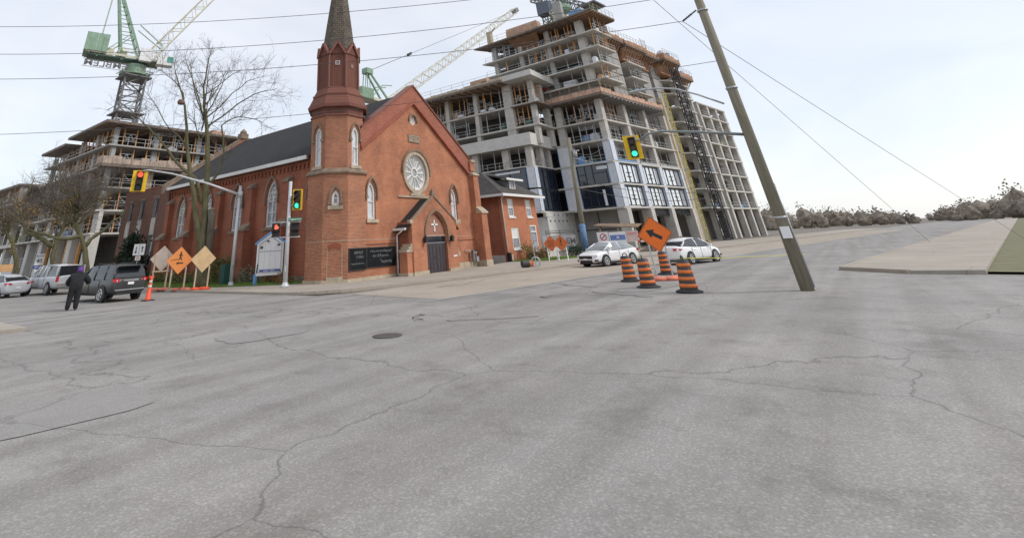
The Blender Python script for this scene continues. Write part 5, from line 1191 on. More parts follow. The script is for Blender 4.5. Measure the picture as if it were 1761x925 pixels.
# street lamp on the corner pole
s4 = thing('street_lamp', (-3.07, -22.36, 0), 'cobra-head street lamp on a curved arm above the right traffic signal', 'street lamp')
k = MB(); k.tube([(-3.33, -19.7, 7.2), (-3.28, -20.24, 7.16), (-3.22, -20.85, 7.0), (-3.15, -21.56, 6.61), (-3.08, -22.3, 6.1)], .035, 8); k.build('arm', GALV, s4)
k = MB(); k.lathe((0, 0, 0), [(0, -.32), (.07, -.3), (.1, -.1), (.09, .2), (.05, .32), (0, .33)], 12); k.xf(Matrix.Translation((-3.36, -19.45, 7.2)) @ Matrix.Rotation(R(90), 4, 'X') @ Matrix.Scale(.6, 4, (0, 1, 0))); k.build('lamp_head', GALV, s4)
# wooden poles
def wpole(loc, h, r0, r1, label, lean=(0, 0)):
    t = thing('utility_pole', loc, label, 'utility pole', 'wooden utility poles'); k = MB(); k.tube([loc, (loc[0] + lean[0], loc[1] + lean[1], h)], [r0, r1], 12); k.build('pole', WOOD, t); return t
p1 = wpole((-3.0, -22.7, 0), 12.4, .19, .15, 'thick wooden pole at the right corner carrying the overhead wires')
k = MB(); k.tube([(-3.07, -22.5, 10.0), (-3.12, -21.9, 9.68)], .03, 8)
for i in range(5): q = Vector((-3.07, -22.5, 10)).lerp(Vector((-3.12, -21.9, 9.68)), .4 + i * .12); k.disc(q, (.05, .6, -.3), .05, .03, 10)
k.build('insulator', BLACK, p1)
k = MB()
for z in (2.1, 6.6, 9.9): k.tube([(-3.0, -22.7, z), (-3.0, -22.7, z + .06)], .2, 12)
k.tube([(-3.0, -22.9, .1), (-3.0, -22.88, 3.2)], .03, 6); k.build('metal_band', GALV, p1)
k = MB(); k.box(-3.3, -3.18, -22.85, -22.6, 1.5, 1.85); k.build('tag_plate', SIGNW, p1)
p2 = wpole((37.3, .4, 0), 13.4, .33, .25, 'leaning wooden utility pole with a blue base in front of the concrete building', (.3, -.5))
k = MB(); k.tube([(37.3, .4, .2), (37.36, .3, 3.2)], .36, 12); k.build('blue_sleeve', mat('faded_blue_sleeve', (.11, .2, .34), .7, var=.35, scale=3), p2)
k = MB(); k.bar((37.3, -1.2, 11.6), (37.8, 1.4, 11.9), .16); k.bar((37.5, -1.8, 10.2), (37.6, .6, 11.5), .07); k.bar((37.5, .0, 10.9), (37.7, -2.6, 10.0), .07)
k.tube([(37.5, -.6, 10.9), (37.5, -.6, 11.7)], .25, 10); k.build('crossarm', GALV, p2)
p3 = wpole((-31.6, 19.3, 0), 15.8, .19, .14, 'wooden utility pole across the side street holding the wire ends')
def wire(name, a, b, sag, label, r=.013, n=14, m=WIRE):
    a, b = Vector(a), Vector(b); pts = [a.lerp(b, i / n) - Vector((0, 0, sag * 4 * (i / n) * (1 - i / n))) for i in range(n + 1)]
    k = MB(); k.tube([p - a for p in pts], r, 5); o = k.build(name, m); o.location = a; return tag(o, label, 'wire', 'overhead wires')
wire('overhead_wire', (-31.6, 19.3, 15.23), (-3.05, -22.6, 11.83), 1.66, 'topmost overhead wire crossing left of the spire', n=30)
wire('overhead_wire', (-31.6, 19.3, 13.8), (-3.05, -22.6, 10.78), 1.82, 'second overhead wire crossing in front of the spire roof', n=30)
wire('overhead_wire', (-31.6, 19.3, 12.16), (-3.12, -21.9, 9.68), 1.54, 'third overhead wire ending at the insulator by the corner pole', n=30)
wire('overhead_wire', (-31.6, 19.3, 8.77), (-3.05, -22.6, 7.75), 1.31, 'lowest overhead wire crossing the tree and the brown tower skirt', .011, 30)
wire('overhead_wire', (-3.12, -21.9, 9.68), (39.1, -34.4, 0), .02, 'guy wire running down to the right from the insulator', .012)
wire('overhead_wire', (-4.9, -19.9, 13.2), (35.6, -28.8, 0), .02, 'upper guy wire passing beside the corner pole at top right', .012)
wire('overhead_wire', (-31.6, 19.3, 9.6), (-19.6, -2.0, 18.5), .02, 'steep short wire at the top left corner', .014)
for a, b, l in (((37.5, .1, 11.9), (56.3, 2, 14.5), 'cable from the leaning pole up to the concrete building'), ((37.5, .1, 8.4), (70, -8, 7.4), 'slack cable from the leaning pole towards the right'), ((37.5, .1, 7.3), (66, -9, 6.2), 'lowest pale cable from the leaning pole towards the right')):
    wire('service_cable', a, b, .9, l, .035)

# ------------------------------------------------------------------ signs
def post_sign(name, base, toP, size, face, label, cat, group, posts, lumber=LUMBER, z=1.6, back=None, face_rot=45):
    pass
def camplane(o):
    f_ = CAM - Vector((o[0], o[1], 0)); f_.z = 0; f_.normalize(); return Pl((o[0], o[1], 0), Vector((-f_.y, f_.x, 0)))
def diamond(P, cu, cv, h, m, par, name='sign_panel', n=0, t=.02, rz=0):
    k = MB(); pts = [(cu + h * math.cos(R(90 * i + rz)), cv + h * math.sin(R(90 * i + rz))) for i in range(4)]; plate(k, P, pts, [], t, n + t); return k.build(name, m, par)
def border(P, cu, cv, h, par, n, rz=0):
    k = MB(); a = [(cu + (h * .965) * math.cos(R(90 * i + rz)), cv + (h * .965) * math.sin(R(90 * i + rz))) for i in range(4)]; b = [(cu + (h * .935) * math.cos(R(90 * i + rz)), cv + (h * .935) * math.sin(R(90 * i + rz))) for i in range(4)]
    plate(k, P, a, [b], .003, n + .003); return k.build('border', BLACK, par)
def walker(P, u, v, s_, par, n, arrow=False):
    k = MB(); q = lambda a, b: P.p(u + a * s_, v + b * s_, n)
    k.disc(q(0, .78), P.N, .11 * s_, .008, 12); T = .008
    for a, b, w_ in (((0, .64), (-.02, .2), .2), ((-.02, .22), (.2, -.25), .12), ((-.02, .22), (-.22, -.25), .12), ((.0, .58), (.27, .3), .08), ((.0, .58), (-.26, .38), .08)): k.bar(q(*a), q(*b), .008, w_ * s_) if False else k.obox((q(*a) + q(*b)) / 2, (q(*b) - q(*a)) / 2, (q(*b) - q(*a)).cross(P.N).normalized() * -w_ * s_ / 2, P.N * .004)
    if arrow:
        k.obox(q(.12, -.6), P.U * .3 * s_, P.N * -.004, Vector((0, 0, .07 * s_))); k.add([q(-.52, -.6) + P.N * .004, q(-.2, -.8) + P.N * .004, q(-.2, -.4) + P.N * .004], [(0, 1, 2)])
    else: k.obox(q(0, -.5), P.U * .32 * s_, P.N * -.004, Vector((0, 0, .05 * s_)))
    return flip_fix(k.build('walking_figure', BLACK, par))
def posts(P, us, z0, z1, par, n=-.06, w_=.09, m=LUMBER, lean=0):
    for u in us: k = MB(); k.bar(P.p(u, z0, n), P.p(u + lean, z1, n), w_, .05); k.build('post', m, par)
# three temporary signs on the left
a = thing('construction_sign', (-7.71, 11.79, .1), 'greyed plywood back of a diamond sign, leftmost of the three on the kerb', 'road sign', 'temporary signs on timber posts'); P = camplane((-7.71, 11.79)); posts(P, (-.42, .42), .1, 2.2, a, .03)
diamond(P, .02, 1.95, .78, PLYWG, a); k = MB(); P.box(k, -.5, .5, 1.15, 1.24, .03, .08); k.build('crossbar', LUMBER, a)
a = thing('construction_sign', (-7.46, 9.76, .1), 'orange diamond sign with a walking figure and a left arrow, middle of three', 'road sign', 'temporary signs on timber posts'); P = camplane((-7.46, 9.76)); posts(P, (-.42, .42), .1, 1.4, a)
p = diamond(P, -.03, 1.79, .8, SIGNOP, a); walker(P, 0, 1.9, .45, p, .03, True)
k = MB(); rr = random.Random(2)
for i in range(6): P.box(k, -.6 + i * .075, -.56 + i * .075 + rr.uniform(0, .03), 1.78 + rr.uniform(-.03, .03) + i * .012, 1.82 + i * .012, .021, .026)
k.build('worn_marking', BLACK, p)
a = thing('construction_sign', (-6.87, 7.87, .1), 'blank tan plywood diamond sign in front of the big tree trunk', 'road sign', 'temporary signs on timber posts'); P = camplane((-6.87, 7.87)); posts(P, (-.36, .4), .1, 1.4, a)
diamond(P, 0, 1.79, .76, PLYW, a)
# orange arrow sign on two posts
a = thing('construction_sign', (1.17, -17.46, 0), 'big orange diamond sign with a black arrow between the striped barrels', 'road sign'); P = camplane((1.17, -17.46))
p = diamond(P, -.0, 1.81, .75, SIGNO, a, rz=4, t=.015); border(P, -.0, 1.81, .75, p, .016, 4)
k = MB(); d = Vector((-.86, .5)); d.normalize(); q = lambda s_, t_: P.p(-.03 + d.x * s_ - d.y * t_, 1.80 + d.y * s_ + d.x * t_, .022)
k.add([q(.36, 0), q(.06, .2), q(.06, .075), q(-.34, .075), q(-.34, -.075), q(.06, -.075), q(.06, -.2)], [tuple(range(7))]); k.build('arrow', BLACK, p)
posts(P, (-.36, .30), 0, 1.55, a, -.05, .06, GALV)
k = MB()
for cx_, cy_ in ((.75, -17.3), (1.3, -17.9), (.95, -17.75)):
    k.lathe((cx_, cy_, 0), [(.3, 0), (.34, .06), (.26, .13), (.1, .16), (0, .165)], 10)
tag(k.build('sandbag_heap', BAG, kind='stuff'), 'heap of faded orange sandbags at the foot of the arrow sign', 'sandbags')
# right pair by the kerb
for i, (o_, lab, kind_) in enumerate((((18.4, -4.2), 'orange diamond text sign, left one of the pair near the house steps', 0), ((18.75, -4.95), 'orange diamond sign with a walking figure and bar near the house steps', 1))):
    a = thing('construction_sign', (*o_, .1), lab, 'road sign', 'orange signs near the house'); P = camplane(o_)
    posts(P, (-.35, .38), .1, 1.1, a, -.05, .1, SIGNW); p = diamond(P, 0, 1.45, .62, SIGNOD, a)
    if kind_: walker(P, 0, 1.5, .38, p, .025)
    else:
        for j, s_ in enumerate(('SIDEWALK', 'CLOSED', 'AHEAD')): text(s_, P, 0, 1.62 - j * .17, .14 if j else .12, BLACK, p, 'lettering', .022)
# lane sign on a thin post
a = thing('lane_sign', (-7.75, 15.6, 0), 'white two-way arrow sign on a thin post behind the dark car', 'road sign'); P = camplane((-7.75, 15.6))
k = MB(); P.box(k, -.37, .37, 2.25, 2.98, .02, .035); p = k.build('sign_panel', SIGNW, a)
k = MB()
for u, dr_ in ((-.2, -1), (.2, 1)):
    P.box(k, u - .03, u + .03, 2.45, 2.8, .036, .042); v_ = 2.6 + dr_ * .25; k.add([P.p(u, v_, .042), P.p(u - .09, v_ - dr_ * .14, .042), P.p(u + .09, v_ - dr_ * .14, .042)], [(0, 1, 2), (2, 1, 0)])
for i in range(4): P.box(k, -.015, .015, 2.32 + i * .16, 2.4 + i * .16, .036, .042)
k.build('arrows', BLACK, p)
k = MB(); P.box(k, -.17, .17, 1.92, 2.2, .02, .035); p2_ = k.build('tow_panel', SIGNW, a); k = MB(); plate(k, P, circle(0, 2.06, .1, 14), [circle(0, 2.06, .075, 14)], .004, .04); k.obox(P.p(0, 2.06, .038), P.U * .07 + Vector((0, 0, .05)), P.N * -.002, Vector((0, 0, .012))); k.build('mark', RED, p2_)
posts(P, (0,), 0, 2.9, a, -.02, .05, GALV)
a = thing('speed_sign', (-6.6, 42.4, .1), 'white 40 speed limit sign with blue tab beside the far left trees', 'road sign'); P = camplane((-6.6, 42.4))
k = MB(); P.box(k, -.4, .4, 2.0, 3.05, .02, .04); p = k.build('sign_panel', SIGNW, a); text('40', P, 0, 2.38, .5, BLACK, p, 'lettering', .042); text('MAXIMUM', P, 0, 2.86, .15, BLACK, p, 'lettering', .042)
k = MB(); P.box(k, -.4, .4, 1.66, 1.97, .02, .04); p = k.build('tab', SIGNB, a); text('BEGINS', P, 0, 1.82, .17, SIGNW, p, 'lettering', .042)
k = MB(); P.box(k, -.25, .25, 1.2, 1.6, .02, .04); p = k.build('small_panel', SIGNW, a); k = MB(); P.box(k, -.2, .2, 1.25, 1.38, .041, .046); k.build('blue_strip', BLUEP, p)
posts(P, (0,), .1, 3.0, a, -.02, .07, WOOD)
# white church notice board
nb = thing('church_notice_board', (-3.35, 5.7, .1), 'white house-shaped notice board with a blue frame on the lawn', 'notice board'); P = Pl((-2.22, 7.28, 0), Vector((.83, -.56, 0)).normalized())
fc = Vector((-.55, -.83, 0)); P = Pl((-3.35, 5.7, 0), Vector((.83, -.55, 0)))
k = MB(); plate(k, P, [(-.86, .62), (.86, .62), (.86, 2.5), (0, 3.1), (-.86, 2.5)], [], .16, .08); b = k.build('board', SIGNW, nb)
k = MB(); plate(k, P, [(-.76, .78), (.76, .78), (.76, 2.44), (0, 2.97), (-.76, 2.44)], [[(-.7, .84), (.7, .84), (.7, 2.4), (0, 2.88), (-.7, 2.4)]], .03, .11); P.box(k, -.7, .7, 2.0, 2.06, .08, .1); k.build('frame', GALV, b)
k = MB()
for q in range(3): P.box(k, -.36 + q * .36, -.345 + q * .36, .86, 2.55, .08, .085)
k.build('panel_seam', GALV, b)
k = MB(); P.box(k, -.62, .7, .84, .97, .082, .092); k.build('blue_strip', SIGNB, b); text('Sunday 11:00am', P, .0, .905, .11, SIGNW, b, 'lettering', .094)
k = MB()
for sg in (-1, 1): k.bar(P.p(0, 3.2, 0), P.p(sg * 1.0, 2.48, 0), .24, .12)
k.build('gable_trim', BLUEP, nb)
for u in (-.84, .84): k = MB(); k.bar(P.p(u - .02, .05, 0), P.p(u, .75, 0), .16, .16); k.build('leg', BLUEP, nb)
k = MB(); P.box(k, -.66, -.5, 2.2, 2.34, .09, .16); P.box(k, .45, .6, 2.35, 2.45, .09, .16); P.box(k, -.25, -.1, 2.6, 2.68, .09, .16); k.build('lamp', BLACK, b)
k = MB(); k.bar(P.p(-.78, .8, .12), P.p(-.74, 1.3, .12), .05); k.build('latch', BLACK, b)
# fallen sign on a tyre ring
a = thing('fallen_sign_stand', (10.54, -6.52, .1), 'thin pole standing in a grey wheel-like base on the pavement edge', 'sign stand')
P = camplane((10.54, -6.52)); k = MB(); k.bar(P.p(0, .1), P.p(-.05, 2.75), .05); k.build('post', GALV, a)
k = MB(); tor = []
for i in range(20): t = 2 * math.pi * i / 20; tor.append(P.p(.3 * math.cos(t), .42 + .3 * math.sin(t), -.05))
k.tube(tor + [tor[0]], .05, 8, False); k.bar(P.p(-.28, .42, -.05), P.p(.28, .42, -.05), .03); k.bar(P.p(0, .12, -.05), P.p(0, .7, -.05), .03); k.build('ring_base', GALV, a)
a = thing('fallen_barrel', (10.3, -6.0, .1), 'small black and orange barrel lying on its side by the kerb', 'barrel')
k = MB(); k.tube([(9.9, -5.75, .33), (10.35, -6.05, .33)], .22, 14, smooth=False); k.build('body', DRUMB, a); k = MB(); k.tube([(10.35, -6.05, .33), (10.6, -6.2, .33)], .2, 14, smooth=False); k.build('orange_band', DRUMO, a)

# ------------------------------------------------------------------ barrels and cones
def barrel(loc, label, lean=0, src=None):
    o = copy_tree(src) if src else thing('construction_barrel', (0, 0, 0), label, 'barrel', 'striped construction barrels')
    if not src:
        prof = [(.30, .10), (.29, .2), (.283, .2), (.275, .42), (.26, .42), (.255, .62), (.245, .62), (.235, .82), (.225, .82), (.215, .98)]
        k = MB(); k.lathe((0, 0, 0), [(.275, .06), (.275, .14), (.2, .98), (.14, 1.0), (0, 1.0)], 24); k.build('body', DRUMB, o)
        for z0, z1 in ((.155, .27), (.365, .475), (.57, .68), (.775, .885)):
            f_ = lambda z: .283 - (z - .14) * .0895
            k = MB(); k.lathe((0, 0, 0), [(f_(z0) - .02, z0), (f_(z0) + .004, z0 + .004), (f_(z1) + .004, z1 - .004), (f_(z1) - .02, z1)], 24); k.build('orange_band', DRUMO, o)
        k = MB(); k.lathe((0, 0, 0), [(.44, 0), (.44, .05), (.33, .08), (.29, .11), (.26, .11)], 8); k.build('rubber_base', RUBBER, o)
        k = MB(); k.tube([(-.1, 0, .98), (-.09, 0, 1.08), (0, 0, 1.11), (.09, 0, 1.08), (.1, 0, .98)], .022, 8); k.build('handle', DRUMB, o)
    o.location = loc; o['label'] = label; o.rotation_euler = (lean, 0, rnd.uniform(0, 3)); return o
bb = barrel((.29, -16.2, 0), 'striped orange barrel, first from the left beside the white car', R(1))
barrel((-2.5, -17.75, 0), 'striped orange barrel, second from the left with a wide black base', 0, bb)
barrel((4.2, -16.75, 0), 'striped orange barrel standing behind the orange arrow sign posts', 0, bb)
x4 = barrel((-3.98, -19.5, 0), 'nearest striped orange barrel at the right with yellow tape on top', R(2), bb)
k = MB(); k.bar((-3.9, -19.4, 1.03), (-3.2, -20.6, .98), .07, .02); k.bar((-3.3, -20.5, .98), (-1.5, -22.9, .95), .07, .01); tag(k.build('barrier_tape', mat('yellow_tape', (.8, .75, .08), .5), o=(-3.9, -19.4, 1.0)), 'yellow caution tape tied to the nearest barrel', 'tape')
o = thing('delineator_post', (-11.35, 4.9, 0), 'tall thin orange delineator cone with pale bands behind the dark car', 'traffic cone')
k = MB(); k.lathe((-11.35, 4.9, 0), [(.2, .03), (.13, .1), (.05, 1.0), (.04, 1.12), (0, 1.13)], 14); k.build('body', CONEO, o); 
for z in (.6, .82): k = MB(); k.lathe((-11.35, 4.9, 0), [(.098 - (z - .6) * .1, z), (.09 - (z - .6) * .1, z + .11)], 14); k.build('reflective_band', REFL, o)
k = MB(); k.box(-11.6, -11.1, 4.65, 5.15, .005, .05); k.build('base', RUBBER, o); k = MB(); k.box(-11.47, -11.23, 4.86, 4.94, 1.05, 1.13); k.build('handle', CONEO, o)
for i, (x, y, lab) in enumerate(((-7.7, 11.4, 'pinkish sandbags at the foot of the leftmost timber sign'), (-7.35, 9.3, 'pinkish sandbags at the foot of the walking figure sign'), (-6.9, 7.7, 'bright orange sandbag at the foot of the blank plywood sign'))):
    k = MB()
    for dx, dy in ((-.2, .3), (.1, -.35), (.25, .1)): k.lathe((dx, dy, 0), [(.28, 0), (.31, .06), (.22, .12), (0, .15)], 9)
    o = k.build('sandbags', CONEO if i == 2 else BAG); o.location = (x, y, .1); tag(o, lab, 'sandbags', 'sandbags at sign feet')

# ------------------------------------------------------------------ vehicles
def ring(x, zl, zb, w_, crown=.03):
    h = [(0, zl), (.75 * w_, zl), (.96 * w_, zl + .1), (w_, zl + (zb - zl) * .45), (.985 * w_, zb - .14), (.93 * w_, zb - .02), (.6 * w_, zb + crown), (0, zb + crown * 1.4)]
    return [Vector((x, y, z)) for y, z in h] + [Vector((x, -y, z)) for y, z in h[-2:0:-1]]
def vehicle(name, loc, rz, label, cat, L, W, body, green, paint, wr, wx, belt, roofm=None, glass=CARG, group='cars in the street', pillars=(), tail=(), head=(), plates=(), extras=None, roofx=None):
    o = thing(name, loc, label, cat, group, rz=1e-9); o.rotation_euler = (0, 0, rz)
    k = MB(); k.loft([ring(*b) for b in body]); bd = k.build('body', paint, o)
    sub = bd.modifiers.new('s', 'SUBSURF'); sub.levels = 1; sub.render_levels = 2
    k = MB(); k.loft([[Vector((x, -a, z0)), Vector((x, a, z0)), Vector((x, (a + b) / 2 + .02, (z0 + z1) / 2)), Vector((x, b, z1)), Vector((x, -b, z1)), Vector((x, -(a + b) / 2 - .02, (z0 + z1) / 2))] for x, z0, z1, a, b in green], True, False); gl = k.build('windows', glass, o)
    rx = [g for g in green if roofx[0] - .01 <= g[0] <= roofx[1] + .01]
    k = MB(); k.loft([[Vector((x, -b - .01, z1 - .03)), Vector((x, -b * .8, z1 + .02)), Vector((x, 0, z1 + .05)), Vector((x, b * .8, z1 + .02)), Vector((x, b + .01, z1 - .03)), Vector((x, b - .03, z1 - .05)), Vector((x, -b + .03, z1 - .05))] for x, z0, z1, a, b in rx], True, True); flip_fix(k.build('roof', roofm or paint, o))
    for i, (x0, x1) in enumerate(pillars):       # (x at belt, x at roof)
        def interp(x, j):
            g = sorted(green); 
            for p, q in zip(g, g[1:]):
                if p[0] <= x <= q[0]: t = (x - p[0]) / (q[0] - p[0]); return p[j] + (q[j] - p[j]) * t
            return g[0][j] if x < g[0][0] else g[-1][j]
        for sg in (-1, 1):
            k = MB(); p0 = Vector((x0, sg * (interp(x0, 3) + .005), interp(x0, 1))); p2 = Vector((x1, sg * (interp(x1, 4) + .005), interp(x1, 2) - .01)); pm = (p0 + p2) / 2 + Vector((0, sg * .03, 0)); k.tube([p0, pm, p2], .04, 6); k.build('pillar', paint if roofm is None else roofm, gl)
    for x in wx:
        for sg in (-1, 1):
            k = MB(); k.disc((x, sg * (W / 2 - .06), wr), (0, 1, 0), wr + .07, .16, 22); k.build('wheel_arch', BLACK, o)
            k = MB(); yo = sg * (W / 2 - .09); k.tube([(x, yo - .12, wr), (x, yo - .10, wr), (x, yo + .10, wr), (x, yo + .12, wr)], [wr * .86, wr, wr, wr * .86], 24); w_ = k.build('wheel', TYRE, o)
            k = MB(); yr = yo + sg * .115; k.disc((x, yr, wr), (0, 1, 0), wr * .16, .05, 10)
            for q in range(7): t = 2 * math.pi * q / 7; k.obox((x + wr * .4 * math.cos(t), yr, wr + wr * .4 * math.sin(t)), Vector((math.cos(t), 0, math.sin(t))) * wr * .26, Vector((0, .014, 0)), Vector((-math.sin(t), 0, math.cos(t))) * wr * .085)
            rg = [Vector((x + wr * .66 * math.cos(2 * math.pi * q / 20), yr, wr + wr * .66 * math.sin(2 * math.pi * q / 20))) for q in range(21)]; k.tube(rg, .025, 6, False); k.build('rim', GALV if paint is not CARB else CHROME, w_)
    for nm, m_, bx in list(tail) + list(head) + list(plates):
        for b in bx:
            k = MB(); k.obox(b[0], b[1], b[2], b[3]); k.build(nm, m_, o)
    for sg in (-1, 1):
        k = MB(); xm = roofx[1] + .55; k.obox((xm, sg * (W / 2 + .06), belt + .04), (.06, 0, 0), (0, .1, 0), (0, 0, .065)); k.build('mirror', paint, o)
    if extras: extras(o)
    return o
V = lambda *a: Vector(a)
def bx(cx_, cy_, cz_, a, b, c, yaw=0):
    r = Matrix.Rotation(R(yaw), 3, 'Z'); return ((cx_, cy_, cz_), r @ Vector((a, 0, 0)), r @ Vector((0, b, 0)), Vector((0, 0, c)))
sed_body = [(-2.3, .42, .86, .72), (-2.26, .28, .98, .8), (-1.9, .2, 1.03, .88), (-1.2, .19, 1.0, .9), (-.3, .18, .95, .9), (.6, .18, .94, .9), (1.1, .19, .95, .9), (1.6, .2, .89, .885), (2.05, .22, .79, .84), (2.25, .25, .70, .74), (2.32, .34, .58, .6)]
sed_green = [(-2.0, .98, 1.03, .74, .7), (-1.35, .98, 1.27, .8, .6), (-.7, .95, 1.40, .83, .6), (0, .93, 1.43, .83, .6), (.35, .93, 1.39, .83, .61), (.75, .94, 1.2, .82, .64), (1.3, .93, .98, .78, .74)]
def sedan(loc, rz, label, glass=CARG):
    def ex(o):
        k = MB(); k.obox((2.25, 0, .56), (.08, 0, 0), (0, .55, 0), (0, 0, .075)); k.obox((2.2, 0, .33), (.12, 0, 0), (0, .5, 0), (0, 0, .08)); k.build('grille', BLACK, o)
        k = MB(); k.obox((2.3, 0, .67), (.05, 0, 0), (0, .55, 0), (0, 0, .015)); k.build('grille_bar', CHROME, o)
        for sg in (-1, 1):
            k = MB(); k.obox((2.14, sg * .68, .38), (.1, sg * -.03, 0), (sg * .02, .14, 0), (0, 0, .055)); flip_fix(k.build('fog_lamp_recess', BLACK, o))
            for x in (-.75, .25):
                k = MB(); k.obox((x, sg * .90, .78), (.09, 0, 0), (0, .015, 0), (0, 0, .015)); k.build('door_handle', CARW, o)
        for x in (1.0, -.1, -1.05):
            for sg in (-1, 1): k = MB(); k.obox((x, sg * .893, .58), (.006, 0, 0), (0, .012, 0), (0, 0, .32)); k.build('door_seam', CGREY, o)
        k = MB(); k.obox((0, 0, .2), (2.0, 0, 0), (0, .87, 0), (0, 0, .05)); k.build('sill', BLACK, o)
    return vehicle('white_car', loc, rz, label, 'car', 4.62, 1.8, sed_body, sed_green, CARW, .33, (-1.36, 1.34), .95, glass=glass,
        pillars=((-1.9, -1.25), (-.35, -.3), (1.3, .4)), roofx=(-1.35, .35), group='white sedans in the street',
        tail=[('tail_lamp', TAIL, [bx(-2.2, .6, .84, .09, .22, .06, -25), bx(-2.2, -.6, .84, .09, .22, .06, 25), bx(-2.08, .82, .86, .2, .03, .035, -12), bx(-2.08, -.82, .86, .2, .03, .035, 12)])],
        head=[('head_lamp', HEAD, [bx(2.1, .62, .66, .12, .2, .055, -35), bx(2.1, -.62, .66, .12, .2, .055, 35)])],
        plates=[('number_plate', SIGNW, [bx(2.34, 0, .46, .01, .16, .05), bx(-2.33, 0, .6, .01, .16, .05)])], extras=ex)
def place(p, th, l): q = Vector((p[0], p[1], 0)) ; return q
th = R(-20); d = Vector((math.cos(th), math.sin(th), 0)); q = Vector((10.9, -10.05, 0)) + d * 2.31
sedan((q.x, q.y, .01), th + math.pi, 'white sedan driving left, its front towards the church', CARGL)
th = R(-19); d = Vector((math.cos(th), math.sin(th), 0)); q = Vector((11.6, -15.1, 0)) + d * 2.31
sedan((q.x, q.y, .01), th, 'white sedan seen from behind at the right edge behind the arrow sign')
suv_body = [(-2.5, .5, 1.0, .84), (-2.47, .38, 1.06, .93), (-2.2, .3, 1.1, .97), (-1.2, .27, 1.1, .985), (0, .27, 1.08, .985), (1.2, .27, 1.06, .98), (1.9, .3, 1.02, .96), (2.35, .35, .93, .9), (2.5, .45, .78, .72)]
suv_green = [(-2.42, 1.06, 1.12, .84, .8), (-2.12, 1.06, 1.64, .86, .68), (-1.9, 1.06, 1.70, .87, .68), (-.5, 1.06, 1.74, .88, .7), (.4, 1.04, 1.73, .88, .7), (.7, 1.04, 1.66, .87, .7), (1.5, 1.03, 1.12, .84, .78)]
def suvx(o):
    for sg in (-1, 1): k = MB(); k.tube([(-1.9, sg * .62, 1.72), (-1.8, sg * .62, 1.8), (.2, sg * .62, 1.82), (.4, sg * .62, 1.76)], .022, 6); k.build('roof_rail', BLACK, o)
    k = MB(); k.obox((-2.3, 0, 1.68), (.2, 0, 0), (0, .62, 0), (0, 0, .03)); k.build('spoiler', CARB, o)
    k = MB(); k.obox((-2.5, 0, .98), (.02, 0, 0), (0, .4, 0), (0, 0, .028)); k.build('tailgate_trim', CHROME, o)
    k = MB(); k.obox((-2.5, 0, .55), (.03, 0, 0), (0, .78, 0), (0, 0, .02)); k.build('bumper_trim', GALV, o)
    k = MB(); k.obox((-2.46, 0, .42), (.05, 0, 0), (0, .7, 0), (0, 0, .08)); k.build('bumper_cladding', BLACK, o)
    for x in (1.1, .05, -1.05):
        for sg in (-1, 1): k = MB(); k.obox((x, sg * .982, .7), (.006, 0, 0), (0, .01, 0), (0, 0, .36)); k.build('door_seam', BLACK, o)
    k = MB(); k.tube([(-2.36, .1, 1.2), (-2.3, -.25, 1.28), (-2.28, -.4, 1.34)], .015, 5); k.build('rear_wiper', BLACK, o)
vehicle('dark_suv', (-12.05, 8.7, .01), R(95), 'charcoal sport utility vehicle seen from behind beside the orange delineator', 'car', 5.1, 1.98, suv_body, suv_green, CARB, .38, (-1.45, 1.5), 1.08,
    pillars=((-2.3, -2.1), (-1.35, -1.2), (-.2, -.15), (1.5, .7)), roofx=(-2.12, .4), group=None, tail=[('tail_lamp', TAIL, [bx(-2.44, .76, 1.0, .06, .17, .075, -20), bx(-2.44, -.76, 1.0, .06, .17, .075, 20)]), ('reverse_lamp', HEAD, [bx(-2.5, .68, .985, .02, .09, .04), bx(-2.5, -.68, .985, .02, .09, .04)])],
    head=[('head_lamp', HEAD, [bx(2.36, .66, .85, .1, .16, .07, -30), bx(2.36, -.66, .85, .1, .16, .07, 30)])], plates=[('number_plate', SIGNW, [bx(-2.53, 0, .84, .01, .16, .06)])], extras=suvx)
pk_body = [(-2.9, .5, 1.12, .86), (-2.88, .42, 1.2, .95), (-2.4, .36, 1.22, .99), (-1.2, .34, 1.22, 1.0), (0, .34, 1.2, 1.0), (1.2, .34, 1.2, 1.0), (2.0, .36, 1.18, .98), (2.7, .4, 1.1, .94), (2.9, .5, .95, .8)]
pk_green = [(-2.85, 1.18, 1.22, .86, .8), (-2.65, 1.18, 1.82, .88, .72), (-1.0, 1.18, 1.9, .9, .74), (.5, 1.18, 1.92, .9, .72), (1.0, 1.18, 1.86, .9, .72), (1.75, 1.17, 1.26, .86, .8)]
def pkx(o):
    for sg in (-1, 1):
        k = MB(); k.obox((-.9, sg * .86, 1.5), (.1, 0, 0), (0, .06, 0), (0, 0, .34)); k.obox((-2.62, sg * .85, 1.5), (.07, 0, 0), (0, .06, 0), (0, 0, .34)); k.build('cap_frame', CARS, o)
        for x in (1.25, .15, -.85): k = MB(); k.obox((x, sg * .998, .8), (.006, 0, 0), (0, .01, 0), (0, 0, .38)); k.build('door_seam', CGREY, o)
    k = MB(); k.obox((-2.95, 0, .62), (.06, 0, 0), (0, .9, 0), (0, 0, .1)); k.build('bumper', CHROME, o)
    k = MB(); k.obox((-2.45, 0, 1.88), (.03, 0, 0), (0, .2, 0), (0, 0, .02)); k.build('brake_lamp', TAIL, o)
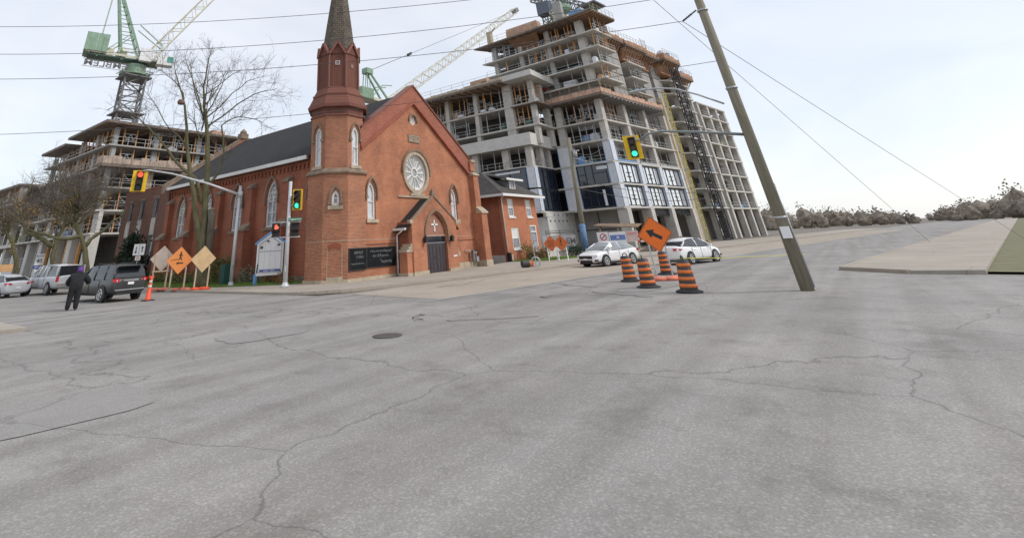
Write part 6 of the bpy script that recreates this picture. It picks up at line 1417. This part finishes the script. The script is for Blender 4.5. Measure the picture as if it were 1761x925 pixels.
vehicle('pickup_truck', (-10.6, 22.8, .01), R(94), 'silver pickup truck with a white cap and dark side windows', 'pickup truck', 5.9, 2.0, pk_body, pk_green, CARS, .4, (-1.7, 1.95), 1.2, roofm=CARW,
    pillars=((-.25, -.2), (.55, .55), (1.75, 1.0)), roofx=(-2.65, .5), group=None, tail=[('tail_lamp', TAIL, [bx(-2.88, .88, 1.0, .05, .09, .17, -12), bx(-2.88, -.88, 1.0, .05, .09, .17, 12)])], plates=[('number_plate', SIGNW, [bx(-2.94, 0, .85, .01, .16, .06)])],
    head=[('head_lamp', HEAD, [bx(2.8, .7, 1.0, .08, .16, .08, -20), bx(2.8, -.7, 1.0, .08, .16, .08, 20)])], extras=pkx)
vehicle('silver_car', (-13.2, 24.5, .01), R(98), 'silver hatchback with red tail lamp at the far left edge', 'car', 4.5, 1.8, sed_body, sed_green, CARS, .33, (-1.36, 1.34), .95, glass=CARG, pillars=((-1.9, -1.25), (-.35, -.3), (1.3, .4)), roofx=(-1.35, .35), group=None,
    tail=[('tail_lamp', TAIL, [bx(-2.2, .62, .86, .09, .2, .06, -25), bx(-2.2, -.62, .86, .09, .2, .06, 25), bx(-2.05, .83, .88, .22, .03, .04, -12), bx(-2.05, -.83, .88, .22, .03, .04, 12)])], plates=[('number_plate', SIGNW, [bx(-2.33, 0, .6, .01, .16, .05)])])

# ------------------------------------------------------------------ person bending by the dark car
pr = thing('person', (-15.1, 4.3, 0), 'person in black clothes with purple hair bending beside the dark vehicle, back turned', 'person')
def skin_mesh(name, verts, edges, radii, m, par, sub=2):
    me = bpy.data.meshes.new(name); me.from_pydata([Vector(v) for v in verts], edges, []); me.materials.append(m)
    ob = bpy.data.objects.new(name, me); col.objects.link(ob)
    sk = ob.modifiers.new('skin', 'SKIN'); sk.use_smooth_shade = True; ob.modifiers.new('sub', 'SUBSURF').levels = sub
    for v, r in zip(me.skin_vertices[0].data, radii): v.radius = (r, r) if not isinstance(r, tuple) else r
    me.skin_vertices[0].data[0].use_root = True
    bpy.context.view_layer.update(); dg = bpy.context.evaluated_depsgraph_get(); me2 = bpy.data.meshes.new_from_object(ob.evaluated_get(dg)); bpy.data.objects.remove(ob)
    o2 = bpy.data.objects.new(name, me2); me2.materials.clear(); me2.materials.append(m); col.objects.link(o2); o2.parent = par; ORG[o2.name] = Vector(); return o2
# local frame: +y away from the camera
bv = [(0, 0, .92), (0, .06, 1.12), (0, .15, 1.34), (0, .20, 1.45), (0, .25, 1.53), (0, .30, 1.62),
      (-.1, 0, .86), (-.12, .02, .48), (-.13, -.02, .1), (-.14, .12, .05), (.1, 0, .86), (.12, .04, .48), (.13, .02, .1), (.14, .16, .05),
      (-.2, .17, 1.38), (-.33, .24, 1.14), (-.3, .44, 1.0), (.2, .17, 1.38), (.36, .26, 1.16), (.34, .46, 1.02)]
be = [(0, 1), (1, 2), (2, 3), (3, 4), (4, 5), (0, 6), (6, 7), (7, 8), (8, 9), (0, 10), (10, 11), (11, 12), (12, 13), (2, 14), (14, 15), (15, 16), (2, 17), (17, 18), (18, 19)]
br = [(.25, .22), (.26, .23), (.28, .22), .13, .08, .09, .15, .11, .09, .06, .15, .11, .09, .06, .14, .12, .07, .14, .12, .07]
body = skin_mesh('body', bv, be, br, CLOTH, pr)
for sg in (-1, 1):
    w0 = Vector((-.3 if sg < 0 else .34, .45, 1.0)); vs = [w0, w0 + V(0, .08, -.01)]; es = [(0, 1)]; rs = [.035, .038]
    for i in range(4):
        b0 = len(vs); q = w0 + V((i - 1.5) * .022, .1, -.01); l = (.04, .05, .048, .036)[i]; vs += [q, q + V(0, l * .7, -.01), q + V(0, l * 1.1, -.035)]; es += [(1, b0), (b0, b0 + 1), (b0 + 1, b0 + 2)]; rs += [.012, .01, .009]
    b0 = len(vs); vs += [w0 + V(-sg * .04, .04, 0), w0 + V(-sg * .06, .07, -.02)]; es += [(0, b0), (b0, b0 + 1)]; rs += [.013, .01]
    skin_mesh('hand', vs, es, rs, SKIN, pr, 1)
hd = MB(); hd.lathe((0, 0, 0), [(0, -.125), (.05, -.115), (.075, -.06), (.088, 0), (.085, .06), (.06, .1), (0, .12)], 16); hd.add([V(-.012, .085, .0), V(.012, .085, .0), V(0, .115, -.02), V(0, .09, -.035)], [(0, 1, 2), (1, 3, 2), (3, 0, 2)])
for sg in (-1, 1): hd.tube([V(sg * .085, 0, .0), V(sg * .098, -.01, -.01)], .02, 6)
hd.xf(Matrix.Translation((0, .31, 1.62)) @ Matrix.Rotation(R(-18), 4, 'X')); hdo = hd.build('head', SKIN, None); hdo.parent = pr
k = MB(); k.lathe((0, 0, 0), [(.06, -.1), (.1, -.06), (.108, .01), (.1, .07), (.07, .115), (0, .135)], 16); k.xf(Matrix.Translation((0, .285, 1.63)) @ Matrix.Rotation(R(-18), 4, 'X')); hr = k.build('hair', PURPLE, None); hr.parent = hdo
for sg in (-1, 1):
    k = MB(); k.lathe((0, 0, 0), [(0, 0), (.05, .0), (.05, .05), (.04, .09), (0, .1)], 10); k.xf(Matrix.Translation((sg * .135, .07, 0)) @ Matrix.Scale(2.4, 4, (0, 1, 0))); sh_ = k.build('shoe', BLACK, None); sh_.parent = pr
k = MB(); k.obox((-.2, .0, 1.3), (.09, 0, .01), (0, .006, 0), (-.01, 0, .035)); k.build('reflective_patch', SIGNW, pr)
dv_ = Vector((-12.6, 9.6)) - Vector((-15.1, 4.3)); pr.rotation_euler = (0, 0, math.atan2(dv_.y, dv_.x) - math.pi / 2); pr.scale = (1.2, 1.15, 1.0)

# ------------------------------------------------------------------ trees
class Tree:
    def __init__(s, seed): s.r = random.Random(seed); s.t = MB(); s.c = MB(); s.ends = []
    def limb(s, pts, r0, r1, mb=None, n=7):
        pts = [Vector(p) for p in pts]; q = []
        for a, b in zip(pts, pts[1:]):     # slight waviness
            q += [a, (a + b) / 2 + Vector([s.r.uniform(-.05, .05) for _ in range(3)])]
        q.append(pts[-1]); N_ = len(q); (mb or s.t).tube(q, [r0 + (r1 - r0) * i / (N_ - 1) for i in range(N_)], n); return q, [r0 + (r1 - r0) * i / (N_ - 1) for i in range(N_)]
    def twig(s, p, d, L, r, depth, up=.25, spread=.8):
        n = 4; pts = [p]; d = d.normalized()
        for i in range(n):
            d = (d + Vector([s.r.uniform(-.22, .22) for _ in range(3)]) + Vector((0, 0, up * .12))).normalized(); pts.append(pts[-1] + d * L / n)
        s.c.tube(pts, [r * (1 - .7 * i / n) for i in range(n + 1)], 3 if r < .02 else 4, False)
        if depth <= 0: s.ends.append(pts[-1]); return
        for i in range(s.r.randint(3, 5)):
            t = s.r.uniform(.25, 1); k = min(n - 1, int(t * n)); q = pts[k].lerp(pts[k + 1], t * n - k); side = Vector([s.r.uniform(-1, 1) for _ in range(3)]).normalized()
            s.twig(q, (d + side * spread), L * s.r.uniform(.42, .7), max(.006, r * .55), depth - 1, up, spread)
    def dress(s, q, rr_, dens, L, depth, center, up=.3, r=.028):
        n = len(q)
        for i in range(1, n):
            for _ in range(dens):
                if s.r.random() < .25 + .75 * i / n:
                    t = s.r.random(); p = q[i - 1].lerp(q[i], t); d = (q[i] - q[i - 1]).normalized(); side = Vector([s.r.uniform(-1, 1) for _ in range(3)]); side = (side - d * side.dot(d)).normalized()
                    s.twig(p, d * .7 + side * 1.0 + Vector((0, 0, up)), L * s.r.uniform(.6, 1.2), min(r, rr_[i] * .7 + .006), depth, up)
def leaves(mb, pts, n, size, sp, r):
    for _ in range(n):
        p = r.choice(pts) + Vector([r.gauss(0, sp) for _ in range(3)]); a = Vector([r.uniform(-1, 1) for _ in range(3)]).normalized(); b = a.cross(Vector([r.uniform(-1, 1) for _ in range(3)])).normalized(); s_ = size * r.uniform(.6, 1.4)
        mb.add([p - a * s_, p + b * s_ * .5, p + a * s_, p - b * s_ * .5], [(0, 1, 2, 3)])
limbs = {"A": [[-5.6, 10.06, -0.07], [-5.68, 10.1, 0.92], [-5.82, 10.18, 2.34], [-5.89, 10.22, 3.8], [-5.95, 10.25, 4.93], [-6.07, 10.31, 7.72], [-6.29, 10.44, 9.4], [-6.54, 10.57, 10.92], [-6.84, 10.74, 12.26], [-7.07, 10.86, 13.88], [-7.03, 10.84, 15.59], [-6.88, 10.76, 16.97]], "B": [[-5.84, 10.19, 1.98], [-6.34, 10.46, 4.19], [-6.74, 10.68, 6.11], [-7.27, 10.97, 8.12], [-7.62, 11.17, 9.8], [-7.91, 11.33, 11.53], [-8.3, 11.54, 13.1], [-8.91, 11.88, 14.7], [-9.25, 12.07, 15.88]], "C": [[-6.17, 10.37, 5.32], [-6.67, 10.65, 6.95], [-7.44, 11.07, 7.59], [-8.31, 11.55, 8.53], [-8.87, 11.85, 9.34], [-9.92, 12.43, 10.5], [-10.6, 12.81, 11.2], [-11.28, 13.18, 11.68]], "D": [[-6.19, 10.38, 5.79], [-5.85, 10.19, 6.7], [-5.38, 9.94, 7.64], [-5.18, 9.82, 8.78], [-5.36, 9.92, 9.85], [-5.58, 10.04, 10.91], [-5.21, 9.84, 11.29], [-4.52, 9.46, 11.64], [-3.38, 8.83, 11.46], [-2.88, 8.56, 11.2]], "E": [[-6.59, 10.6, 10.7], [-5.68, 10.1, 11.54], [-4.69, 9.55, 12.66], [-3.62, 8.97, 13.54], [-2.75, 8.49, 13.89], [-2.03, 8.09, 14.14]], "F": [[-7.88, 11.31, 11.31], [-8.29, 11.54, 13.33], [-8.95, 11.9, 14.22], [-9.7, 12.31, 14.87], [-10.24, 12.61, 15.16]], "G": [[-7.49, 11.09, 9.04], [-8.1, 11.43, 10.0], [-8.73, 11.78, 10.54], [-9.43, 12.17, 11.6], [-10.2, 12.59, 12.8], [-11.0, 13.03, 13.7]], "H": [[-6.9, 10.77, 11.8], [-7.35, 11.02, 13.16], [-7.62, 11.17, 13.85], [-8.16, 11.46, 15.15], [-8.56, 11.69, 16.29]], "I": [[-7.1, 10.88, 13.88], [-7.01, 10.83, 15.74], [-6.96, 10.8, 16.96]], "J": [[-6.7, 10.66, 11.36], [-5.91, 10.23, 12.27], [-5.12, 9.79, 13.54], [-4.22, 9.3, 14.58], [-2.96, 8.61, 15.13]], "K": [[-6.98, 10.82, 13.18], [-6.13, 10.35, 14.05], [-5.27, 9.87, 15.09], [-4.82, 9.63, 15.43]]}
T = Tree(5); bt = thing('bare_tree', (-5.6, 10.06, 0), 'tall bare tree with forked trunk in front of the church side wall', 'tree', 'bare street trees')
rad = {'A': (.34, .015), 'B': (.22, .015), 'C': (.15, .02), 'D': (.11, .015), 'E': (.075, .015), 'F': (.055, .012), 'G': (.06, .012), 'H': (.06, .012), 'I': (.05, .015), 'J': (.06, .015), 'K': (.05, .015)}
T.limb([(-5.5, 10.0, -.05), (-5.62, 10.08, .6), (-5.75, 10.15, 2.0)], .42, .33, n=12)
for kk, pts in limbs.items():
    q, rr_ = T.limb([Vector(p) + (Vector((0, 0, 0)) if kk in 'AB' else Vector((0, 0, 0))) for p in pts], *rad[kk], n=10 if kk in 'AB' else 7)
    if kk in 'AB': zz = [i for i, p in enumerate(q) if p.z > 9.5]; q2, r2 = q[zz[0]:], rr_[zz[0]:]
    else: q2, r2 = q[2:], rr_[2:]
    T.dress(q2, r2, 3, {'A': 1.3, 'B': 1.3, 'H': 1.3, 'I': 1.1, 'C': 1.9, 'D': 1.7, 'K': 1.6}.get(kk, 2.3), 2, None, .3, .015)
for _ in range(7):      # limbs leaning towards and away from the viewer give the crown its depth
    p = Vector((-6.8, 10.7, T.r.uniform(9.5, 13))); a = T.r.choice((R(60), R(240))) + T.r.uniform(-.5, .5); d = Vector((math.cos(a), math.sin(a), .8))
    q, r_ = T.limb([p, p + d * 1.2, p + d * 2.3 + Vector((0, 0, .3)), p + d * 3.2 + Vector((0, 0, .9))], .06, .015, n=5); T.dress(q, r_, 2, 1.6, 2, None, .3)
T.t.build('trunk', BARKG, bt); T.c.build('crown', TWIG, bt)
k = MB(); k.lathe((-8.35, 11.5, 12.35), [(0, 0), (.2, .05), (.28, .2), (.2, .4), (0, .45)], 9); tag(k.build('bird_nest', mat('nest', (.22, .14, .11), .95, var=.4, scale=8), o=(-8.35, 11.5, 12.35)), 'small brown nest caught in the branches of the tall bare tree', 'nest')
k = MB(); k.tube([(-5.5, 9.72, 1.9), (-5.62, 9.75, 4.4), (-5.72, 9.72, 4.9)], [.27, .24, .22], 10); k.build('cut_stem', BARK, bt)
k = MB(); k.disc((-5.73, 9.72, 4.95), (0, -.1, 1), .21, .04, 12); k.build('cut_face', PLYW, bt)
def spread_tree(base, limbsd, seed, label, radii, leafn, spots, col_=LEAFY, extra=()):
    T = Tree(seed); o = thing('street_tree', base, label, 'tree', 'bare street trees')
    for kk, pts in limbsd.items():
        pts = [Vector(p) for p in pts]
        q, r_ = T.limb(pts, *radii.get(kk, (.16, .03)), n=8); s0 = len(q) // 2 if kk == 'A' else 3
        T.dress(q[s0:], r_[s0:], 2, 2.3, 2, None, .25, .022)
    c = Vector((base[0] - 2.0, base[1] + .5, 6.2))
    for i in range(26):
        a = T.r.uniform(0, 6.28); d = Vector((math.cos(a), math.sin(a), T.r.uniform(.1, .9))); p = Vector(limbsd['A'][-3]) + Vector((0, 0, T.r.uniform(-1, 1.0))); L_ = T.r.uniform(2.5, 4.2)
        q, r_ = T.limb([p, p + d * L_ * .4 + Vector((0, 0, .3)), p + d * L_ * .8 + Vector((0, 0, .5)), p + d * L_ + Vector((0, 0, .8))], .07, .018, n=4); T.dress(q, r_, 2, 1.7, 2, None, .2)
    T.t.build('trunk', BARKG, o); T.c.build('crown', TWIG, o)
    lm = MB(); ends = [e for e in T.ends if e.z < 7.5] or T.ends; cl = [T.r.choice(ends) for _ in range(spots)]; leaves(lm, cl, leafn, .075, .42, T.r); lm.build('leaves', col_, o)
    lm = MB(); leaves(lm, [T.r.choice(T.ends) for _ in range(60)], leafn // 3, .06, .5, T.r); lm.build('leaves', LEAFR if col_ is LEAFY else LEAFY, o)
    if extra: lm = MB(); leaves(lm, [Vector(e) for e in extra], 260, .085, .4, T.r); lm.build('leaves', LEAFO, o)
    return o
t2 = {"A": [[-5.2, 31.9, -.05], [-5.31, 31.94, 1.08], [-5.66, 32.05, 2.31], [-5.96, 32.16, 3.36], [-6.44, 32.32, 4.34], [-6.85, 32.46, 5.01], [-7.16, 32.56, 6.26], [-7.51, 32.68, 7.47], [-7.99, 32.84, 9.09]], "B": [[-5.92, 32.14, 3.36], [-5.6, 32.03, 4.0], [-4.68, 31.72, 4.74], [-4.08, 31.52, 5.57], [-3.56, 31.34, 5.93], [-3.3, 31.26, 6.63]], "C": [[-6.44, 32.32, 4.34], [-7.15, 32.56, 4.11], [-8.21, 32.92, 4.15], [-9.5, 33.35, 4.59], [-10.43, 33.67, 4.97], [-11.23, 33.94, 5.73]], "D": [[-6.85, 32.46, 5.01], [-7.9, 32.81, 6.17], [-8.8, 33.12, 7.21], [-9.39, 33.32, 8.26], [-10.16, 33.58, 9.32]], "E": [[-6.83, 32.45, 5.37], [-6.29, 32.27, 6.03], [-5.53, 32.01, 6.93], [-5.03, 31.84, 8.02], [-4.8, 31.76, 9.42]], "F": [[-7.35, 32.63, 6.94], [-8.22, 32.92, 8.27], [-9.17, 33.24, 9.88], [-9.67, 33.41, 10.7]], "G": [[-6.34, 32.28, 4.08], [-7.1, 32.54, 5.12], [-7.73, 32.76, 6.42], [-8.11, 32.88, 7.74], [-8.14, 32.89, 9.36]]}
t3 = {"A": [[-5.3, 40.95, -.05], [-5.41, 40.97, 1.16], [-5.88, 41.11, 2.81], [-5.83, 41.1, 4.31], [-5.6, 41.03, 5.32], [-5.45, 40.99, 6.48], [-5.25, 40.93, 7.97], [-5.85, 41.1, 9.49]], "B": [[-6.03, 41.15, 3.64], [-6.97, 41.43, 4.35], [-7.83, 41.68, 4.88], [-8.5, 41.87, 5.07], [-8.89, 41.99, 5.69], [-9.26, 42.1, 6.43], [-9.76, 42.24, 7.69], [-10.47, 42.45, 8.84]], "C": [[-9.05, 42.04, 5.97], [-9.95, 42.3, 6.72], [-10.7, 42.52, 7.29], [-11.37, 42.71, 8.26]], "D": [[-5.6, 41.03, 5.32], [-6.52, 41.3, 6.67], [-7.64, 41.62, 8.27], [-8.74, 41.94, 9.75]], "E": [[-9.76, 42.24, 7.69], [-9.44, 42.15, 9.14], [-9.2, 42.08, 10.65]]}
spread_tree((-5.2, 31.9, 0), t2, 21, 'spreading street tree with a few yellow leaves beside the brown annex', {'A': (.33, .05), 'B': (.2, .04), 'C': (.2, .04), 'D': (.13, .03), 'E': (.12, .03)}, 520, 12)
spread_tree((-5.3, 40.9, 0), t3, 22, 'spreading street tree with bent boughs behind the speed sign', {'A': (.34, .05), 'B': (.24, .05)}, 480, 11, extra=((-8.2, 41.5, 5.0), (-7.4, 41.3, 4.8), (-9.0, 42, 4.6)))
t4 = {"A": [(-6.0, 52, -.05), (-6.3, 52, 2.5), (-7.2, 52.3, 4.6), (-8.4, 52.6, 6.2), (-9.6, 53, 7.8), (-10.6, 53.2, 9.4)], "B": [(-8.0, 52.5, 5.6), (-7.5, 52.4, 7), (-8, 52.6, 8.8)], "C": [(-9, 52.8, 7), (-11, 53.2, 7.6), (-12.6, 53.6, 8.6)]}
spread_tree((-6, 52, 0), t4, 23, 'farthest of the bare street trees, at the left edge', {'A': (.3, .05)}, 300, 8)

# shrubs
def shrub(name, c, rx, ry, rz_, n, size, m, label, cat='shrub', cone=False, stems=True, m2=None):
    o = thing(name, (c[0], c[1], .1), label, cat); r = random.Random(int(c[0] * 31 + c[1] * 7 + n)); k = MB(); k2 = MB()
    clumps = []
    for _ in range(34):
        a, e_ = r.uniform(0, 6.28), r.uniform(-.2, 1); rad_ = r.uniform(.45, .9)
        zz = abs(e_) * rad_; f_ = (1 - zz) if cone else math.sqrt(max(0, 1 - zz * zz)); clumps.append(Vector((c[0] + rx * f_ * math.cos(a) * rad_, c[1] + ry * f_ * math.sin(a) * rad_, .1 + rz_ * zz)))
    for i in range(n):
        p = r.choice(clumps) + Vector([r.gauss(0, .16 * min(rx, rz_) + .03) for _ in range(3)]); p.z = max(p.z, .13)
        a = Vector([r.uniform(-1, 1) for _ in range(3)]).normalized(); b = a.cross(Vector([r.uniform(-1, 1) for _ in range(3)])).normalized(); s_ = size * r.uniform(.6, 1.4)
        (k2 if m2 and r.random() < .4 else k).add([p - a * s_, p + b * s_ * .55, p + a * s_, p - b * s_ * .55], [(0, 1, 2, 3)])
    k.build('foliage', m, o)
    if k2.v: k2.build('foliage', m2, o)
    k = MB()
    for i in range(7): q = r.choice(clumps); k.tube([(c[0] + r.uniform(-.1, .1), c[1] + r.uniform(-.1, .1), .08), (Vector((c[0], c[1], .1)) + q) / 2 + Vector((0, 0, .2)), q], [.03, .02, .008], 4)
    k.build('stem', TWIG, o); return o
shrub('evergreen_bush', (-2.9, 28.4, 0), 1.7, 2.4, 4.6, 5200, .14, LEAFD, 'dark conical evergreen against the brown annex wall', 'bush', True)
shrub('garden_bush', (-2.75, 12.3, 0), 1.1, 1.7, 2.2, 4200, .06, LEAFO, 'large olive-yellow bush against the church wall behind the left pole', m2=LEAFG)
shrub('garden_bush', (-2.5, 9.4, 0), .7, 1.0, 1.1, 1800, .05, LEAFP, 'low pale grey-green shrub between the left pole and notice board')
shrub('garden_bush', (-2.4, 6.6, 0), .6, 1.0, .9, 1300, .05, LEAFO, 'low shrub under the white notice board', m2=LEAFR)
shrub('garden_bush', (-2.9, 4.7, 0), .5, .6, .8, 900, .05, LEAFO, 'small rust-tipped shrub between the signal pole and the tower', m2=LEAFR)
shrub('garden_bush', (-3.2, 17.0, 0), 1.0, 2.2, .9, 2400, .06, LEAFG, 'row of low green shrubs behind the timber signs', m2=LEAFO)
shrub('garden_bush', (-3.0, 21.5, 0), 1.0, 1.8, 1.0, 1800, .06, LEAFO, 'yellow-green low shrub near the leftmost timber sign', m2=LEAFG)
shrub('rose_bush', (22.0, -.1, 0), 1.0, .7, 1.9, 1700, .06, LEAFO, 'rusty and green rose bush under the house window', m2=LEAFR)
shrub('garden_bush', (24.0, -.6, 0), 1.0, .5, 1.1, 1100, .06, LEAFG, 'low rusty shrub beside the house steps', m2=LEAFR)
shrub('garden_bush', (28.4, -2.0, 0), .8, .8, 1.5, 900, .07, LEAFD, 'dark shrub right of the house steps')
shrub('garden_bush', (21.4, -.9, 0), .5, .4, .7, 500, .05, LEAFD, 'small dark shrub at the house corner by the downpipe')
# dark green barrel bin and bench-like stone near the tree
k = MB(); k.box(-4.5, -3.9, 9.2, 9.8, .1, 1.35); tag(k.build('green_utility_box', mat('dark_green_box', (.02, .09, .07), .6), o=(-4.2, 9.5, .1)), 'dark green utility box behind the blank plywood sign', 'utility box')
# ------------------------------------------------------------------ site clutter on the right
a = thing('site_hoarding', (38.5, 0, 0), 'grey hoarding banner lettered LEM beside the leaning wooden pole', 'banner'); P = Pl((39.0, .6, 0), (0, -1, 0))
P = camplane((37.9, 2.6)); k = MB(); P.box(k, -2.6, .9, .85, 2.1, 0, .05); b = k.build('banner', mat('banner_grey', (.56, .54, .52), .7), a); text('EMBLEM', P, -.75, 1.42, .9, CGREY, b, 'lettering', .055)
k = MB(); P.box(k, -2.6, .9, 2.35, 2.45, 0, .06); P.box(k, -2.6, .9, 2.6, 2.66, 0, .06); [P.box(k, u, u + .08, 0, 2.7, -.03, 0) for u in (-2.6, -.9, .8)]; k.build('frame', CGREY, a)
a = thing('storage_bin', (38, .8, 0), 'dark green site bin below the grey banner', 'bin'); P = camplane((38.3, 1.5)); k = MB(); P.box(k, -1.0, 1.2, .25, .85, -.8, 0); k.build('body', CDARK, a); k = MB(); P.box(k, -1.2, 1.3, .1, .25, -.9, .1); k.build('base', CONCL, a)
for i, (o_, w_, h0, h1, m_, nm, lab) in enumerate((((40.1, -.9), 1.3, 1.0, 2.2, SIGNW, 'no_entry', 'white notice with a red no symbol right of the leaning pole'), ((40.6, -2.5), 1.9, .9, 2.15, SIGNW, 'blue', 'white notice with a blue middle band above the white sedan'), ((41.2, -4.0), 1.5, 1.0, 2.15, mat('pinkish_notice', (.66, .5, .47), .6), 'pink', 'pale pink notice, rightmost of the three on the site fence'))):
    a = thing('site_notice', (*o_, 0), lab, 'notice', 'notices on the site fence'); P = camplane(o_); k = MB(); P.box(k, -w_ / 2, w_ / 2, h0, h1, 0, .03); b = k.build('panel', m_, a)
    posts(P, (-w_ * .4, w_ * .4), 0, h1 - .1, a, -.04, .07, LUMBER)
    if nm == 'no_entry':
        k = MB(); plate(k, P, circle(.05, 1.65, .4, 18), [circle(.05, 1.65, .3, 18)], .01, .045); k.build('red_ring', RED, b)
        k = MB(); k.obox(P.p(.05, 1.65, .04), P.U * .25 + V(0, 0, .2), P.N * -.005, V(0, 0, .06)); k.build('black_mark', BLACK, b)
    if nm == 'blue': k = MB(); P.box(k, -.85, .85, 1.25, 1.8, .031, .04); s_ = k.build('blue_band', mat('notice_blue', (.14, .22, .5), .6), b); text('M', P, 0, 1.52, .4, SIGNW, s_, 'lettering', .042)
    if nm == 'pink': k = MB(); [P.box(k, -.6, .6, 1.9 - j * .14, 1.94 - j * .14, .031, .036) for j in range(2)]; k.build('print_line', RED, b)
a = thing('timber_shelter', (45, -1, 0), 'rough timber canopy on posts behind the white sedan', 'shelter'); P = camplane((45, -1.3))
k = MB(); k.add([P.p(-3.0, 3.05, .4), P.p(2.3, 2.6, .6), P.p(3.0, 3.0, -2.4), P.p(-2.3, 3.3, -2.4)] + [P.p(-3.0, 2.95, .4), P.p(2.3, 2.5, .6), P.p(3.0, 2.9, -2.4), P.p(-2.3, 3.2, -2.4)], [(0, 1, 2, 3), (7, 6, 5, 4), (0, 4, 5, 1), (1, 5, 6, 2), (2, 6, 7, 3), (3, 7, 4, 0)]); flip_fix(k.build('canopy', BROWN, a))
for u in (-2.2, .0, 2.0): k = MB(); k.bar(P.p(u, 0, 0), P.p(u, 2.6, 0), .2); k.build('post', LUMBER, a)
k = MB(); P.box(k, -2.6, 2.2, 1.4, 1.52, .1, .2); P.box(k, -2.0, 1.2, 1.5, 2.0, -1.4, -.4); k.build('stacked_material', CONC, a)
a = thing('concrete_barrier', (50, -6, 0), 'low concrete barrier and soil heap behind the arrow sign', 'barrier'); k = MB()
for i in range(3): p = Vector((46 + i * 4.2, -5.4 - i * .7, 0)); k.add([p + V(0, -.3, 0), p + V(4, -1, 0), p + V(4, -.4, 0), p + V(0, .3, 0), p + V(0, -.12, .85), p + V(4, -.82, .85), p + V(4, -.6, .85), p + V(0, .1, .85)], [(0, 1, 5, 4), (1, 2, 6, 5), (2, 3, 7, 6), (3, 0, 4, 7), (4, 5, 6, 7)])
k.build('body', CONC, a)
k = MB(); r = random.Random(9)
n_ = 16
k.add([(34 + 12 * (i / n_), -9.2 - 2.2 * (i / n_) + 3.2 * (j / 8), .0 + 1.35 * math.sin(math.pi * i / n_) ** .6 * math.sin(math.pi * j / 8) + (r.uniform(-.12, .12) if 0 < i < n_ and 0 < j < 8 else 0)) for i in range(n_ + 1) for j in range(9)], [(i * 9 + j, i * 9 + j + 1, (i + 1) * 9 + j + 1, (i + 1) * 9 + j) for i in range(n_) for j in range(8)])
so_ = flip_fix(k.build('soil_heap', DIRT, kind='stuff')); tag(so_, 'low heap of brown soil between the white sedans', 'soil')
a = thing('site_barrier', (33, -9, 0), 'red and white plank barrier on the soil behind the barrels', 'barrier'); P = camplane((36, -8.5)); k = MB(); P.box(k, -2.4, .2, 1.0, 1.18, 0, .05); k.build('plank', SIGNW, a)
k = MB(); [P.box(k, -2.3 + i * .7, -2.0 + i * .7, 1.002, 1.178, .051, .056) for i in range(4)]; k.build('red_stripe', RED, a); posts(P, (-2.2, .0), .0, 1.2, a, -.04, .08, LUMBER)
# left site fence with mirrored lettering
a = thing('site_fence', (-3.6, 72, 0), 'metal site fence with mirrored letter banner at the far left', 'fence'); P = Pl((-7.0, 60, 0), Vector((.62, -.78, 0)))
P = camplane((-6.6, 56)); k = MB(); P.box(k, -4.6, 1.0, .3, 1.75, 0, .04); b = k.build('banner', mat('banner_pale', (.42, .46, .5), .7), a); text('EMBLEM', P, -2.0, 1.0, 1.15, SIGNW, b, 'mirrored_lettering', .045, mirror=True)
k = MB(); [P.box(k, -4.6, 2.2, z, z + .06, -.05, 0) for z in (1.9, 2.2, 2.5, 2.8)]; [P.box(k, u, u + .06, 0, 2.8, -.08, -.05) for u in (-4.6, -3, -1.4, .2, 1.8)]; k.build('rail', GALV, a)
k = MB(); P.box(k, -1.4, 1.0, 1.5, 2.3, .045, .06); k.build('orange_panel', mat('pale_orange_panel', (.68, .4, .2), .7), b)

for o in bpy.data.objects:
    if o.type == 'MESH' and o.parent is None and 'label' not in o and 'kind' not in o: print('UNTAGGED', o.name)

# far wood closing the street on the right: soft overlapping crowns, one mass
r = random.Random(77); k = MB()
for i in range(420):
    a = R(r.uniform(-70, 6)); d_ = r.uniform(260, 420); h = r.uniform(4, 9) * (.8 + .3 * math.sin(a * 23)); c = Vector((CAM.x + d_ * math.cos(a), CAM.y + d_ * math.sin(a), 0)); w_ = h * r.uniform(.3, .5)
    rings = []
    for j in range(7):
        t = j / 6; rr_ = w_ * math.sin(math.pi * min(1, .12 + .88 * t)) ** .6 + .1; rings.append([c + Vector((rr_ * r.uniform(.7, 1.2) * math.cos(2 * math.pi * q / 9), rr_ * r.uniform(.7, 1.2) * math.sin(2 * math.pi * q / 9), h * t + r.uniform(-.3, .3) * (t > 0))) for q in range(9)])
    k.loft(rings, True, False)
    for _ in range(70):
        t = r.random(); an = r.uniform(0, 6.28); p = c + Vector((w_ * r.uniform(.9, 1.5) * math.sin(math.pi * (.12 + .8 * t)) * math.cos(an), w_ * r.uniform(.9, 1.5) * math.sin(math.pi * (.12 + .8 * t)) * math.sin(an), h * t * r.uniform(1.1, 1.35))); a_ = Vector([r.uniform(-1, 1) for _ in range(3)]).normalized(); b_ = a_.cross(Vector([r.uniform(-1, 1) for _ in range(3)])).normalized(); q = r.uniform(.25, .6)
        k.add([p - a_ * q, p + b_ * q * .6, p + a_ * q, p - b_ * q * .6], [(0, 1, 2, 3)])
tag(k.build('treeline', mat('far_wood', (.24, .205, .165), .95, var=.4, scale=.5), kind='stuff'), 'low far-off wood along the horizon at the end of the street', 'wood')
